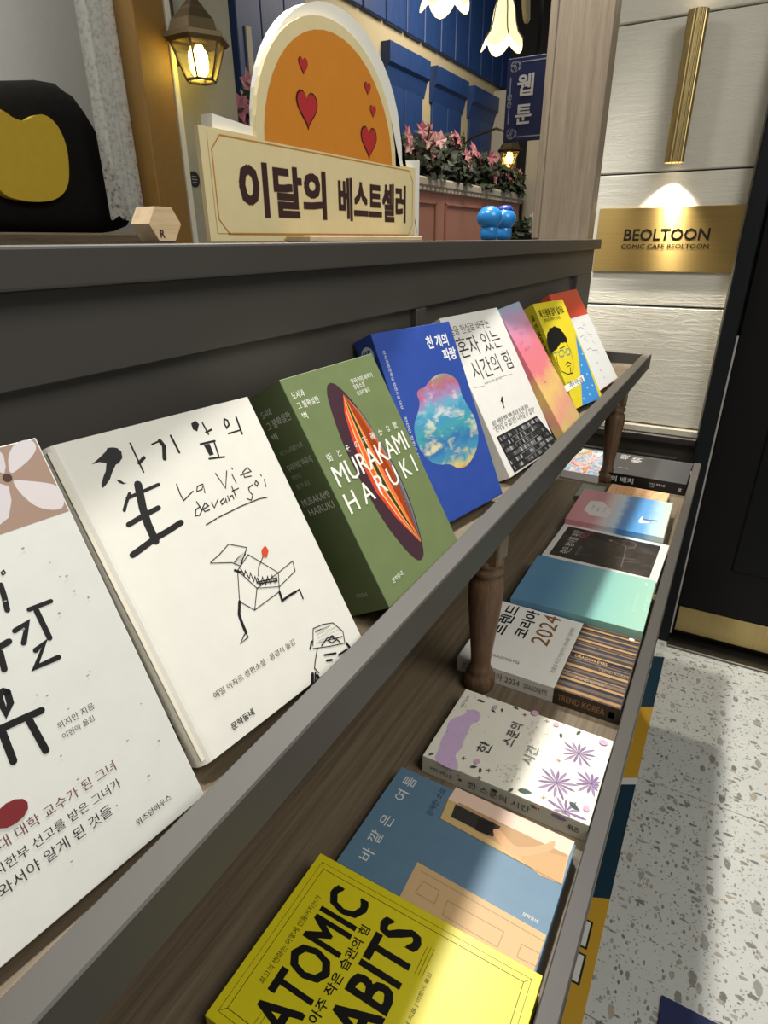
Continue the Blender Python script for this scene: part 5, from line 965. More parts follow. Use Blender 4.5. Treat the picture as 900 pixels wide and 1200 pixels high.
      ('p',(95,95,95),((27.4,30.2),(29.3,30.2),(28.4,35.9),(26.8,34.6))),
      ('p',(130,130,130),((29.8,30.2),(32.1,30.2),(31.2,35.8),(29,35.3))),
      ('p',(165,165,165),((32.7,30.1),(36.4,30.1),(35.7,34.3),(31.9,35.3))),
      ('p',(95,95,95),((37.3,30.1),(40.8,30.1),(40,34.6),(36.6,34.3))),
      ('p',(48,48,48),((41.7,30.1),(46.6,30.1),(45.5,35.7),(40.7,35.4))),
      ('p',(95,95,95),((47.9,30.1),(51.3,30.1),(50,35.7),(46.7,35.5))),
      ('p',(48,48,48),((52.1,30.1),(56.8,30),(55.7,34.4),(50.8,35.7))),
      ('p',(95,95,95),((58,30),(60.9,30),(59.8,34.4),(56.8,34.6))),
      ('p',(95,95,95),((61.7,30),(64.5,30),(63.2,34.9),(60.4,34.6))),
      ('p',(30,30,30),((65.3,30),(70,30),(68.3,35.7),(63.7,35.4))),
      ('p',(165,165,165),((71.2,30),(74.7,30),(73,35.2),(69.7,35))),
      ('p',(48,48,48),((75.6,29.9),(79.6,29.9),(78.2,34.2),(74,34.7))),
      ('p',(130,130,130),((80.6,29.9),(85.3,29.9),(83.5,34.9),(78.8,35.2))),
      ('p',(95,95,95),((86.5,29.9),(89.8,29.9),(87.7,35.3),(84.5,35.4))),
      ('p',(60,60,60),((90.6,29.9),(93.4,29.9),(91.3,35.3),(88.5,35.4))),
      ('p',(48,48,48),((94.1,29.9),(97.4,29.8),(95.2,35.5),(92.1,34.9))),
      ('p',(95,95,95),((98.3,29.8),(103.4,29.8),(101.1,35.1),(96.3,34.7))),
      ('p',(60,60,60),((104.6,29.8),(109.8,29.8),(107.3,35.4),(102.2,35.5))),
      ('p',(60,60,60),((111.1,29.8),(116.5,29.8),(113.8,35.4),(108.8,34.9))),
      ('p',(30,30,30),((117.8,29.7),(120.1,29.7),(117.8,34.4),(115.1,35.4))),
      ('p',(60,60,60),((120.7,29.7),(123.9,29.7),(120.9,35.5),(118.2,34.8))),
      ('p',(60,60,60),((124.7,29.7),(129.1,29.7),(126.2,35.1),(121.8,35.3))),
      ('p',(48,48,48),((130.2,29.7),(134.4,29.7),(131.9,34.3),(128,33.9))),
      ('p',(95,95,95),((135.5,29.7),(137.9,29.7),(135.1,34.6),(132.3,35.4))),
      ('p',(130,130,130),((138.5,29.6),(141,29.6),(138.1,34.6),(135.5,34.9))),
      ('p',(48,48,48),((141.6,29.6),(144.7,29.6),(142.1,34.1),(138.7,34.6))),
      ('p',(60,60,60),((16,21.9),(19.5,21.9),(18.8,27.5),(15.5,26.4))),
      ('p',(48,48,48),((20.3,21.9),(24.6,21.9),(23.9,26.9),(19.8,26.4))),
      ('p',(48,48,48),((25.7,21.9),(29.9,21.9),(29.2,26.8),(25,27.1))),
      ('p',(60,60,60),((31,21.8),(34.3,21.8),(33.4,26.8),(30.2,27.4))),
      ('p',(130,130,130),((35.1,21.8),(38.2,21.8),(37.3,26.8),(34.3,26.2))),
      ('p',(95,95,95),((39,21.8),(43.5,21.8),(42.5,27.2),(38.2,26.3))),
      ('p',(95,95,95),((44.7,21.8),(48.9,21.7),(47.8,26.9),(43.8,26.3))),
      ('p',(95,95,95),((49.9,21.7),(54.8,21.7),(53.5,27.1),(48.8,26.9))),
      ('p',(165,165,165),((56,21.7),(60.3,21.7),(59,26.7),(54.7,27.1))),
      ('p',(95,95,95),((61.4,21.7),(66.3,21.6),(65,26.6),(60.2,26))),
      ('p',(165,165,165),((67.6,21.6),(71.3,21.6),(69.8,26.8),(66.2,26.7))),
      ('p',(130,130,130),((72.3,21.6),(74.5,21.6),(73,26.6),(70.7,26.9))),
      ('p',(95,95,95),((75.1,21.6),(77.8,21.6),(76.3,26.3),(73.4,27))),
      ('p',(130,130,130),((78.4,21.6),(83.6,21.5),(82.1,25.9),(77.1,25.9))),
      ('p',(95,95,95),((84.9,21.5),(88.5,21.5),(86.9,26),(83.3,26.3))),
      ('p',(165,165,165),((89.5,21.5),(93.5,21.5),(91.7,26.3),(87.7,26.5))),
      ('p',(130,130,130),((94.6,21.5),(99.5,21.4),(97.7,26),(92.4,27.2))),
      ('p',(130,130,130),((100.8,21.4),(103.7,21.4),(101.5,26.7),(98.5,27.1))),
      ('p',(30,30,30),((104.4,21.4),(107.6,21.4),(105.2,27.1),(102,27.2))),
      ('p',(60,60,60),((108.5,21.4),(111.3,21.4),(109.2,26.1),(106.1,26.9))),
      ('p',(165,165,165),((112,21.4),(118,21.3),(115.7,26.2),(109.9,26.1))),
      ('p',(165,165,165),((119.5,21.3),(122.5,21.3),(120.4,25.7),(116.8,27))),
      ('p',(95,95,95),((123.3,21.3),(126.7,21.3),(123.9,26.7),(121.1,25.8))),
      ('p',(30,30,30),((127.5,21.3),(133.1,21.2),(130.2,26.9),(125.4,25.6))),
      ('p',(60,60,60),((134.5,21.2),(138.8,21.2),(136.4,25.6),(132.1,25.8))),
      ('p',(48,48,48),((139.9,21.2),(142.8,21.2),(139.7,26.7),(137,26.4))),
      ('p',(95,95,95),((143.5,21.2),(149.3,21.1),(146.2,26.4),(140.9,25.7))),
      ('p',(165,165,165),((16.8,13.6),(19.3,13.6),(18.8,18.3),(16.3,18.8))),
      ('p',(60,60,60),((19.9,13.6),(24,13.6),(23.3,18.6),(19.3,18.8))),
      ('p',(48,48,48),((25,13.6),(28.8,13.5),(28.1,18.1),(24.3,19.1))),
      ('p',(48,48,48),((29.7,13.5),(33.6,13.5),(32.7,19.1),(28.9,19.2))),
      ('p',(165,165,165),((34.6,13.5),(38,13.5),(37.1,18.7),(33.7,18.9))),
      ('p',(95,95,95),((38.9,13.4),(44.3,13.4),(43.3,18.5),(38,18.7))),
      ('p',(30,30,30),((45.6,13.4),(47.6,13.4),(46.6,18.7),(44.6,18.4))),
      ('p',(165,165,165),((48.2,13.4),(52.4,13.3),(51.2,18.9),(47,19))),
      ('p',(48,48,48),((53.4,13.3),(58.2,13.3),(57.1,18),(52.4,18.1))),
      ('p',(48,48,48),((59.5,13.3),(63.9,13.3),(62.5,18.7),(58.4,17.7))),
      ('p',(60,60,60),((65,13.3),(69.8,13.2),(68.4,18.3),(63.9,17.6))),
      ('p',(60,60,60),((71,13.2),(76.3,13.2),(74.7,18.4),(69.7,17.8))),
      ('p',(130,130,130),((77.6,13.2),(80.2,13.1),(78.5,18.5),(76.2,17.7))),
      ('p',(165,165,165),((80.9,13.1),(84.9,13.1),(83.1,18.3),(79.3,17.9))),
      ('p',(130,130,130),((85.9,13.1),(90,13.1),(88.3,18),(84.3,17.8))),
      ('p',(95,95,95),((91.1,13.1),(93.7,13),(91.8,18.2),(89,18.9))),
      ('p',(48,48,48),((94.3,13),(96.8,13),(94.9,18),(92.4,18.3))),
      ('p',(60,60,60),((97.4,13),(101.3,13),(99.3,18),(95.6,17.7))),
      ('p',(30,30,30),((102.2,13),(108.1,12.9),(105.8,18.5),(100.4,17.6))),
      ('p',(95,95,95),((109.6,12.9),(113.8,12.9),(111.9,17.2),(107.5,17.9))),
      ('p',(130,130,130),((114.8,12.9),(120.2,12.8),(117.7,18.3),(112.3,18.6))),
      ('p',(130,130,130),((121.5,12.8),(127.7,12.8),(125.2,17.8),(119.3,17.6))),
      ('p',(60,60,60),((129.2,12.8),(134.7,12.7),(132.2,17.5),(126.3,18.6))),
      ('p',(165,165,165),((136,12.7),(141.2,12.7),(138.3,18),(133.3,18))),
      ('p',(130,130,130),((142.5,12.7),(148.7,12.6),(146.1,17.3),(140.1,17.1))),
      ('p',(130,130,130),((150.3,12.6),(153.5,12.6),(150.4,18),(147.7,17.1))),
      ('p',(130,130,130),((154.4,12.6),(156.9,12.6),(154.3,16.9),(151.3,17.8))),
      ('p',(48,48,48),((17.6,5.3),(19.6,5.2),(19.1,9.7),(17.1,10.7))),
      ('p',(130,130,130),((20.1,5.2),(23.3,5.2),(22.7,9.8),(19.5,10.4))),
      ('p',(30,30,30),((24.1,5.2),(27.4,5.2),(26.7,10),(23.5,9.7))),
      ('p',(48,48,48),((28.2,5.2),(30.7,5.1),(30.1,9.4),(27.6,9.8))),
      ('p',(48,48,48),((31.4,5.1),(34.6,5.1),(33.8,9.9),(30.7,9.8))),
      ('p',(95,95,95),((35.4,5.1),(39.4,5.1),(38.7,9.3),(34.7,9.4))),
      ('p',(165,165,165),((40.4,5),(45.7,5),(44.6,10.5),(39.6,9.8))),
      ('p',(60,60,60),((47,5),(51.4,4.9),(50.4,9.8),(46.1,9.6))),
      ('p',(30,30,30),((52.6,4.9),(54.6,4.9),(53.7,9.2),(51.5,10.1))),
      ('p',(48,48,48),((55.1,4.9),(57.7,4.9),(56.6,9.8),(54.1,9.7))),
      ('p',(60,60,60),((58.4,4.9),(62.3,4.8),(61.1,9.7),(57.4,9.2))),
      ('p',(95,95,95),((63.2,4.8),(68.3,4.8),(66.8,10.4),(62,9.6))),
      ('p',(95,95,95),((69.5,4.8),(73.3,4.7),(72,9.2),(68.4,9.1))),
      ('p',(130,130,130),((74.2,4.7),(79.3,4.7),(77.9,9.3),(73,9))),
      ('p',(48,48,48),((80.6,4.7),(83.8,4.6),(82.2,9.7),(79,9.8))),
      ('p',(95,95,95),((84.6,4.6),(90.6,4.6),(88.7,10.1),(83.2,8.9))),
      ('p',(48,48,48),((92.1,4.6),(97.4,4.5),(95.4,9.8),(90.4,9.3))),
      ('p',(130,130,130),((98.7,4.5),(102.8,4.5),(101.1,8.8),(96.6,10.3))),
      ('p',(130,130,130),((103.8,4.5),(106.8,4.4),(104.5,10),(101.7,9.8))),
      ('p',(60,60,60),((107.5,4.4),(113.6,4.4),(111.2,10),(105.2,10.2))),
      ('p',(48,48,48),((115.2,4.3),(120.1,4.3),(117.9,9.1),(112.9,9.6))),
      ('p',(95,95,95),((121.3,4.3),(127.4,4.2),(125.3,8.6),(119.3,8.8))),
      ('p',(30,30,30),((128.9,4.2),(132.9,4.2),(130.2,9.6),(126.6,9))),
      ('p',(130,130,130),((134,4.2),(137.8,4.1),(135.1,9.5),(131.7,8.7))),
      ('p',(165,165,165),((138.8,4.1),(141.8,4.1),(139.1,9.3),(136.1,9.3))),
      ('p',(60,60,60),((142.5,4.1),(145.6,4.1),(142.4,10),(139.8,9.2))),
      ('p',(48,48,48),((146.4,4.1),(152.9,4),(150.3,8.5),(143.7,9))),
      ('p',(48,48,48),((154.5,4),(157.9,3.9),(154.8,9.2),(151.8,8.7))),
      ('p',(95,95,95),((158.7,3.9),(162.7,3.9),(159.2,9.7),(155.6,9.3))),
      ('l',(150,150,150),0.6,((47.7,44.1),(110.2,45.9))),
      ('l',(150,150,150),0.6,((49.5,35.8),(114.3,37.6))),
      ('l',(150,150,150),0.6,((51.4,27.5),(118.3,29.2))),
      ('l',(150,150,150),0.6,((53.3,19.1),(122.4,20.8))),
      ('l',(150,150,150),0.6,((55.2,10.7),(126.5,12.3))),
    ]),
  ],
  'b6': [
    ('title_lettering', [
      ('t',(150,80,110),'어 떤',(21.7,181.7,47.7,186.7),0,0),
      ('t',(150,80,110),'날 은',(45.1,170.4,67.1,175.4),0,0),
      ('t',(150,80,110),'너 무',(18.6,157.9,40.6,162.9),0,0),
      ('t',(150,80,110),'맑아 서',(28.2,145.7,58.2,150.7),0,0),
    ]),
    ('author_lettering', [
      ('t',(110,70,60),'시인선',(38.3,87,50.3,91),0,0),
    ]),
    ('publisher_lettering', [
      ('t',(110,70,60),'난다',(44.2,13.7,51.2,16.7),0,0),
    ]),
  ],
  'b7': [
    ('blue_panel', [
      ('p',(66,140,205),((116.7,128.3),(86.6,78.2),(67.3,49.3),(28,0.1),(110.1,-1.8),(114.9,36.7),(119,75.9))),
      ('e',(205,222,236),(90.7,69.5),2.2,1.6),
      ('e',(205,222,236),(98.5,50.5),2.2,1.6),
      ('e',(205,222,236),(76.3,26.2),2.2,1.6),
      ('e',(205,222,236),(100.8,26.9),2.2,1.6),
      ('e',(205,222,236),(44.6,11.1),2.2,1.6),
      ('e',(205,222,236),(112.5,89.2),2.2,1.6),
      ('e',(205,222,236),(74.5,13.1),2.2,1.6),
    ]),
    ('title_lettering', [
      ('t',(22,22,22),'제 인생에 답이 없어요',(8,180.8,108.8,1.5,'a'),0.03,0),
      ('t',(22,22,22),'선배님과 함께하는 고민상담',(14,167.8,83.2,1.2,'a'),0.01,0),
    ]),
    ('portrait_drawing', [
      ('p',(22,22,22),((-11.3,118.9),(-1.3,135.3),(8.6,145.5),(19,147.5),(22.5,152.8),(33.5,151.5),(46.3,154.7),(50.9,151.1),(64.1,148),(65.7,142),(71.3,137.9),(72.2,132.4),(75.3,126.7),(67.6,115.8),(62.1,121.3),(52.3,119.4),(47,122.5),(37.8,118.5),(27.6,116.6),(20.6,111.9),(7.8,111.1),(-1.7,108.4),(-5.2,110))),
      ('l',(22,22,22),1.8,((8.6,104.6),(0.9,86.6),(2,72.4),(21.8,63.1),(41.1,61.8),(55.2,72.6))),
      ('l',(22,22,22),0.9,((-1.6,102.3),(-9.9,96),(-7.1,90),(-0.1,89.9))),
      ('l',(22,22,22),0.9,((67.6,115.8),(69.5,102.2),(62.7,82),(53.1,70.3))),
      ('l',(22,22,22),2,((29.4,80.8),(41.9,83.7),(51.1,79.1))),
      ('l',(22,22,22),1.2,((31.3,76.5),(44.6,76.5))),
      ('l',(22,22,22),1.4,((31.6,111.6),(52.5,112.6))),
      ('l',(22,22,22),2.2,((41.8,72.2),(34.5,63))),
      ('l',(58,120,150),1.5,((20.4,104.2),(29.9,108.5),(41.9,107.3),(42.5,102.2),(34.2,96.9),(22.6,96.6),(18.6,100.3),(20.4,104.2))),
      ('l',(58,120,150),1.5,((47.2,102.3),(56.4,107.3),(67.7,106.8),(67.3,101.2),(60.3,96.2),(49.7,96.2),(47.2,102.3))),
      ('l',(58,120,150),1.5,((-0,107.2),(22.9,106.9))),
      ('l',(58,120,150),1.2,((43.1,102.9),(48,103.2))),
    ]),
    ('title_strip', [
      ('p',(238,236,226),((-12.1,45.6),(78.4,51.9),(76.6,39.6),(-14.8,34))),
      ('t',(22,22,22),'그래서 이런 답을',(6,44.4,72.1,1.2,'a'),0.02,0),
    ]),
  ],
  'b8': [
    ('paper_jacket', [
      ('p',(222,222,218),((0.5,1),(175.5,1),(175.5,153.1),(0.5,156))),
      ('l',(60,60,64),0.9,((62.9,130.8),(85.2,132.4),(107.1,128.1))),
      ('l',(60,60,64),0.9,((111.9,141.1),(122.5,135.3),(106.6,134.2),(125,130.5))),
      ('l',(60,60,64),0.9,((62.2,113.3),(88.7,115.6),(95.3,107.2))),
      ('l',(60,60,64),0.9,((113.9,119.7),(116.6,111.8),(130.9,111.4),(129.5,103.9))),
      ('l',(60,60,64),0.9,((77.8,108.1),(94,99.8))),
      ('l',(60,60,64),0.9,((66.5,84.6),(91.4,85.2),(99.9,77.9),(126.1,75.2))),
      ('l',(60,60,64),0.9,((121.9,98.8),(131,88.3))),
      ('l',(60,60,64),0.9,((128,76.5),(122.9,66.5))),
    ]),
    ('author_lettering', [
      ('t',(90,90,92),'오은 시집',(81.7,49.8,97.7,53.8),0,0),
      ('t',(90,90,92),'시인선',(85.8,32.3,99.8,36.3),0,0),
      ('t',(90,90,92),'위즈',(87.7,16.4,97.7,19.4),0,0),
    ]),
  ],
  'ah': [
    ('border_lines', [
      ('l',(18,18,16),0.35,((7,7),(146,7),(146,210),(7,210),(7,7))),
      ('l',(18,18,16),0.5,((12,12),(141,12),(141,205),(12,205),(12,12))),
      ('l',(18,18,16),0.35,((7,7),(12,12))),
      ('l',(18,18,16),0.35,((146,7),(141,12))),
      ('l',(18,18,16),0.35,((146,210),(141,205))),
      ('l',(18,18,16),0.35,((7,210),(12,205))),
    ]),
    ('title_lettering', [
      ('t',(18,18,16),'ATOMIC',(16,149,135,187),0.03,0),
      ('t',(18,18,16),'HABITS',(16,95,133,134),0.03,0),
    ]),
    ('subtitle_lettering', [
      ('t',(18,18,16),'아주 작은 습관의 힘',(36,138,116,147.5),0.02,0),
    ]),
    ('tagline_lettering', [
      ('t',(60,58,20),'최고의 변화는 어떻게 만들어지는가',(38,191,118,196.5),0,0),
    ]),
    ('author_lettering', [
      ('t',(60,58,20),'제임스 클리어 지음 | 이한이 옮김',(44,77,110,81),0,0),
      ('l',(18,18,16),0.3,((104,90),(128,90))),
      ('l',(18,18,16),0.3,((104,87),(128,87))),
      ('l',(18,18,16),0.3,((104,84),(128,84))),
      ('l',(18,18,16),0.3,((12,180),(22,180))),
      ('l',(18,18,16),0.3,((12,176),(22,176))),
    ]),
  ],
  'su': [
    ('title_lettering', [
      ('t',(206,206,200),'바',(14.5,167.3,27.5,180.8),-0,0),
      ('t',(206,206,200),'깥',(34.9,169.6,47.9,183.1),-0,0),
      ('t',(206,206,200),'은',(56.3,169.2,69.3,182.7),-0,0),
      ('t',(206,206,200),'여',(90.9,170.7,103.9,184.2),-0,0),
      ('t',(206,206,200),'름',(111.1,171.2,124.1,184.7),-0,0),
    ]),
    ('author_lettering', [
      ('t',(30,36,44),'김애란 소설',(90,141.5,127,1,'a'),0,0),
    ]),
    ('window_illustration', [
      ('p',(222,192,172),((136.3,130.4),(134.6,1.9),(116.9,3),(117.9,131.7))),
      ('p',(196,166,112),((117.9,131.7),(116.9,3),(84.7,1.3),(92.2,129.1))),
      ('p',(176,140,100),((119.8,120.2),(117,4.9),(88.8,3.6),(100.2,118.9))),
      ('p',(52,50,48),((116.2,122.3),(114.3,71.5),(98.9,74.3),(99.4,120.3))),
      ('p',(38,34,34),((111.7,95),(115.6,78.9),(109.2,73.1),(98.5,79.3),(97.8,92.9))),
      ('p',(205,158,116),((108.5,78),(110.8,70.2),(102.8,58.9),(100,49.7),(108.6,36.2),(117.6,26),(127.5,19.2),(117.9,17.1),(109.9,22.2),(90.3,44.8),(91.3,58.1),(100.7,73.3))),
      ('p',(190,152,108),((90.3,44.8),(109.9,22.2),(114.3,4.2),(84.5,2.4),(83.5,22.2))),
      ('l',(120,92,60),0.6,((117.9,131.7),(92.2,129.1),(84.7,1.3))),
    ]),
    ('door_illustration', [
      ('p',(196,164,120),((38.1,127.5),(33.7,0.9),(-1.3,1.8),(-0.9,126.2))),
      ('l',(140,110,76),0.5,((23.7,114),(22.9,97.1),(10.1,95.8),(10.5,115.7),(23.7,114))),
      ('l',(140,110,76),0.5,((18.5,87),(18,33.5),(3.4,33.9),(4.6,85.3),(18.5,87))),
      ('l',(140,110,76),0.5,((16,17),(16.3,1.3),(5.4,0.7),(4.3,17.3),(16,17))),
      ('l',(140,110,76),0.5,((31.8,120.8),(27.6,1))),
    ]),
    ('publisher_lettering', [
      ('t',(230,228,215),'문학동네',(39.2,10.4,42.8,24.4),0,-90),
    ]),
  ],
  'fl': [
    ('lilac_cloud', [
      ('p',(196,170,202),((81.7,171.5),(93.9,169.2),(99.7,161.3),(94.7,152),(81.1,149.6),(72.5,157.6),(56,154.2),(43.8,154.8),(32.2,151.5),(18.6,155.8),(9.3,146.4),(-1.2,143.3),(-2.4,156),(0.4,174.1),(16,173.9),(32.5,178.7),(46.7,178),(60.6,182.8),(73,179.5))),
      ('e',(110,80,110),(48.4,168.9),0.45,0.45),
      ('e',(110,80,110),(44.6,162.4),0.45,0.45),
      ('e',(110,80,110),(40.3,158.9),0.45,0.45),
      ('e',(110,80,110),(51,160.1),0.45,0.45),
      ('e',(110,80,110),(2.7,156),0.45,0.45),
      ('e',(110,80,110),(-2.9,164.6),0.45,0.45),
      ('e',(110,80,110),(10.5,154.2),0.45,0.45),
      ('e',(110,80,110),(3.2,153.4),0.45,0.45),
      ('e',(110,80,110),(19.8,158.9),0.45,0.45),
      ('e',(110,80,110),(87.8,166.1),0.45,0.45),
      ('e',(110,80,110),(19.5,155.1),0.45,0.45),
      ('e',(110,80,110),(25.5,171.3),0.45,0.45),
      ('e',(110,80,110),(32.2,153.4),0.45,0.45),
      ('e',(110,80,110),(44.9,163.2),0.45,0.45),
      ('e',(110,80,110),(46.2,167.7),0.45,0.45),
      ('e',(110,80,110),(46.4,153.7),0.45,0.45),
    ]),
    ('purple_blossom', [
      ('p',(126,104,140),((91.1,31.5),(98.2,31.1),(103.1,32.2),(106.1,34),(102.7,34.9),(97.7,34.5),(91.1,32.1))),
      ('p',(146,126,156),((91.2,32.3),(98.6,35.9),(103.1,39.6),(105.4,42.9),(101.5,41.8),(96.6,38.6),(90.9,32.7))),
      ('p',(126,104,140),((90.8,33),(96.2,40.7),(98.8,46.8),(99.6,51.3),(96.4,48),(93.2,42.2),(90.3,33.3))),
      ('p',(146,126,156),((90.1,32.9),(91.3,39.9),(90.8,44.8),(89.4,48.1),(88.1,44.8),(87.9,39.8),(89.5,32.9))),
      ('p',(126,104,140),((89.3,33.1),(86.6,40.8),(83.5,45.7),(80.4,48.4),(81.1,44.4),(83.6,39.2),(88.8,32.8))),
      ('p',(146,126,156),((88.5,32.8),(81.5,39.1),(75.8,42.4),(71.4,43.7),(74.3,40.1),(79.7,36.2),(88.2,32.3))),
      ('p',(126,104,140),((88.5,32),(81.8,34.1),(76.8,34.2),(73.4,33.2),(76.5,31.5),(81.4,30.7),(88.5,31.4))),
      ('p',(146,126,156),((88.3,31.3),(80.2,29.5),(75,27.1),(72,24.3),(76,24.5),(81.5,26.4),(88.5,30.7))),
      ('p',(126,104,140),((88.4,30.4),(81.4,24.3),(77.4,19),(75.6,14.8),(79.5,17.3),(84,22.1),(88.9,30.1))),
      ('p',(146,126,156),((89.2,30.4),(86.4,23.9),(85.6,19),(86.2,15.5),(88.3,18.4),(89.7,23.2),(89.8,30.2))),
      ('p',(126,104,140),((89.9,30),(90.7,21.9),(92.5,16.4),(94.9,13),(95.2,17.1),(94,22.8),(90.5,30.2))),
      ('p',(146,126,156),((90.8,30.1),(96,22.4),(100.8,17.8),(104.8,15.5),(102.8,19.6),(98.5,24.7),(91.2,30.5))),
      ('p',(126,104,140),((90.9,30.9),(97,27.3),(101.8,25.9),(105.4,26.1),(102.7,28.5),(98.1,30.5),(91.1,31.4))),
      ('e',(110,70,130),(89.8,31.6),1.5,1.5),
    ]),
    ('purple_blossom', [
      ('p',(126,104,140),((38,42.5),(45.6,42.1),(51,43.2),(54.3,45),(50.6,45.9),(45.2,45.5),(37.9,43.1))),
      ('p',(146,126,156),((38.1,43.3),(46.2,47),(51.3,50.7),(54,54.2),(49.8,53),(44.3,49.8),(37.7,43.8))),
      ('p',(126,104,140),((37.7,44.1),(44.1,52),(47.5,58.4),(48.8,63.2),(45.2,59.8),(41.2,53.8),(37.2,44.4))),
      ('p',(146,126,156),((36.9,44),(39,51.4),(39.1,56.8),(38.1,60.5),(36.4,57.1),(35.6,51.7),(36.3,44.1))),
      ('p',(126,104,140),((36.2,44.3),(34.4,53),(31.9,58.8),(29.1,62.3),(29.3,57.9),(31.2,51.8),(35.6,44.1))),
      ('p',(146,126,156),((35.3,44.1),(29,52.1),(23.6,56.9),(19.2,59.2),(21.7,54.9),(26.7,49.7),(34.9,43.7))),
      ('p',(126,104,140),((35.2,43.3),(28.5,47),(23.2,48.3),(19.4,48.2),(22.4,45.8),(27.4,43.8),(35,42.8))),
      ('p',(146,126,156),((34.8,42.7),(25.9,42.9),(19.7,41.7),(15.7,39.8),(20,39),(26.3,39.5),(34.9,42.1))),
      ('p',(126,104,140),((34.7,41.8),(25.5,37.4),(19.7,33.2),(16.5,29.4),(21.2,30.9),(27.4,34.6),(35.1,41.3))),
      ('p',(146,126,156),((35.5,41.5),(30.4,35.7),(27.9,30.9),(27.3,27.1),(30.3,29.5),(33.3,34),(36,41.2))),
      ('p',(126,104,140),((36.1,41),(33.9,32.3),(33.6,26),(34.6,21.7),(36.3,25.7),(37.3,32),(36.6,40.9))),
      ('p',(146,126,156),((36.9,40.7),(39.1,30.8),(42,24.1),(44.9,20.1),(44.5,25.1),(42.3,32),(37.5,40.9))),
      ('p',(126,104,140),((37.3,41.4),(41.8,35.2),(46,31.7),(49.5,30.2),(47.8,33.6),(44.2,37.6),(37.7,41.8))),
      ('p',(146,126,156),((38,41.8),(46,37.7),(52.1,36.1),(56.5,36.1),(52.9,38.7),(47,41),(38.2,42.4))),
      ('e',(110,70,130),(36.5,42.6),1.5,1.5),
    ]),
    ('purple_blossom', [
      ('p',(126,104,140),((54.7,9.1),(61.2,8.6),(65.6,9.6),(68.3,11.4),(65.2,12.3),(60.7,12),(54.6,9.7))),
      ('p',(146,126,156),((54.8,9.8),(61.6,13),(65.6,16.3),(67.7,19.5),(64,18.5),(59.6,15.7),(54.5,10.3))),
      ('p',(126,104,140),((54.5,10.5),(59.5,17.4),(61.8,22.9),(62.4,27.1),(59.4,24.1),(56.4,18.9),(53.9,10.8))),
      ('p',(146,126,156),((53.8,10.4),(55,16.7),(54.6,21.2),(53.1,24.2),(51.9,21.2),(51.6,16.7),(53.2,10.4))),
      ('p',(126,104,140),((53.1,10.6),(50.7,17.7),(47.9,22.1),(45,24.5),(45.5,20.8),(47.8,16),(52.6,10.3))),
      ('p',(146,126,156),((52.3,10.3),(46.1,16.1),(40.9,19.1),(36.8,20.2),(39.4,16.8),(44.2,13.3),(52,9.8))),
      ('p',(126,104,140),((52.3,9.6),(46.2,11.6),(41.7,11.7),(38.6,10.6),(41.4,9),(45.9,8.2),(52.3,9))),
      ('p',(146,126,156),((52.1,8.9),(44.8,7.5),(40,5.2),(37.3,2.6),(41,2.7),(46,4.3),(52.3,8.4))),
      ('p',(126,104,140),((52.7,8.7),(48.7,6.2),(46.9,3.5),(46.6,1),(49,1.8),(51.3,4),(53.2,8.4))),
      ('p',(146,126,156),((53.1,8.6),(50.9,5.5),(50.7,2.9),(51.7,1),(53.4,2.3),(54.3,4.7),(53.6,8.5))),
      ('p',(126,104,140),((53.4,8.5),(53,4.7),(54,2.3),(55.7,1),(56.6,3),(56.3,5.5),(54,8.6))),
      ('p',(146,126,156),((53.9,8.3),(56.1,3.9),(58.6,1.7),(61.1,1),(60.6,3.6),(58.6,6.3),(54.3,8.7))),
      ('p',(126,104,140),((54.5,8.5),(60,5.1),(64.4,3.9),(67.6,4.2),(65.3,6.5),(61.1,8.3),(54.7,9.1))),
      ('e',(110,70,130),(53.5,9.2),1.5,1.5),
    ]),
    ('purple_blossom', [
      ('p',(126,104,140),((6.1,25),(13.1,24.8),(17.9,26),(21,27.9),(17.5,28.7),(12.5,28.2),(5.9,25.6))),
      ('p',(146,126,156),((6,25.9),(12.9,30.4),(17,34.5),(18.9,38.1),(15.1,36.5),(10.6,32.9),(5.6,26.4))),
      ('p',(126,104,140),((5.4,26.7),(9.1,35.3),(10.5,41.8),(10.3,46.4),(7.9,42.5),(5.9,36.2),(4.9,26.9))),
      ('p',(146,126,156),((4.7,26.1),(4.5,31.3),(3,34.6),(1,36.5),(0.4,33.8),(1.2,30.3),(4.1,25.9))),
      ('p',(126,104,140),((4.6,25.6),(3.9,27.9),(2.6,28.6),(1,28.1),(0.9,26.5),(1.8,25.3),(4.2,25.1))),
      ('p',(146,126,156),((4.4,25.4),(3,27),(1.9,26.8),(1,25.5),(1.6,24.1),(2.7,23.6),(4.4,24.8))),
      ('p',(126,104,140),((4.3,25.2),(2.1,25.7),(1.1,24.9),(1,23.3),(2.3,22.4),(3.6,22.7),(4.5,24.7))),
      ('p',(146,126,156),((4.1,24.8),(1.4,22.9),(0.6,20.9),(1,19),(2.9,19.5),(4.3,21.2),(4.7,24.5))),
      ('p',(126,104,140),((4.5,23.3),(3.3,14.1),(3.8,7.5),(5.3,3.1),(6.6,7.5),(6.7,14.2),(5.1,23.3))),
      ('p',(146,126,156),((5.2,23.8),(8,17.3),(11,13.4),(14,11.5),(13.3,15),(10.8,19.2),(5.7,24.2))),
      ('p',(126,104,140),((6,24.2),(12.9,19.8),(18.4,17.9),(22.4,17.6),(19.4,20.4),(14.2,22.9),(6.2,24.8))),
      ('e',(110,70,130),(4.7,25.1),1.5,1.5),
    ]),
    ('green_leaf', [
      ('p',(62,82,76),((116.3,155.1),(114.4,159.7),(115.1,164),(117.1,166.1),(118.8,163.8),(118.8,159.3))),
    ]),
    ('green_leaf', [
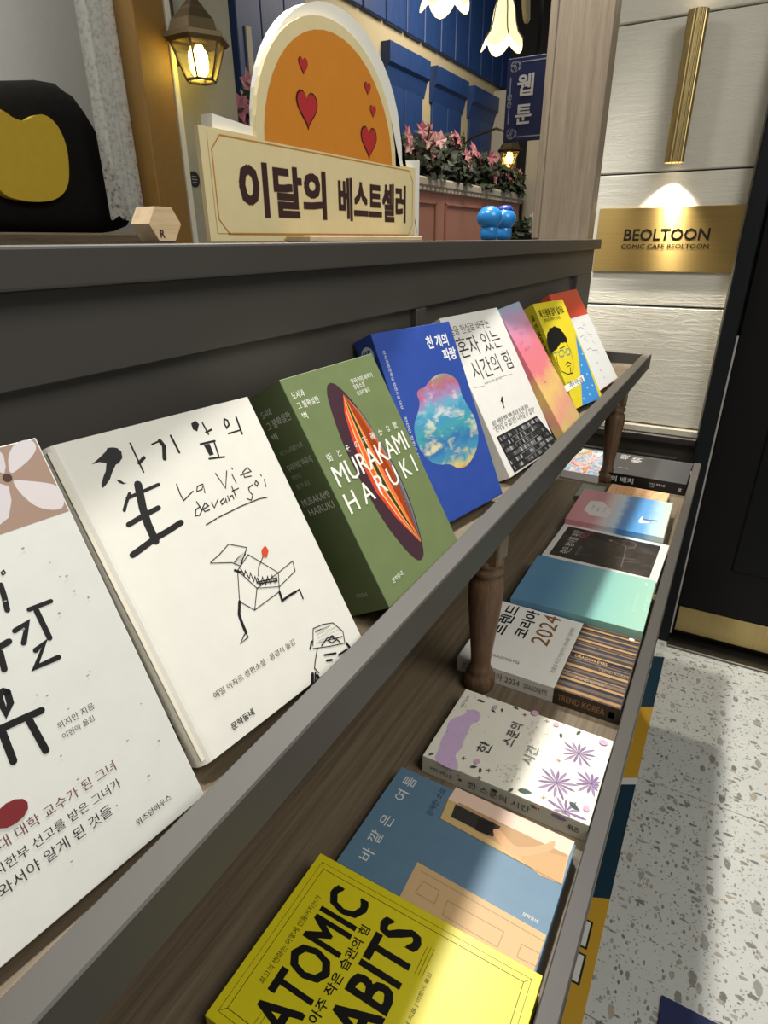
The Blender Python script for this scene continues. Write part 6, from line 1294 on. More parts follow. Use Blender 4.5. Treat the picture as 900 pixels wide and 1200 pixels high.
      ('p',(62,82,76),((105.6,137.4),(105.6,141),(107.3,143.8),(109.2,144.6),(109.7,142.5),(108.5,139.6))),
    ]),
    ('green_leaf', [
      ('p',(62,82,76),((110.3,130.3),(112.3,132.7),(115,133.6),(116.7,133.1),(115.9,131.4),(113.4,130.1))),
    ]),
    ('green_leaf', [
      ('p',(62,82,76),((124.8,113.5),(124.1,117.1),(125.2,120.1),(127,121.3),(127.9,119.3),(127.2,116.2))),
    ]),
    ('green_leaf', [
      ('p',(62,82,76),((117.1,40.4),(121.1,41.1),(124.4,39.8),(125.7,37.8),(123.5,36.8),(120,37.6))),
    ]),
    ('green_leaf', [
      ('p',(62,82,76),((102.4,54.8),(105.3,57.6),(108.8,58.4),(111,57.4),(109.7,55.4),(106.4,54.1))),
    ]),
    ('green_leaf', [
      ('p',(62,82,76),((14.8,125.4),(11.4,127.6),(9.8,130.9),(10.2,133.2),(12.5,132.4),(14.5,129.4))),
    ]),
    ('green_leaf', [
      ('p',(62,82,76),((7.4,119.8),(10,122.3),(13.1,123),(15,122.2),(13.9,120.4),(10.9,119.2))),
    ]),
    ('green_leaf', [
      ('p',(62,82,76),((10.3,61.8),(6,67),(5.1,72.9),(6.9,76.4),(10.1,74.1),(11.9,68.3))),
    ]),
    ('green_leaf', [
      ('p',(62,82,76),((6.1,81.1),(2.5,81),(-0.3,82.6),(-1.1,84.5),(0.9,85.1),(3.9,83.9))),
    ]),
    ('green_leaf', [
      ('p',(62,82,76),((12.6,12.9),(12.6,18.7),(15.3,23.2),(18.4,24.5),(19.2,21.2),(17.2,16.4))),
    ]),
    ('green_leaf', [
      ('p',(62,82,76),((8.6,176),(5.6,176.9),(3.6,178.9),(3.4,180.8),(5.3,180.7),(7.5,179))),
    ]),
    ('red_sprigs', [
      ('l',(128,62,56),0.7,((116.8,103.2),(121.8,104.8))),
      ('l',(128,62,56),0.7,((120.1,101.5),(118.5,106.5))),
      ('l',(128,62,56),0.7,((119,76.5),(124,78.1))),
      ('l',(128,62,56),0.7,((122.3,74.8),(120.7,79.8))),
      ('l',(128,62,56),0.7,((15.7,142.7),(20.7,144.3))),
      ('l',(128,62,56),0.7,((19,141),(17.4,146))),
      ('l',(128,62,56),0.7,((13.5,111.7),(18.5,113.3))),
      ('l',(128,62,56),0.7,((16.8,110),(15.2,115))),
      ('l',(128,62,56),0.7,((65.2,47.6),(70.2,49.2))),
      ('l',(128,62,56),0.7,((68.5,45.9),(66.9,50.9))),
      ('l',(128,62,56),0.7,((7.6,48.6),(12.6,50.2))),
      ('l',(128,62,56),0.7,((10.9,46.9),(9.3,51.9))),
      ('l',(128,62,56),0.7,((-7.7,51.1),(-2.7,52.7))),
      ('l',(128,62,56),0.7,((-4.4,49.4),(-6,54.4))),
      ('l',(128,62,56),0.7,((-1.7,117.4),(3.3,119))),
      ('l',(128,62,56),0.7,((1.6,115.7),(-0,120.7))),
      ('l',(128,62,56),0.7,((127.8,135.4),(132.8,137))),
      ('l',(128,62,56),0.7,((131.1,133.7),(129.5,138.7))),
      ('l',(128,62,56),0.7,((126,155.3),(131,156.9))),
      ('l',(128,62,56),0.7,((129.3,153.6),(127.7,158.6))),
      ('l',(128,62,56),0.7,((-10,138.4),(-5,140))),
      ('l',(128,62,56),0.7,((-6.7,136.7),(-8.3,141.7))),
      ('e',(150,110,90),(34,85.7),0.5,0.5),
      ('e',(150,110,90),(100.2,69.1),0.5,0.5),
      ('e',(150,110,90),(22.8,80.1),0.5,0.5),
      ('e',(150,110,90),(109.5,72.1),0.5,0.5),
      ('e',(150,110,90),(14.5,99.2),0.5,0.5),
      ('e',(150,110,90),(115.3,68),0.5,0.5),
      ('e',(150,110,90),(19.7,81.5),0.5,0.5),
      ('e',(150,110,90),(90.3,89.1),0.5,0.5),
      ('e',(150,110,90),(33.5,96.8),0.5,0.5),
      ('e',(150,110,90),(101.9,80.6),0.5,0.5),
      ('e',(150,110,90),(21.2,90.8),0.5,0.5),
      ('e',(150,110,90),(106,91.9),0.5,0.5),
      ('e',(150,110,90),(15.4,85.8),0.5,0.5),
      ('e',(150,110,90),(105.2,84.9),0.5,0.5),
      ('e',(150,110,90),(23.9,105.1),0.5,0.5),
      ('e',(150,110,90),(87.9,64.2),0.5,0.5),
      ('e',(150,110,90),(16.1,90.8),0.5,0.5),
      ('e',(150,110,90),(96.9,86.6),0.5,0.5),
      ('e',(150,110,90),(20.9,105.2),0.5,0.5),
      ('e',(150,110,90),(110.3,68.3),0.5,0.5),
      ('e',(150,110,90),(19.9,97.5),0.5,0.5),
      ('e',(150,110,90),(95.2,85.8),0.5,0.5),
      ('e',(150,110,90),(28.6,90.5),0.5,0.5),
      ('e',(150,110,90),(85,85.1),0.5,0.5),
      ('e',(150,110,90),(35.2,90.4),0.5,0.5),
      ('e',(150,110,90),(83.8,63.2),0.5,0.5),
      ('e',(150,110,90),(30.6,98.9),0.5,0.5),
      ('e',(150,110,90),(82.6,65.1),0.5,0.5),
      ('e',(150,110,90),(9.4,93.2),0.5,0.5),
      ('e',(150,110,90),(99.6,94.5),0.5,0.5),
      ('e',(150,110,90),(20.9,94.6),0.5,0.5),
      ('e',(150,110,90),(113,92.1),0.5,0.5),
      ('e',(150,110,90),(24.4,99.3),0.5,0.5),
      ('e',(150,110,90),(101.9,66.1),0.5,0.5),
      ('e',(150,110,90),(20.7,79.5),0.5,0.5),
      ('e',(150,110,90),(95.9,66.6),0.5,0.5),
      ('e',(150,110,90),(34.1,83.2),0.5,0.5),
      ('e',(150,110,90),(99.1,73.4),0.5,0.5),
      ('e',(150,110,90),(12.8,91.1),0.5,0.5),
      ('e',(150,110,90),(100.2,71.1),0.5,0.5),
      ('e',(150,110,90),(22.1,85.6),0.5,0.5),
      ('e',(150,110,90),(119.2,76.6),0.5,0.5),
      ('e',(150,110,90),(18.9,92.8),0.5,0.5),
      ('e',(150,110,90),(101.2,84.6),0.5,0.5),
      ('e',(150,110,90),(36.4,87.8),0.5,0.5),
      ('e',(150,110,90),(95.1,88.2),0.5,0.5),
      ('e',(150,110,90),(20.7,94.2),0.5,0.5),
      ('e',(150,110,90),(93,72.7),0.5,0.5),
      ('e',(150,110,90),(29.5,91.6),0.5,0.5),
      ('e',(150,110,90),(110.5,91.3),0.5,0.5),
      ('e',(150,110,90),(10.5,90.6),0.5,0.5),
      ('e',(150,110,90),(105.7,85.7),0.5,0.5),
      ('e',(150,110,90),(12,89.3),0.5,0.5),
      ('e',(150,110,90),(109.7,66.2),0.5,0.5),
      ('e',(150,110,90),(29,93.7),0.5,0.5),
      ('e',(150,110,90),(98.8,93.2),0.5,0.5),
      ('e',(150,110,90),(27.8,105.5),0.5,0.5),
      ('e',(150,110,90),(82.7,75.9),0.5,0.5),
      ('e',(150,110,90),(25.5,85),0.5,0.5),
      ('e',(150,110,90),(114,87),0.5,0.5),
      ('e',(150,110,90),(14,85.5),0.5,0.5),
      ('e',(150,110,90),(82.2,85),0.5,0.5),
      ('e',(150,110,90),(23,101.6),0.5,0.5),
      ('e',(150,110,90),(111.2,92.5),0.5,0.5),
      ('e',(150,110,90),(16.3,93.3),0.5,0.5),
      ('e',(150,110,90),(101.7,71.5),0.5,0.5),
      ('e',(150,110,90),(29.3,94.9),0.5,0.5),
      ('e',(150,110,90),(76,86.8),0.5,0.5),
      ('e',(150,110,90),(31.9,85.8),0.5,0.5),
      ('e',(150,110,90),(91.9,90),0.5,0.5),
      ('e',(60,56,60),(68.1,137.4),0.8,0.3),
      ('e',(60,56,60),(74.7,148.1),0.8,0.3),
      ('e',(60,56,60),(47,176.5),0.8,0.3),
      ('e',(60,56,60),(100.5,185.4),0.8,0.3),
      ('e',(60,56,60),(122.3,170.5),0.8,0.3),
      ('e',(60,56,60),(72.2,166.9),0.8,0.3),
      ('e',(60,56,60),(81.5,199.3),0.8,0.3),
      ('e',(60,56,60),(98.4,197.3),0.8,0.3),
      ('e',(60,56,60),(126.4,153.5),0.8,0.3),
      ('e',(60,56,60),(95.3,173),0.8,0.3),
      ('e',(60,56,60),(94.3,142),0.8,0.3),
      ('e',(60,56,60),(93.9,158.6),0.8,0.3),
      ('e',(60,56,60),(118.4,169.2),0.8,0.3),
      ('e',(60,56,60),(65.3,157.3),0.8,0.3),
      ('e',(60,56,60),(93,168.3),0.8,0.3),
      ('e',(60,56,60),(64.7,185.9),0.8,0.3),
      ('e',(60,56,60),(79.9,152.7),0.8,0.3),
      ('e',(60,56,60),(83.9,183.7),0.8,0.3),
      ('e',(60,56,60),(98.7,174.2),0.8,0.3),
      ('e',(60,56,60),(110.2,184.9),0.8,0.3),
      ('e',(60,56,60),(91.1,169.6),0.8,0.3),
      ('e',(60,56,60),(102,180.7),0.8,0.3),
      ('e',(60,56,60),(77.3,164),0.8,0.3),
      ('e',(60,56,60),(69.4,151.9),0.8,0.3),
      ('e',(60,56,60),(89.5,202),0.8,0.3),
      ('e',(60,56,60),(63.7,152.7),0.8,0.3),
    ]),
    ('pink_petal', [
      ('e',(196,160,184),(114.3,140.6),4,3.2),
    ]),
    ('pink_petal', [
      ('e',(196,160,184),(21,128.7),4,3.2),
    ]),
    ('pink_petal', [
      ('e',(196,160,184),(121.5,66),4,3.2),
    ]),
    ('pink_petal', [
      ('e',(196,160,184),(18.4,7.1),4,3.2),
    ]),
    ('pink_petal', [
      ('e',(196,160,184),(119.5,10.1),4.5,4.8),
    ]),
    ('pink_petal', [
      ('e',(196,160,184),(127.5,94),4.5,4.8),
    ]),
    ('title_lettering', [
      ('t',(62,60,64),'한',(35.9,121.2,53.9,136.2),-0,0),
      ('t',(62,60,64),'스푼의',(60.5,99.7,100.5,113.7),-0,0),
      ('t',(120,125,125),'시간',(44.8,72.3,74.8,85.3),-0,0),
    ]),
    ('author_lettering', [
      ('t',(60,60,60),'구병모 장편소설',(91.9,176.3,115.9,179.3),0,0),
    ]),
  ],
  'tr': [
    ('obi_band', [
      ('p',(70,58,48),((0,0),(168,0),(168,83.8),(0,83.8))),
      ('p',(150,116,76),((3,1),(8.8,1),(8.8,83.3),(3,83.3))),
      ('p',(44,46,58),((9.8,1),(13.5,1),(13.5,83.3),(9.8,83.3))),
      ('p',(92,78,66),((14.2,1),(20,1),(20,83.3),(14.2,83.3))),
      ('p',(34,34,40),((21,1),(25.6,1),(25.6,83.3),(21,83.3))),
      ('p',(168,132,88),((26.4,1),(30.8,1),(30.8,83.3),(26.4,83.3))),
      ('p',(60,54,52),((31.6,1),(33.7,1),(33.7,83.3),(31.6,83.3))),
      ('p',(110,94,80),((34.1,1),(39.9,1),(39.9,83.3),(34.1,83.3))),
      ('p',(48,50,66),((40.9,1),(42,1),(42,83.3),(40.9,83.3))),
      ('p',(150,116,76),((42.2,1),(44.4,1),(44.4,83.3),(42.2,83.3))),
      ('p',(44,46,58),((44.8,1),(48,1),(48,83.3),(44.8,83.3))),
      ('p',(92,78,66),((48.6,1),(53.4,1),(53.4,83.3),(48.6,83.3))),
      ('p',(34,34,40),((54.3,1),(56.3,1),(56.3,83.3),(54.3,83.3))),
      ('p',(168,132,88),((56.6,1),(61.9,1),(61.9,83.3),(56.6,83.3))),
      ('p',(60,54,52),((62.8,1),(68.7,1),(68.7,83.3),(62.8,83.3))),
      ('p',(110,94,80),((69.7,1),(71.6,1),(71.6,83.3),(69.7,83.3))),
      ('p',(48,50,66),((71.9,1),(75.8,1),(75.8,83.3),(71.9,83.3))),
      ('p',(150,116,76),((76.5,1),(77.6,1),(77.6,83.3),(76.5,83.3))),
      ('p',(44,46,58),((77.8,1),(80.7,1),(80.7,83.3),(77.8,83.3))),
      ('p',(92,78,66),((81.2,1),(82.5,1),(82.5,83.3),(81.2,83.3))),
      ('p',(34,34,40),((82.7,1),(88.4,1),(88.4,83.3),(82.7,83.3))),
      ('p',(168,132,88),((89.4,1),(92.6,1),(92.6,83.3),(89.4,83.3))),
      ('p',(60,54,52),((93.2,1),(98.9,1),(98.9,83.3),(93.2,83.3))),
      ('p',(110,94,80),((99.9,1),(104.8,1),(104.8,83.3),(99.9,83.3))),
      ('p',(48,50,66),((105.6,1),(110.9,1),(110.9,83.3),(105.6,83.3))),
      ('p',(150,116,76),((111.9,1),(113.7,1),(113.7,83.3),(111.9,83.3))),
      ('p',(44,46,58),((114.1,1),(115.5,1),(115.5,83.3),(114.1,83.3))),
      ('p',(92,78,66),((115.7,1),(119.7,1),(119.7,83.3),(115.7,83.3))),
      ('p',(34,34,40),((120.4,1),(122.2,1),(122.2,83.3),(120.4,83.3))),
      ('p',(168,132,88),((122.6,1),(127.2,1),(127.2,83.3),(122.6,83.3))),
      ('p',(60,54,52),((128,1),(131.1,1),(131.1,83.3),(128,83.3))),
      ('p',(110,94,80),((131.6,1),(135.2,1),(135.2,83.3),(131.6,83.3))),
      ('p',(48,50,66),((135.8,1),(141.5,1),(141.5,83.3),(135.8,83.3))),
      ('p',(150,116,76),((142.5,1),(146.1,1),(146.1,83.3),(142.5,83.3))),
      ('p',(44,46,58),((146.7,1),(148.3,1),(148.3,83.3),(146.7,83.3))),
      ('p',(92,78,66),((148.5,1),(150.3,1),(150.3,83.3),(148.5,83.3))),
      ('p',(34,34,40),((150.7,1),(154.4,1),(154.4,83.3),(150.7,83.3))),
      ('p',(168,132,88),((155,1),(158.6,1),(158.6,83.3),(155,83.3))),
      ('p',(60,54,52),((159.3,1),(163.4,1),(163.4,83.3),(159.3,83.3))),
      ('p',(110,94,80),((164.2,1),(165.7,1),(165.7,83.3),(164.2,83.3))),
    ]),
    ('band_lettering', [
      ('t',(190,160,110),'DRAGON EYES',(79.6,32.2,85.6,76.2),0.01,-90),
      ('t',(150,130,100),'TREND KOREA',(65.4,1.2,71.4,41.2),0.01,-90),
      ('t',(170,150,120),'TREND KOREA',(33.2,27.5,38.2,65.5),0.01,-90),
    ]),
    ('barcode_patch', [
      ('e',(225,222,215),(160.1,12.4),3,4),
    ]),
    ('title_lettering', [
      ('t',(26,26,26),'트렌드',(78,191.9,164,0.74,'a'),0.03,0),
      ('t',(26,26,26),'코리아',(85.1,159.6,164,0.74,'a'),0.03,0),
      ('t',(128,88,56),'2024',(82.5,129.2,164,0.88,'a'),0.01,0),
    ]),
    ('blurb_lettering', [
      ('t',(140,140,140),'청룡을 타고 비상하는 2024를 기원하며',(28.7,91.2,146.7,97.8),0,0),
    ]),
    ('row_lettering', [
      ('t',(110,110,110),'DRAGONEYES',(23.6,140,29.6,182),0,-90),
    ]),
  ],
  'te': [
    ('title_lettering', [
      ('t',(170,205,190),'물고기는 존재하지 않는다',(50.6,18.3,110.6,23.3),0,0),
      ('t',(170,205,190),'룰루 밀러',(59.7,4,109.7,8),0,0),
      ('t',(215,235,225),'곰출판',(140.4,11.3,150.4,15.3),0.01,0),
    ]),
  ],
  'bl': [
    ('dark_picture', [
      ('p','DARKART',((10,14),(148,14),(150,192),(10,192))),
    ]),
    ('title_lettering', [
      ('t',(200,196,190),'죽은 왕녀를 위한',(26.9,159.8,138.9,176.8),0,0),
      ('t',(170,100,110),'파반느',(108.7,145.5,148.7,160.5),0,0),
      ('t',(130,126,120),'박민규 장편소설',(31.2,144.5,71.2,149.5),0,0),
    ]),
    ('figure_drawing', [
      ('l',(120,108,98),1.2,((124,106.3),(125.4,98),(118.8,85.9),(115.4,72.6),(114.2,55.7))),
      ('l',(120,108,98),1.2,((134,88.9),(139.9,68.6),(135.2,57.2),(119.1,56.5),(103.6,70.4))),
      ('l',(120,108,98),1.2,((115.4,72.6),(75.8,67.3),(27.7,64.3))),
      ('l',(120,108,98),1.2,((57.1,82.1),(66.8,47.5))),
      ('l',(120,108,98),1.2,((47.7,72.1),(57.3,38))),
      ('e',(190,140,110),(125.2,102.2),3,3),
    ]),
  ],
  'pk': [
    ('hexagon_label', [
      ('p',(214,208,204),((63.9,165.5),(121.4,162.6),(127.6,136.9),(85.9,110.6),(44.3,115),(40.6,146.6))),
      ('t',(120,110,108),'모든 삶은',(71.3,148.1,99.3,153.1),0,0),
      ('t',(120,110,108),'흐른다',(66.1,135.8,90.1,140.8),0,0),
      ('t',(120,110,108),'로랑스 드빌레르 지음',(67.9,123.9,101.9,126.9),0,0),
    ]),
    ('boat_drawing', [
      ('p',(240,240,238),((57.3,54.2),(87.1,50.5),(68.6,44.6),(78.7,32.6),(57.7,34.5),(49.1,50.9))),
      ('p',(60,90,140),((73.4,47.4),(78.1,19.4),(73.3,18.9),(66.3,46.5))),
    ]),
  ],
  'pe': [
    ('map_lines', [
      ('l',(90,50,40),0.8,((6,10),(11,40),(3,70),(12,100),(8,125))),
      ('l',(90,50,40),0.8,((17,17),(22,40),(14,70),(23,105),(19,125))),
      ('l',(90,50,40),0.8,((28,24),(33,40),(25,70),(34,100),(30,125))),
      ('l',(90,50,40),0.8,((39,10),(44,40),(36,70),(45,105),(41,125))),
      ('l',(90,50,40),0.8,((50,17),(55,40),(47,70),(56,100),(52,125))),
      ('l',(90,50,40),0.8,((61,24),(66,40),(58,70),(67,105),(63,125))),
      ('l',(90,50,40),0.8,((72,10),(77,40),(69,70),(78,100),(74,125))),
      ('l',(90,50,40),0.8,((83,17),(88,40),(80,70),(89,105),(85,125))),
      ('l',(90,50,40),0.8,((94,24),(99,40),(91,70),(100,100),(96,125))),
      ('l',(200,70,50),0.7,((4,15),(50,22),(100,12))),
      ('l',(200,70,50),0.7,((4,35),(50,40),(100,33))),
      ('l',(200,70,50),0.7,((4,55),(50,58),(100,54))),
      ('l',(200,70,50),0.7,((4,75),(50,76),(100,75))),
      ('l',(200,70,50),0.7,((4,95),(50,94),(100,96))),
      ('l',(200,70,50),0.7,((4,115),(50,112),(100,117))),
    ]),
  ],
  'co': [
    ('painted_picture', [
      ('p','PAINT',((2,2),(198,2),(198,92),(2,92))),
    ]),
  ],
  'fa': [
    ('title_lettering', [
      ('t',(228,228,226),'외로운',(119.8,152.3,155.8,174.3),0.03,0),
      ('t',(228,228,226),'배치',(105.6,118.2,145.6,144.2),0.03,0),
      ('t',(200,200,200),'장편소설',(43.7,140.8,51.7,164.8),0,-90),
    ]),
  ],
}

fn_loc = lambda a, b, d: (a / 1000.0, b / 1000.0, d)
def book(key, label, cover, group, kind='book', spine=None, spine_text=(), rounded=False, name='book'):
    x0, y0, z0, yaw, lean, w, h, t = POSE[key]
    T = thing(name, label, kind, (x0, y0, E + z0), group, (math.radians(lean), 0, math.radians(yaw)))
    c = .0011; sp = spine or cover
    mb = MB()
    if rounded:
        r = .008; arc = [(r - r * math.cos(a), t - r + r * math.sin(a)) for a in [i * math.pi / 12 for i in range(0, 7)]]
        arc2 = [(r - r * math.cos(a), r - r * math.sin(a)) for a in [i * math.pi / 12 for i in range(6, -1, -1)]]
        outl = [(w, 0), (w, c), (r, c)] + [(x * .85 + c * .8, n_) for x, n_ in [(arc2[-1][0], arc2[-1][1]), (arc[0][0], arc[0][1])]] + [(r, t - c), (w, t - c), (w, t)] + arc[::-1] + arc2[::-1]
        mb.prism(outl, lambda a, b, d: (a, d, b), 0, h, cover)
        for i, f in enumerate(mb.f): pass
    else:
        mb.box(0, w, 0, h, t - c, t, cover, .0004); mb.box(0, w, 0, h, 0, c, cover, .0004); mb.box(0, c * 1.2, .0002, h - .0002, c * .5, t - c * .5, sp)
    cov = mb.build('cover', T, True)
    ins = .003 if rounded else .0012
    MB().box(c * 1.3, w - ins, ins, h - ins, c + .0001, t - c - .0001, M_PAGES).build('page_block', T, True)
    for k, (pname, items) in enumerate(ART.get(key, [])):
        pb = MB(); base = t + .00006 + .00007 * k; step = min(.00002, .00006 / max(1, len(items)))
        for i, it in enumerate(items):
            d = base + step * i; m = art_mat(it[1])
            if it[0] == 'p': pb.flat(chaikin(it[2]) if len(it[2]) >= 9 and pname not in ('oval_stripes', 'brush_title') else it[2], fn_loc, d, m)
            elif it[0] == 'l': pb.stroke(it[3], it[2], fn_loc, d, m)
            elif it[0] == 'e': pb.flat(ellipse(it[2][0], it[2][1], it[3], it[4], 12), fn_loc, d, m)
            elif it[0] == 't':
                tb = MB(); put_text(tb, it[2], it[3], fn_loc, d, m, it[4], it[5]); tb.build(pname if 'lettering' in pname else 'lettering', cov, True)
        if pb.v:
            o = pb.build(pname, cov, True)
            if pname in ('paper_flecks', 'red_sprigs', 'french_subtitle', 'map_lines'): o['kind'] = 'stuff'
    fs = lambda a, b, d: (-d, b / 1000.0, a / 1000.0)      # a across the spine (towards the front), b up
    for it in spine_text:
        pb = MB()
        if it[0] == 't': put_text(pb, it[2], it[3], fs, .0003, mat(it[1], .5), it[4], it[5])
        elif it[0] == 'p': pb.flat(it[2], fs, .0002, mat(it[1], .5))
        elif it[0] == 'e': pb.flat(ellipse(*it[2], 24), fs, .0002, mat(it[1], .5))
        pb.build('spine_lettering' if it[0] == 't' else 'spine_print', cov, True)
    return T
UP = 'books leaning on the upper shelf'; LO = 'books lying on the lower shelf'
book('b1', 'speckled white book with black brush title and a pressed-flower photo strip along its top', paper('speckled_paper', (214, 215, 208), .45), UP)
book('b2', 'cream hardcover with brush-drawn title and a sketch of a walking box man', paper('cream_jacket', (219, 217, 207), .5), UP, rounded=True,
     spine_text=[('t', (30, 30, 30), '문학동네', (8, 12, 14, 34), .02, -90), ('t', (90, 70, 70), '자기 앞의 생', (8, 90, 14, 150), .0, -90)])
GRN = paper('green_cover', (106, 121, 78), .5)
book('b3', 'thick green book with a dark striped oval and large white Latin lettering', GRN, UP, spine=paper('green_spine', (98, 113, 72), .5),
     spine_text=[('t', (232, 234, 220), '도시와', (12, 176, 24, 182), .01, 0), ('t', (232, 234, 220), '그 불확실한', (12, 166, 40, 173), .01, 0), ('t', (232, 234, 220), '벽', (12, 157, 18, 163), .01, 0),
                 ('t', (200, 204, 184), '街とその不確かな壁', (12, 144, 38, 148), 0, 0), ('t', (232, 234, 220), '무라카미 하루키', (12, 130, 40, 136), .01, 0), ('t', (200, 204, 184), '장편소설', (12, 123, 22, 127), 0, 0), ('t', (200, 204, 184), '홍은주 옮김', (12, 115, 27, 119), 0, 0),
                 ('t', (232, 234, 220), 'MURAKAMI', (10, 100, 40, 106), 0, 0), ('t', (232, 234, 220), 'HARUKI', (12, 91, 40, 97), 0, 0), ('t', (190, 194, 176), '문학동네', (18, 14, 30, 18), .01, 0)])
book('b4', 'royal blue book with a cloud-shaped rainbow sky painting on its cover', paper('royal_blue', (48, 78, 162), .4), UP, spine=paper('royal_blue_spine', (43, 69, 152), .4),
     spine_text=[('e', (215, 220, 230), (13.5, 192, 9, 9)), ('t', (40, 62, 140), 'KF', (8, 187, 19, 197), .04, 0)])
book('b5', 'white book with thin grey Korean title above a black-and-white library photo', paper('white_cover', (224, 222, 215), .4), UP)
book('b6', 'pink book with iridescent lilac to yellow gradient cover', grad_cover('iridescent_cover', 1, [(.0, (205, 190, 110)), (.16, (222, 150, 130)), (.34, (226, 190, 110)), (.5, (222, 120, 128)), (.68, (220, 118, 136)), (.82, (206, 140, 178)), (.95, (176, 160, 205)), (1, (140, 175, 205))], .2215, .35, 22), UP)
book('b7', 'yellow book with a black-haired man in glasses drawn on its cover and a blue corner', paper('yellow_cover', (222, 203, 44), .45), UP,
     spine_text=[('t', (25, 25, 20), '제 인생에 답이 없어요', (7, 60, 13, 185), .02, -90)])
book('b8', 'red book in a half-height white paper jacket with handwritten title', paper('red_cover', (206, 72, 52), .45), UP)
book('ah', 'bright yellow book with bold black ATOMIC HABITS lettering lying in front', paper('acid_yellow', (205, 192, 24), .4), LO)
book('su', 'slate blue book with a painted window, an arm and a door, beside the yellow one', paper('slate_blue', (88, 118, 140), .5), LO)
book('fl', 'cream book with purple blossoms and a lilac cloud printed on its cover', paper('cream_floral', (222, 218, 202), .5), LO,
     spine_text=[('t', (80, 76, 70), '구병모 장편소설', (8, 150, 14, 178), 0, -90), ('t', (80, 76, 70), '한 스푼의 시간', (7, 60, 16, 130), 0, -90), ('t', (70, 66, 62), '위즈', (8, 8, 16, 20), .02, -90),
                 ('e', (140, 84, 80), (12, 140, 2, 2)), ('e', (62, 82, 76), (18, 100, 2, 4)), ('e', (158, 128, 172), (19, 30, 3, 8)), ('e', (62, 82, 76), (19, 55, 2, 5))])
book('tr', 'white 2024 trend book half wrapped in a striped brown paper band', paper('trend_white', (226, 223, 214), .4), LO,
     spine_text=[('p', (58, 46, 38), [(0, 0), (25, 0), (25, 84), (0, 84)]), ('t', (150, 110, 70), 'TREND KOREA', (8, 18, 18, 78), .02, -90), ('p', (190, 180, 170), [(7, 6), (17, 6), (17, 13), (7, 13)]),
                 ('t', (110, 80, 60), '트렌드 코리아 2024', (7, 130, 19, 215), .01, -90), ('t', (120, 118, 112), 'DRAGONEYES', (8, 92, 17, 124), .01, -90)])
book('te', 'plain book shading from dusty blue to mint green across its cover', grad_cover('blue_mint_cover', 1, [(0, (150, 190, 168)), (.30, (128, 178, 166)), (.5, (112, 163, 168)), (.66, (92, 138, 164)), (.8, (84, 128, 158)), (1, (92, 136, 166))], .202), LO)
book('bl', 'black picture book with a white border and faint seated figure on its cover', paper('white_border', (208, 205, 198), .45), LO)
book('pk', 'pink and sky blue seascape book with a pale hexagon title label', grad_cover('seascape_cover', 1, [(0, (196, 202, 190)), (.12, (176, 206, 214)), (.22, (96, 158, 206)), (.34, (70, 140, 200)), (.44, (84, 130, 190)), (.5, (178, 200, 214)), (.62, (206, 190, 190)), (.72, (200, 140, 146)), (1, (192, 124, 130))], .19, .10, 30), LO)
book('pe', 'small peach booklet printed with dark map lines behind the seascape book', paper('peach_cover', (226, 176, 128), .5), LO)
book('co', 'small booklet with a splashy multicolour painting beside the far turned post', paper('booklet_white', (226, 222, 216), .45), LO)
book('fa', 'thick black book with white lettering at the far end of the lower shelf', paper('charcoal_cover', (52, 53, 56), .4), LO, spine=mat((18, 18, 18), .45),
     spine_text=[('t', (220, 220, 216), '의 배치', (8, 118, 23, 172), .03, -90), ('t', (205, 205, 200), '외로운 장편소설', (14, 46, 20, 82), .01, -90), ('t', (205, 205, 200), '장편', (8, 70, 12, 82), .0, -90), ('t', (205, 205, 200), '文', (9, 8, 18, 16), .02, -90)])
pam = MB().box(1.372, 1.462, .206, .262, E - .565, E - .557, paper('sage_paper', (132, 146, 128), .6), .0005)
tag(pam.build('pamphlet'), 'thin sage green pamphlet lying behind the peach booklet', 'pamphlet')
grd = MB().box(1.492, 1.70, .235, .335, E - .5649, E - .5646, mat((84, 80, 74), .6))

# ------------------------------------------------------------------ bestseller sign on the rail
sg = thing('sign_board', 'cream arched foam sign with Korean best-seller lettering standing on the rail', 'sign', (.55, .37, E - .001))
fxz = lambda a, b, d: (a, d, E + b)
L0, L1, ZS = .3795, .7285, .0775
def arch(x0, x1, zb, zt, n=22):
    cx = (x0 + x1) / 2; rx = (x1 - x0) / 2
    return [(cx + rx * math.cos(math.pi * i / n) , zb + (zt - zb) * math.sin(math.pi * i / n)) for i in range(n + 1)]
CREAM = paper('sign_cream', (222, 206, 158), .5); FOAM = mat((226, 224, 214), .7); ORG = paper('sign_orange', (206, 130, 38), .5, 5); OL = mat((190, 132, 48), .5)
ar = arch(.4440, .6795, ZS, .180)
front = [(L0, 0), (L1, 0), (L1, ZS)] + ar + [(L0, ZS)]
MB().prism(front, fxz, .3700, .3738, CREAM).build('front_board', sg)
ar2 = arch(.4545, .7020, ZS + .006, .194)
back = [(.399, 0), (.7470, 0), (.7470, ZS + .010)] + ar2 + [(.399, ZS + .010)]
MB().prism(back, fxz, .3738, .3850, FOAM).build('backing_board', sg)
ar3 = arch(.4535, .6710, ZS - .006, .1705)
MB().flat(ar3, fxz, .3697, ORG).build('arch_panel', sg)
nb = MB(); x0, x1, z0, z1, k_ = .3905, .7205, .006, .0735, .010
nb.flat([(x0 - .003, z0), (x1 + .003, z0), (x1 + .003, z1 + .002), (x0 - .003, z1 + .002)], fxz, .3695, CREAM)
oct_ = [(x0 + k_, z0), (x1 - k_, z0), (x1, z0 + k_), (x1, z1 - k_), (x1 - k_, z1), (x0 + k_, z1), (x0, z1 - k_), (x0, z0 + k_), (x0 + k_, z0)]
nb.stroke(oct_, .0011, fxz, .3693, OL); nb.build('name_panel', sg)
tb = MB(); BR = mat((58, 34, 34), .5)
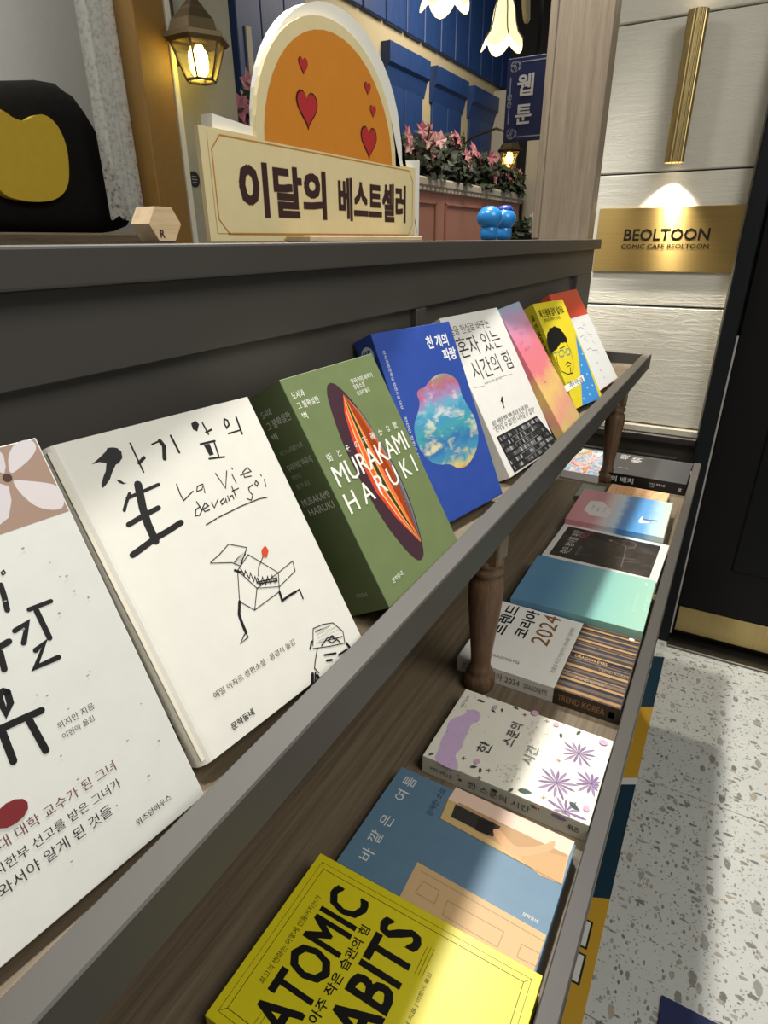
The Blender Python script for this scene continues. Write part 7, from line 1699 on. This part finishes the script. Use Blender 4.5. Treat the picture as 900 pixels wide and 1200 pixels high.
put_text(tb, '이달의', (.417, .0185, .539, .0595), fxz, .3690, BR, .045)
put_text(tb, '베스트셀러', (.560, .0185, .703, .0575), fxz, .3690, BR, .045)
tb.build('title_lettering', sg)
def heart(cx, cz, s):
    o = []
    for i in range(24):
        t = 2 * math.pi * i / 24; o.append((cx + s * 16 * math.sin(t) ** 3 / 16, cz + s * (13 * math.cos(t) - 5 * math.cos(2 * t) - 2 * math.cos(3 * t) - math.cos(4 * t)) / 16))
    return o
RED = mat((176, 44, 46), .5); DK = mat((52, 26, 26), .5)
for cx, cz, s in ((.5155, .1075, .0145), (.621, .094, .0145), (.5125, .138, .0062), (.620, .139, .0055), (.630, .121, .0055)):
    h_ = MB(); h_.flat(heart(cx, cz, s * 1.12), fxz, .3693, DK); h_.flat(heart(cx, cz, s), fxz, .3691, RED); h_.build('heart', sg)
tag(MB().box(.470, .690, .340, .368, E - .001, E + .0045, M_BEECH, .001).build('wooden_strip'), 'thin pale wooden strip lying on the rail below the arched sign', 'wood strip')
hx = MB(); hx.prism([(.3565 + .0155 * math.cos(a), .0125 + .0135 * math.sin(a)) for a in [i * math.pi / 3 for i in range(6)]], fxz, .392, .412, M_BEECH)
hb = hx.build('wooden_block'); tag(hb, 'small hexagonal wooden block on the rail left of the arched sign', 'block')
tm = MB(); put_text(tm, 'R', (.3500, .003, .3545, .0085), fxz, .3916, mat((60, 40, 26), .5), .02); tm.build('mark', hb)
BLUE = mat((36, 122, 190), .25); WHT = mat((220, 222, 224), .3)
def ornament(px, py, s, lab, cap):
    o = thing('figurine', lab, 'figurine', (px, py, E - .001), 'blue figurines on the rail')
    MB().lathe([(.001, E - .001), (.011 * s, E + .0), (.014 * s, E + .006), (.0135 * s, E + .016), (.011 * s, E + .019)], px, py, BLUE, 20).build('body', o)
    prof = [(.0195 * s * math.sin(math.pi * i / 14) + .0004, E + .031 - .0165 * math.cos(math.pi * i / 14)) for i in range(15)]
    MB().lathe(prof, px, py, BLUE, 24).build('head', o)
    if cap: MB().lathe([(.014 * s, E + .0435), (.0135 * s, E + .047), (.009 * s, E + .051), (.001, E + .052)], px + .002, py, mat((34, 60, 150), .4), 18).build('cap', o)
ornament(.990, .372, 1.0, 'round glossy blue figurine on the rail, the one nearer the arched sign', False)
ornament(1.070, .376, .98, 'round glossy blue figurine with a dark blue cap, nearer the wooden pier', True)

# ------------------------------------------------------------------ brass wall lamp and plaque on the end wall
lp = thing('wall_lamp', 'fluted brass cylinder lamp throwing light up and down the white plank wall', 'lamp', (1.955, .2335, E + .18))
n_ = 96; body = MB(); vs = []; fs = []
for z in (E + .180, E + .500):
    for i in range(n_):
        a = 2 * math.pi * i / n_; r = .0225 + .0012 * math.cos(18 * a); vs.append((1.955 + r * math.cos(a), .2335 + r * math.sin(a), z))
for i in range(n_): fs.append((i, (i + 1) % n_, n_ + (i + 1) % n_, n_ + i))
body.add(vs, fs, M_BRASS2, True); body.build('shade', lp)
MB().box(1.972, WX + .002, .224, .243, E + .28, E + .40, M_BRASS2, .002).build('bracket', lp)
GLOW = mat((255, 240, 205), .4, emit=(255, 236, 200), emit_s=9, name='lamp_glow')
for z in (E + .186, E + .492):
    MB().lathe([(.0195, z), (.0195, z + .002)], 1.955, .2335, GLOW, 24, False).build('bulb', lp)
spot('wall_lamp_down', (1.955, .2335, E + .178), (1.963, .2335, E - 1), 24, 84, .5, color=(1, .93, .8), radius=.012)
spot('wall_lamp_up', (1.955, .2335, E + .504), (1.963, .2335, E + 2), 5.5, 86, .25, radius=.012)
pq = thing('wall_plaque', 'wide brushed brass plaque with dark lettering on the white plank wall', 'plaque', (1.995, .227, E - .088))
MB().box(1.994, WX + .002, .040, .415, E - .088, E + .079, M_BRASS, .0015).build('plate', pq)
fyz = lambda a, b, d: (d, -a, E + b)
pt = MB(); put_text(pt, 'BEOLTOON', (-.338, -.006, -.118, .0245), fyz, 1.9932, mat((14, 11, 8), .8, spec=.05), .02, 0, 5e-5)
put_text(pt, 'COMIC CAFE BEOLTOON', (-.342, -.0275, -.115, -.0145), fyz, 1.9932, mat((14, 11, 8), .8, spec=.05), .012, 0, 5e-5); pt.build('lettering', pq)

# ------------------------------------------------------------------ printed strip and blue mat on the floor
ms = thing('floor_sticker_strip', 'long dark blue and yellow printed strip on the floor beside the shelf', 'floor sticker', (1.3, .04, 0))
NAVY = mat((18, 50, 66), .4); YEL = mat((196, 152, 40), .45); OFFW = mat((216, 214, 204), .5)
ZT = .0016
def band(x0, x1, s0, s1, m, name):      # slanted ends
    MB().prism([(x0, -.002), (x1, -.002), (x1 + s1, .088), (x0 + s0, .088)], lambda a, b, d: (a, b, d), .0002, ZT, m).build(name, ms)
band(1.594, 1.862, -.045, -.03, NAVY, 'navy_section'); band(1.300, 1.5935, -.05, -.045, YEL, 'yellow_section'); band(1.276, 1.2995, -.05, -.05, OFFW, 'white_section')
band(.942, 1.2755, -.04, -.05, NAVY, 'navy_section'); band(.40, .9415, -.04, -.04, YEL, 'yellow_section')
lt = MB(); ff = lambda a, b, d: (a, b, d)
for x, y, sx, sy in ((1.79, .041, .022, .022), (1.755, .046, .014, .018), (1.72, .040, .022, .016), (1.675, .042, .016, .022), (1.64, .044, .018, .014)):
    lt.flat([(x - sx / 2, y - sy / 2), (x + sx / 2, y - sy / 2), (x + sx / 2, y + sy / 2), (x - sx / 2, y + sy / 2)], ff, ZT + .0003, OFFW)
for x, y in ((.845, .038), (.775, .036)):
    for g, m in ((.004, mat((22, 22, 22), .5)), (0, OFFW)):
        lt.flat([(x - .026 - g, y - .016 - g), (x + .026 + g, y - .016 - g), (x + .026 + g, y + .02 + g), (x - .026 - g, y + .02 + g)], ff, ZT + (.0003 if g else .0006), m)
lt.build('lettering', ms)
MBm = MB().prism([(.10, -.90), (.802, -.90), (.802, -.119), (.10, -.119)], ff, .0002, .006, mat((34, 42, 84), .8))
tag(MBm.build('floor_mat'), 'plain navy blue mat on the terrazzo floor at the bottom edge', 'mat')

# ------------------------------------------------------------------ back room seen above the rail
YF = 2.5
BLU = wood('blue_boards', (26, 52, 100), (32, 62, 116), (40, 72, 128), scale=(20, 20, 2), rough=.5, bump=.08)
CRM = paper('cream_render', (186, 172, 138), .7)
wb = struct(MB().box(1.6, 7.0, YF, YF + .1, 0, E + 2.2, CRM).build('wall_back'))
xs = [2.0, 2.3, 2.6, 2.9, 3.2, 3.5, 3.8, 4.1, 4.4, 4.696, 4.98, 5.27, 5.55, 5.83, 6.12, 6.40, 6.66, 6.9]
for a, b in zip(xs[:-1], xs[1:]): MB().box(a + .008, b - .008, YF - .035, YF, E + 1.345, E + 2.1, BLU, .006).build('plank', wb)
for n, (a, b) in enumerate(((4.385, 5.02), (5.145, 5.785), (5.92, 6.545))):
    sh = thing('window_shutter', 'blue wooden window hood and shutter, %s of three on the back wall' % ('leftmost', 'middle one', 'rightmost')[n], 'shutter', ((a + b) / 2, YF, E + .3), 'blue shutters on the back wall')
    mid = (a + b) / 2
    MB().box(a + .03, mid - .004, YF - .022, YF, E + .25, E + 1.05, BLU, .004).build('leaf', sh); MB().box(mid + .004, b - .03, YF - .022, YF, E + .25, E + 1.05, BLU, .004).build('leaf', sh)
    hd = MB().prism([(0, 1.00), (.02, 1.00), (.045, 1.10), (.07, 1.12), (.07, 1.235), (0, 1.235)], lambda p, q, d: (d, YF - p, E + q), a, b, BLU); hd.build('hood', sh)
dsh = thing('tall_shutter', 'tall blue boarded panel with pale edge strips left of the arched sign top', 'shutter', (3.15, YF, E + .1))
for a, b in ((2.86, 3.05), (3.055, 3.25), (3.255, 3.45)): MB().box(a, b, YF - .05, YF - .001, E - .4, E + 1.3, BLU, .004).build('board', dsh)
MB().box(2.915, 2.955, YF - .06, YF - .05, E + .73, E + .985, mat((190, 182, 160), .6)).build('edge_strip', dsh)
MB().box(3.20, 3.235, YF - .06, YF - .05, E + .78, E + 1.0, mat((190, 182, 160), .6)).build('edge_strip', dsh)
DARK = mat((16, 16, 18), .8)
struct(MB().box(6.9, 7.0, .6, YF, 0, E + 2.2, mat((40, 38, 36), .8)).build('wall_far_end'))
struct(MB().box(1.3, 7.0, .62, YF, E + 2.1, E + 2.2, DARK).build('ceiling'))
struct(MB().box(6.55, 6.75, 2.28, 2.5, 0, E + 1.3, mat((196, 188, 170), .6), .01).build('trim_7'))
struct(MB().box(6.34, 6.9, 1.93, 2.06, 0, E + .85, mat((186, 178, 160), .6), .01).build('wall_pilaster'))
# planter with flowering plants
plb = thing('planter_box', 'long dusty pink planter box with a scalloped white rim', 'planter', (4.3, 2.1, E - .5))
PNK = paper('planter_pink', (196, 140, 124), .6); RIM = mat((206, 196, 182), .6)
MB().box(2.2, 6.15, 2.02, 2.32, E - .5, E + .31, PNK, .01).build('box', plb)
MB().box(2.18, 6.2, 1.99, 2.34, E + .325, E + .385, RIM, .012).build('rim', plb)
sc_ = MB()
for i in range(60): sc_.box(2.2 + i * .066, 2.25 + i * .066, 1.995, 2.02, E + .300, E + .326, RIM, .006)
sc_.build('scalloped_edge', plb)
for a, b in ((4.45, 5.2), (5.3, 6.05), (3.5, 4.3)):
    mdl = MB()
    for q, g in (((a, b, E - .1, E - .085), 0), ((a, b, E + .225, E + .24), 0), ((a, a + .02, E - .1, E + .24), 0), ((b - .02, b, E - .1, E + .24), 0)):
        mdl.box(q[0], q[1], 2.008, 2.022, q[2], q[3], mat((182, 126, 112), .6), .003)
    mdl.build('panel_molding', plb)
gold = MB(); put_text(gold, 'Flower', (5.42, .0, 5.85, .09), lambda p, q, d: (p, d, E + q), 2.017, mat((190, 150, 70), .4, .6), .01); gold.build('gold_lettering', plb)
rnd = random.Random(11)
LEAF = [mat((34, 46, 30), .6), mat((46, 60, 38), .6), mat((58, 74, 46), .6)]; PETAL = [mat((206, 140, 146), .6), mat((214, 164, 164), .6), mat((196, 120, 132), .6)]; STEM = mat((50, 60, 36), .7)
def blossom(p, r, col):
    b = MB(); ax = Vector((rnd.uniform(-.6, .1), -1, rnd.uniform(-.2, .5))).normalized(); e1 = ax.orthogonal().normalized(); e2 = ax.cross(e1); a0 = rnd.uniform(0, 6)
    for i in range(6):
        a = a0 + i * 1.047; d = e1 * math.cos(a) + e2 * math.sin(a); s = ax.cross(d); q = Vector(p)
        pts_ = [q, q + d * r * .5 + s * r * .32 + ax * r * .2, q + d * r + ax * r * .15, q + d * r * .5 - s * r * .32 + ax * r * .2]
        b.add(pts_, [(0, 1, 2), (0, 2, 3)], col)
    return b
def plant(px, py, pz, spread, height, nleaf, nflower, label, group, fr=.055, cols=PETAL):
    T = thing('flowering_plant', label, 'plant', (px, py, pz), group)
    st = MB()
    for i in range(7):
        a = rnd.uniform(0, 6.3); r = rnd.uniform(.2, 1) * spread; st.tube([(px, py, pz), (px + r * .4 * math.cos(a), py + r * .3 * math.sin(a), pz + height * .5), (px + r * math.cos(a), py + r * .6 * math.sin(a), pz + height * rnd.uniform(.7, 1))], .006, STEM, 5)
    st.build('stem', T)
    lf = MB()
    for i in range(nleaf):
        a = rnd.uniform(0, 6.3); r = spread * math.sqrt(rnd.random()) * 1.05; c = Vector((px + r * math.cos(a), py + .6 * r * math.sin(a), pz + height * rnd.random() ** 1.2 * (1 - .35 * (r / spread) ** 2)))
        d = Vector((rnd.uniform(-1, 1), rnd.uniform(-1, 1), rnd.uniform(-.5, 1))).normalized(); s = d.orthogonal().normalized() * .022; l = rnd.uniform(.06, .13)
        lf.add([c - d * l * .5, c + s, c + d * l * .5, c - s], [(0, 1, 2), (0, 2, 3)], rnd.choice(LEAF))
    o = lf.build('foliage', T); o['kind'] = 'stuff'
    for i in range(nflower):
        a = rnd.uniform(0, 6.3); r = spread * rnd.uniform(.1, 1)
        blossom((px + r * math.cos(a), py - abs(.55 * r * math.sin(a)) - .03, pz + height * rnd.uniform(.35, 1.0) * (1 - .2 * (r / spread) ** 2)), fr * rnd.uniform(.8, 1.3), rnd.choice(cols)).build('blossom', T)
PG = 'pink flowering plants in the planter'
for i, (x, h, nl, nf) in enumerate(((2.50, .27, 260, 14), (4.25, .32, 420, 16), (4.72, .34, 460, 15), (5.2, .30, 460, 14), (5.65, .27, 420, 12), (5.98, .24, 360, 13))):
    lab = ('pink flowers peeking above the left shoulder of the arched sign', 'pink flowering plant right behind the right end of the arched sign', 'second pink flowering plant to the right of the arched sign', 'pink flowering plant at the middle of the visible planter', 'fourth pink flowering plant to the right of the arched sign', 'pink flowering plant at the right end of the planter')[i]
    plant(x, 2.15, E + .37, .30, h, nl, nf, lab, PG)
plant(5.6, 1.80, E + .02, .16, .16, 120, 8, 'small white flowers low beside the wooden pier behind the figurines', None, .05, [mat((214, 212, 196), .6), mat((200, 198, 180), .6)])
wpot = MB().lathe([(.09, .0), (.13, E + .03), (.14, E + .03), (.14, E + .05), (.12, E + .05)], 5.6, 1.80, mat((52, 56, 54), .6), 20)
tag(wpot.build('flower_pot'), 'dark pot holding the small white flowers beside the pier', 'pot')
# hanging blue sign
hs = thing('hanging_sign', 'navy blue hanging sign with two white Korean syllables and silver scroll border', 'sign', (4.5, 1.44, E + .6))
fy = lambda a, b, d: (d, -a, E + b)
MB().box(4.5, 4.53, 1.255, 1.628, E + .597, E + 1.055, mat((26, 38, 92), .5), .003).build('board', hs)
put = MB(); WS = mat((220, 222, 226), .5); put_text(put, '웹', (-1.553, .845, -1.445, .965), fy, 4.495, WS, .03, 0, 6e-4); put_text(put, '툰', (-1.553, .690, -1.445, .80), fy, 4.495, WS, .03, 0, 6e-4); put.build('lettering', hs)
bd = MB(); SV = mat((150, 158, 180), .5)
bd.stroke([(-1.60, .70), (-1.60, .95)], .007, fy, 4.498, SV); bd.stroke([(-1.53, 1.03), (-1.28, 1.03)], .007, fy, 4.498, SV); bd.stroke([(-1.53, .62), (-1.28, .62)], .007, fy, 4.498, SV)
for cz, sgn in ((1.0, 1), (.65, -1)):
    for cx, r in ((-1.585, .018), (-1.56, .022), (-1.575, .028)): bd.stroke(ellipse(cx, cz + sgn * (.0 if r < .02 else .01), r, r, 14) + [(cx + r, cz + sgn * (.0 if r < .02 else .01))], .006, fy, 4.498, SV)
for dz in (-.02, .02): bd.stroke(ellipse(-1.60, .825 + dz, .012, .018, 12), .006, fy, 4.498, SV)
bd.build('scroll_border', hs)
MB().tube([(4.515, 1.44, E + 1.05), (4.515, 1.44, E + 2.1)], .012, DARK).build('rod', hs)
# chandelier with tulip shades
IVORY = mat((196, 186, 150), .5)
TUL = mat((250, 240, 205), .4, emit=(255, 240, 190), emit_s=1.0, name='tulip_glass')
ch = thing('chandelier', 'ivory chandelier with glowing tulip-shaped glass shades hanging from the ceiling', 'chandelier', (3.25, 1.30, E + 1.4))
MB().tube([(3.25, 1.30, E + 1.25), (3.25, 1.30, E + 2.1)], .03, IVORY, 12).build('stem', ch)
def tulip(tx, ty, zt, s):
    prof = [(.022, 0), (.035, -.02), (.05, -.06), (.058, -.11), (.072, -.15), (.10, -.18)]
    n = 30; vs = []; fs = []
    for r, z in prof:
        k = (-z / .18) ** 3
        for i in range(n):
            a = 2 * math.pi * i / n; lob = abs(math.sin(2.5 * a)); rr = s * r * (1 + .10 * k * (lob - .5)); vs.append((tx + rr * math.cos(a), ty + rr * math.sin(a), zt + s * (z - .045 * k * lob)))
    for j in range(len(prof) - 1):
        for i in range(n): fs.append((j * n + i, j * n + (i + 1) % n, (j + 1) * n + (i + 1) % n, (j + 1) * n + i))
    MB().add(vs, fs, TUL, True).build('shade', ch)
    MB().lathe([(.012 * s, zt + .05 * s), (.028 * s, zt + .03 * s), (.03 * s, zt - .005), (.012 * s, zt - .01)], tx, ty, IVORY, 16).build('cup', ch)
    for i in range(5):
        a = 2 * math.pi * i / 5; rib = [(tx + s * r * 1.02 * math.cos(a), ty + s * r * 1.02 * math.sin(a), zt + s * z) for r, z in prof]
        MB().tube(rib, .003, mat((110, 100, 70), .5), 5).build('rib', ch)
    point('tulip_lamp', (tx, ty, zt - .12 * s), 1.6, (1, .88, .65), .03)
for tx, ty, zt in ((3.47, 1.29, E + 1.075), (2.83, 1.31, E + 1.085), (3.30, 1.62, E + 1.36)):
    tulip(tx, ty, zt, 1.0)
    d = Vector((tx - 3.25, ty - 1.30, 0)); q = Vector((3.25, 1.30, E + 1.3))
    arm = [q + d * f + Vector((0, 0, dz)) for f, dz in ((0, 0), (.3, -.08), (.65, -.07), (.9, .02), (1.0, -.06), (1.0, zt - E - 1.3 + .04))]
    MB().tube(arm, .013, IVORY, 8).build('arm', ch)
scr = [(3.62 + .22 * (i / 16) - .10 * max(0, (i - 11) / 5) * 1.0, 1.27, E + 1.20 - .20 * math.sin(i / 16 * 2.6) ** 2 + .05 * (i / 16)) for i in range(17)]
MB().tube(scr, [.018 - .0006 * i for i in range(17)], IVORY, 8).build('scroll', ch)
# lanterns
LGLASS = mat((236, 226, 170), .1, trans=.85, name='lantern_glass'); LMET = mat((92, 78, 54), .4, .7); BULB = mat((255, 236, 150), .4, emit=(255, 226, 120), emit_s=22, name='filament_bulb')
def lantern(px, py, zb, s, wally, label, energy, along='y'):
    T = thing('wall_lantern', label, 'lantern', (px, py, zb), 'bronze wall lanterns')
    def ring(r, z): return [(px + s * r * math.cos(a), py + s * r * math.sin(a), z) for a in [math.pi / 6 + i * math.pi / 3 for i in range(6)]]
    z0, z1, z2, z3 = zb, zb + .075 * s, zb + .10 * s, zb + .17 * s
    r0, r1, r2 = ring(.036, z0), ring(.066, z1), ring(.058, z2)
    for i in range(6):
        j = (i + 1) % 6
        MB().add([r0[i], r0[j], r1[j], r1[i]], [(0, 1, 2, 3)], LGLASS).build('pane', T)
        MB().tube([r0[i], r1[i]], .0028 * s, LMET, 6).build('frame_bar', T)
    fr_ = MB().tube(r0 + [r0[0]], .003 * s, LMET, 6); fr_.build('bottom_ring', T)
    rm = MB(); n = 6
    prof = [(.070, z1 - .004 * s), (.080, z1 + .004 * s), (.078, z1 + .014 * s), (.066, z1 + .018 * s), (.058, z1 + .04 * s), (.034, z1 + .062 * s), (.030, z1 + .068 * s), (.012, z1 + .085 * s), (.014, z1 + .10 * s), (.004, z1 + .112 * s)]
    vs = []; fs = []
    for r, z in prof: vs += ring(r, z)
    for j in range(len(prof) - 1):
        for i in range(n): fs.append((j * n + i, j * n + (i + 1) % n, (j + 1) * n + (i + 1) % n, (j + 1) * n + i))
    rm.add(vs, fs, LMET).build('roof', T)
    MB().lathe([(.006 * s, z0 + .004 * s), (.018 * s, z0 + .02 * s), (.020 * s, z0 + .04 * s), (.012 * s, z0 + .06 * s), (.009 * s, z0 + .072 * s)], px, py, BULB, 14).build('bulb', T)
    dx, dy = (0, 1) if along == 'y' else (1, 0)
    MB().tube([(px, py, z1 + .10 * s), (px + dx * (wally - .6 * 0) * .3, py + dy * wally * .3, z1 + .135 * s), (px + dx * wally * .8, py + dy * wally * .8, z1 + .10 * s), (px + dx * wally, py + dy * wally, z1 + .05 * s)], .007 * s, LMET, 8).build('arm', T)
    b0 = wally - .012
    (MB().box(px - .03 * s, px + .03 * s, py + b0, py + wally, z1 - .03 * s, z1 + .11 * s, LMET, .005) if along == 'y' else MB().box(px + b0, px + wally, py - .03 * s, py + .03 * s, z1 - .03 * s, z1 + .11 * s, LMET, .005)).build('back_plate', T)
    point('lantern_lamp', (px, py, zb + .05 * s), energy, (1, .84, .40), .02)
lantern(1.312, 1.25, E + .355, .98, .10, 'bronze hexagonal wall lantern with lit bulb beside the yellow post', .45)
lantern(5.85, 2.05, E + .60, 1.35, .45, 'small lit lantern below the hanging navy sign', 1.5)
# booth at the left: window with cushion, lace, yellow post, cream wall
YB = 1.35
struct(MB().box(1.27, 1.547, YB, YB + .05, 0, E + 2.1, paper('booth_cream', (150, 146, 128), .7)).build('wall_booth'))
struct(MB().box(1.2885, 1.305, YB - .034, YB - .0005, 0, E + 2.1, mat((206, 202, 184), .6), .002).build('trim_8'))
struct(MB().box(1.192, 1.288, YB - .03, YB + .05, 0, E + 2.1, paper('yellow_post', (128, 94, 38), .55), .003).build('trim_9'))
struct(MB().box(-.3, 1.80, 1.86, 1.90, 0, E + 2.1, paper('booth_back', (188, 189, 182), .8)).build('wall_booth_back'))
struct(MB().box(-.3, 1.19, 1.28, 1.86, E - .4, E + .020, M_SILL, .004).build('trim_10'))
stk = MB().lathe([(.019, 0), (.019, .002)], 0, 0, mat((18, 18, 18), .4), 24, False); so = stk.build('door_tag')
so.rotation_euler = (math.pi / 2, 0, 0); so.location = (1.348, YB - .0001, E + .153); tag(so, 'small round black sticker on the cream wall below the lantern', 'sticker')
ts = MB()
for k, w_ in enumerate((.016, .02, .018)): ts.box(-w_ / 2, w_ / 2, -.0085 + k * .007, -.0065 + k * .007, .002, .0023, mat((150, 150, 150), .5))
ts.build('lettering', so, True)
# cushion
cu = thing('cushion', 'black plush cushion with a yellow patch on the booth window sill', 'cushion', (1.0, 1.56, E + .02))
bm = bmesh.new(); bmesh.ops.create_cube(bm, size=2.0); bmesh.ops.subdivide_edges(bm, edges=list(bm.edges), cuts=7, use_grid_fill=True)
for v in bm.verts:
    x, y, z = v.co; r = math.sqrt((abs(x) ** 6 + abs(y) ** 6 + abs(z) ** 6)) ** (1 / 3) / max(abs(x), abs(y), abs(z), 1e-6) if False else (abs(x) ** 5 + abs(y) ** 5 + abs(z) ** 5) ** .2
    x, y, z = x / r, y / r, z / r
    top = .325 - .035 * (x - .5) ** 2 if x < .5 else .325 - .30 * (x - .5) ** 2
    zz = (z + 1) / 2 * (max(.16, top) - .0) + .0
    zf = (z + 1) / 2; xx = 1.02 + (x * .235 if x < 0 else x * (.13 + .125 * (1 - zf) ** .8))
    v.co = (xx, 1.585 + y * .13, E + .02 + zz)
PL = NT('black_plush', .95, 0, .2); _n = PL.noise(PL.coord((1, 1, 1)), 60, 5); PL.bump(_n.outputs['Fac'], .5, .004); PL = PL.color(PL.mix(_n.outputs['Fac'], (13, 12, 11), (26, 23, 20)))
MB().bm(bm, PL, True).build('body', cu)
bun = [(-.075, .075), (-.05, .068), (.0, .064), (.05, .072), (.085, .10), (.098, .15), (.10, .19), (.088, .225), (.062, .242), (.035, .236), (.012, .222), (-.012, .222), (-.035, .236), (-.062, .242), (-.088, .225), (-.10, .19), (-.098, .15), (-.09, .10)]
pm = MB(); pm.prism(chaikin(bun), lambda a, b, d: (.945 + a, 1.436 + d, E + .02 + b), 0, .03, paper('yellow_felt', (192, 163, 46), .9)); pm.build('yellow_patch', cu)
ears = MB()
# lace curtain
LC = NT('lace', .8); vv = LC.coord((1, 1, 1)); ln = LC.noise(vv, 110, 5, .7); vo = LC.new('ShaderNodeTexVoronoi'); vo.inputs['Scale'].default_value = 95; LC.link(vv, vo.inputs['Vector'])
fa = LC.math('ADD', LC.math('MULTIPLY', ln.outputs['Fac'], 1.4), LC.math('MULTIPLY', vo.outputs['Distance'], .5)); al = LC.math('SUBTRACT', fa, .42); al = LC.math('MINIMUM', LC.math('MAXIMUM', LC.math('MULTIPLY', al, 1.2), .12), .72); LC.link(al, LC.b.inputs['Alpha'])
LC.b.inputs['Base Color'].default_value = lin((196, 194, 186))
cv = []; cf = []; nx, nz = 40, 30
for j in range(nz + 1):
    for i in range(nx + 1):
        s = i / nx; z = 1.0 - j / nz; wob = .010 * math.sin(s * 26 + .8 * z) * (1 - .4 * z)
        zz = E + .062 + z * 1.3 - (.012 * abs(math.sin(s * 22)) if j == nz else 0)
        cv.append((1.092 + s * .142 + .008 * z, 1.385 + wob, zz))
for j in range(nz):
    for i in range(nx): cf.append((j * (nx + 1) + i, j * (nx + 1) + i + 1, (j + 1) * (nx + 1) + i + 1, (j + 1) * (nx + 1) + i))
tag(MB().add(cv, cf, LC.m, True).build('lace_curtain'), 'sheer white lace curtain hanging in front of the black cushion', 'curtain')
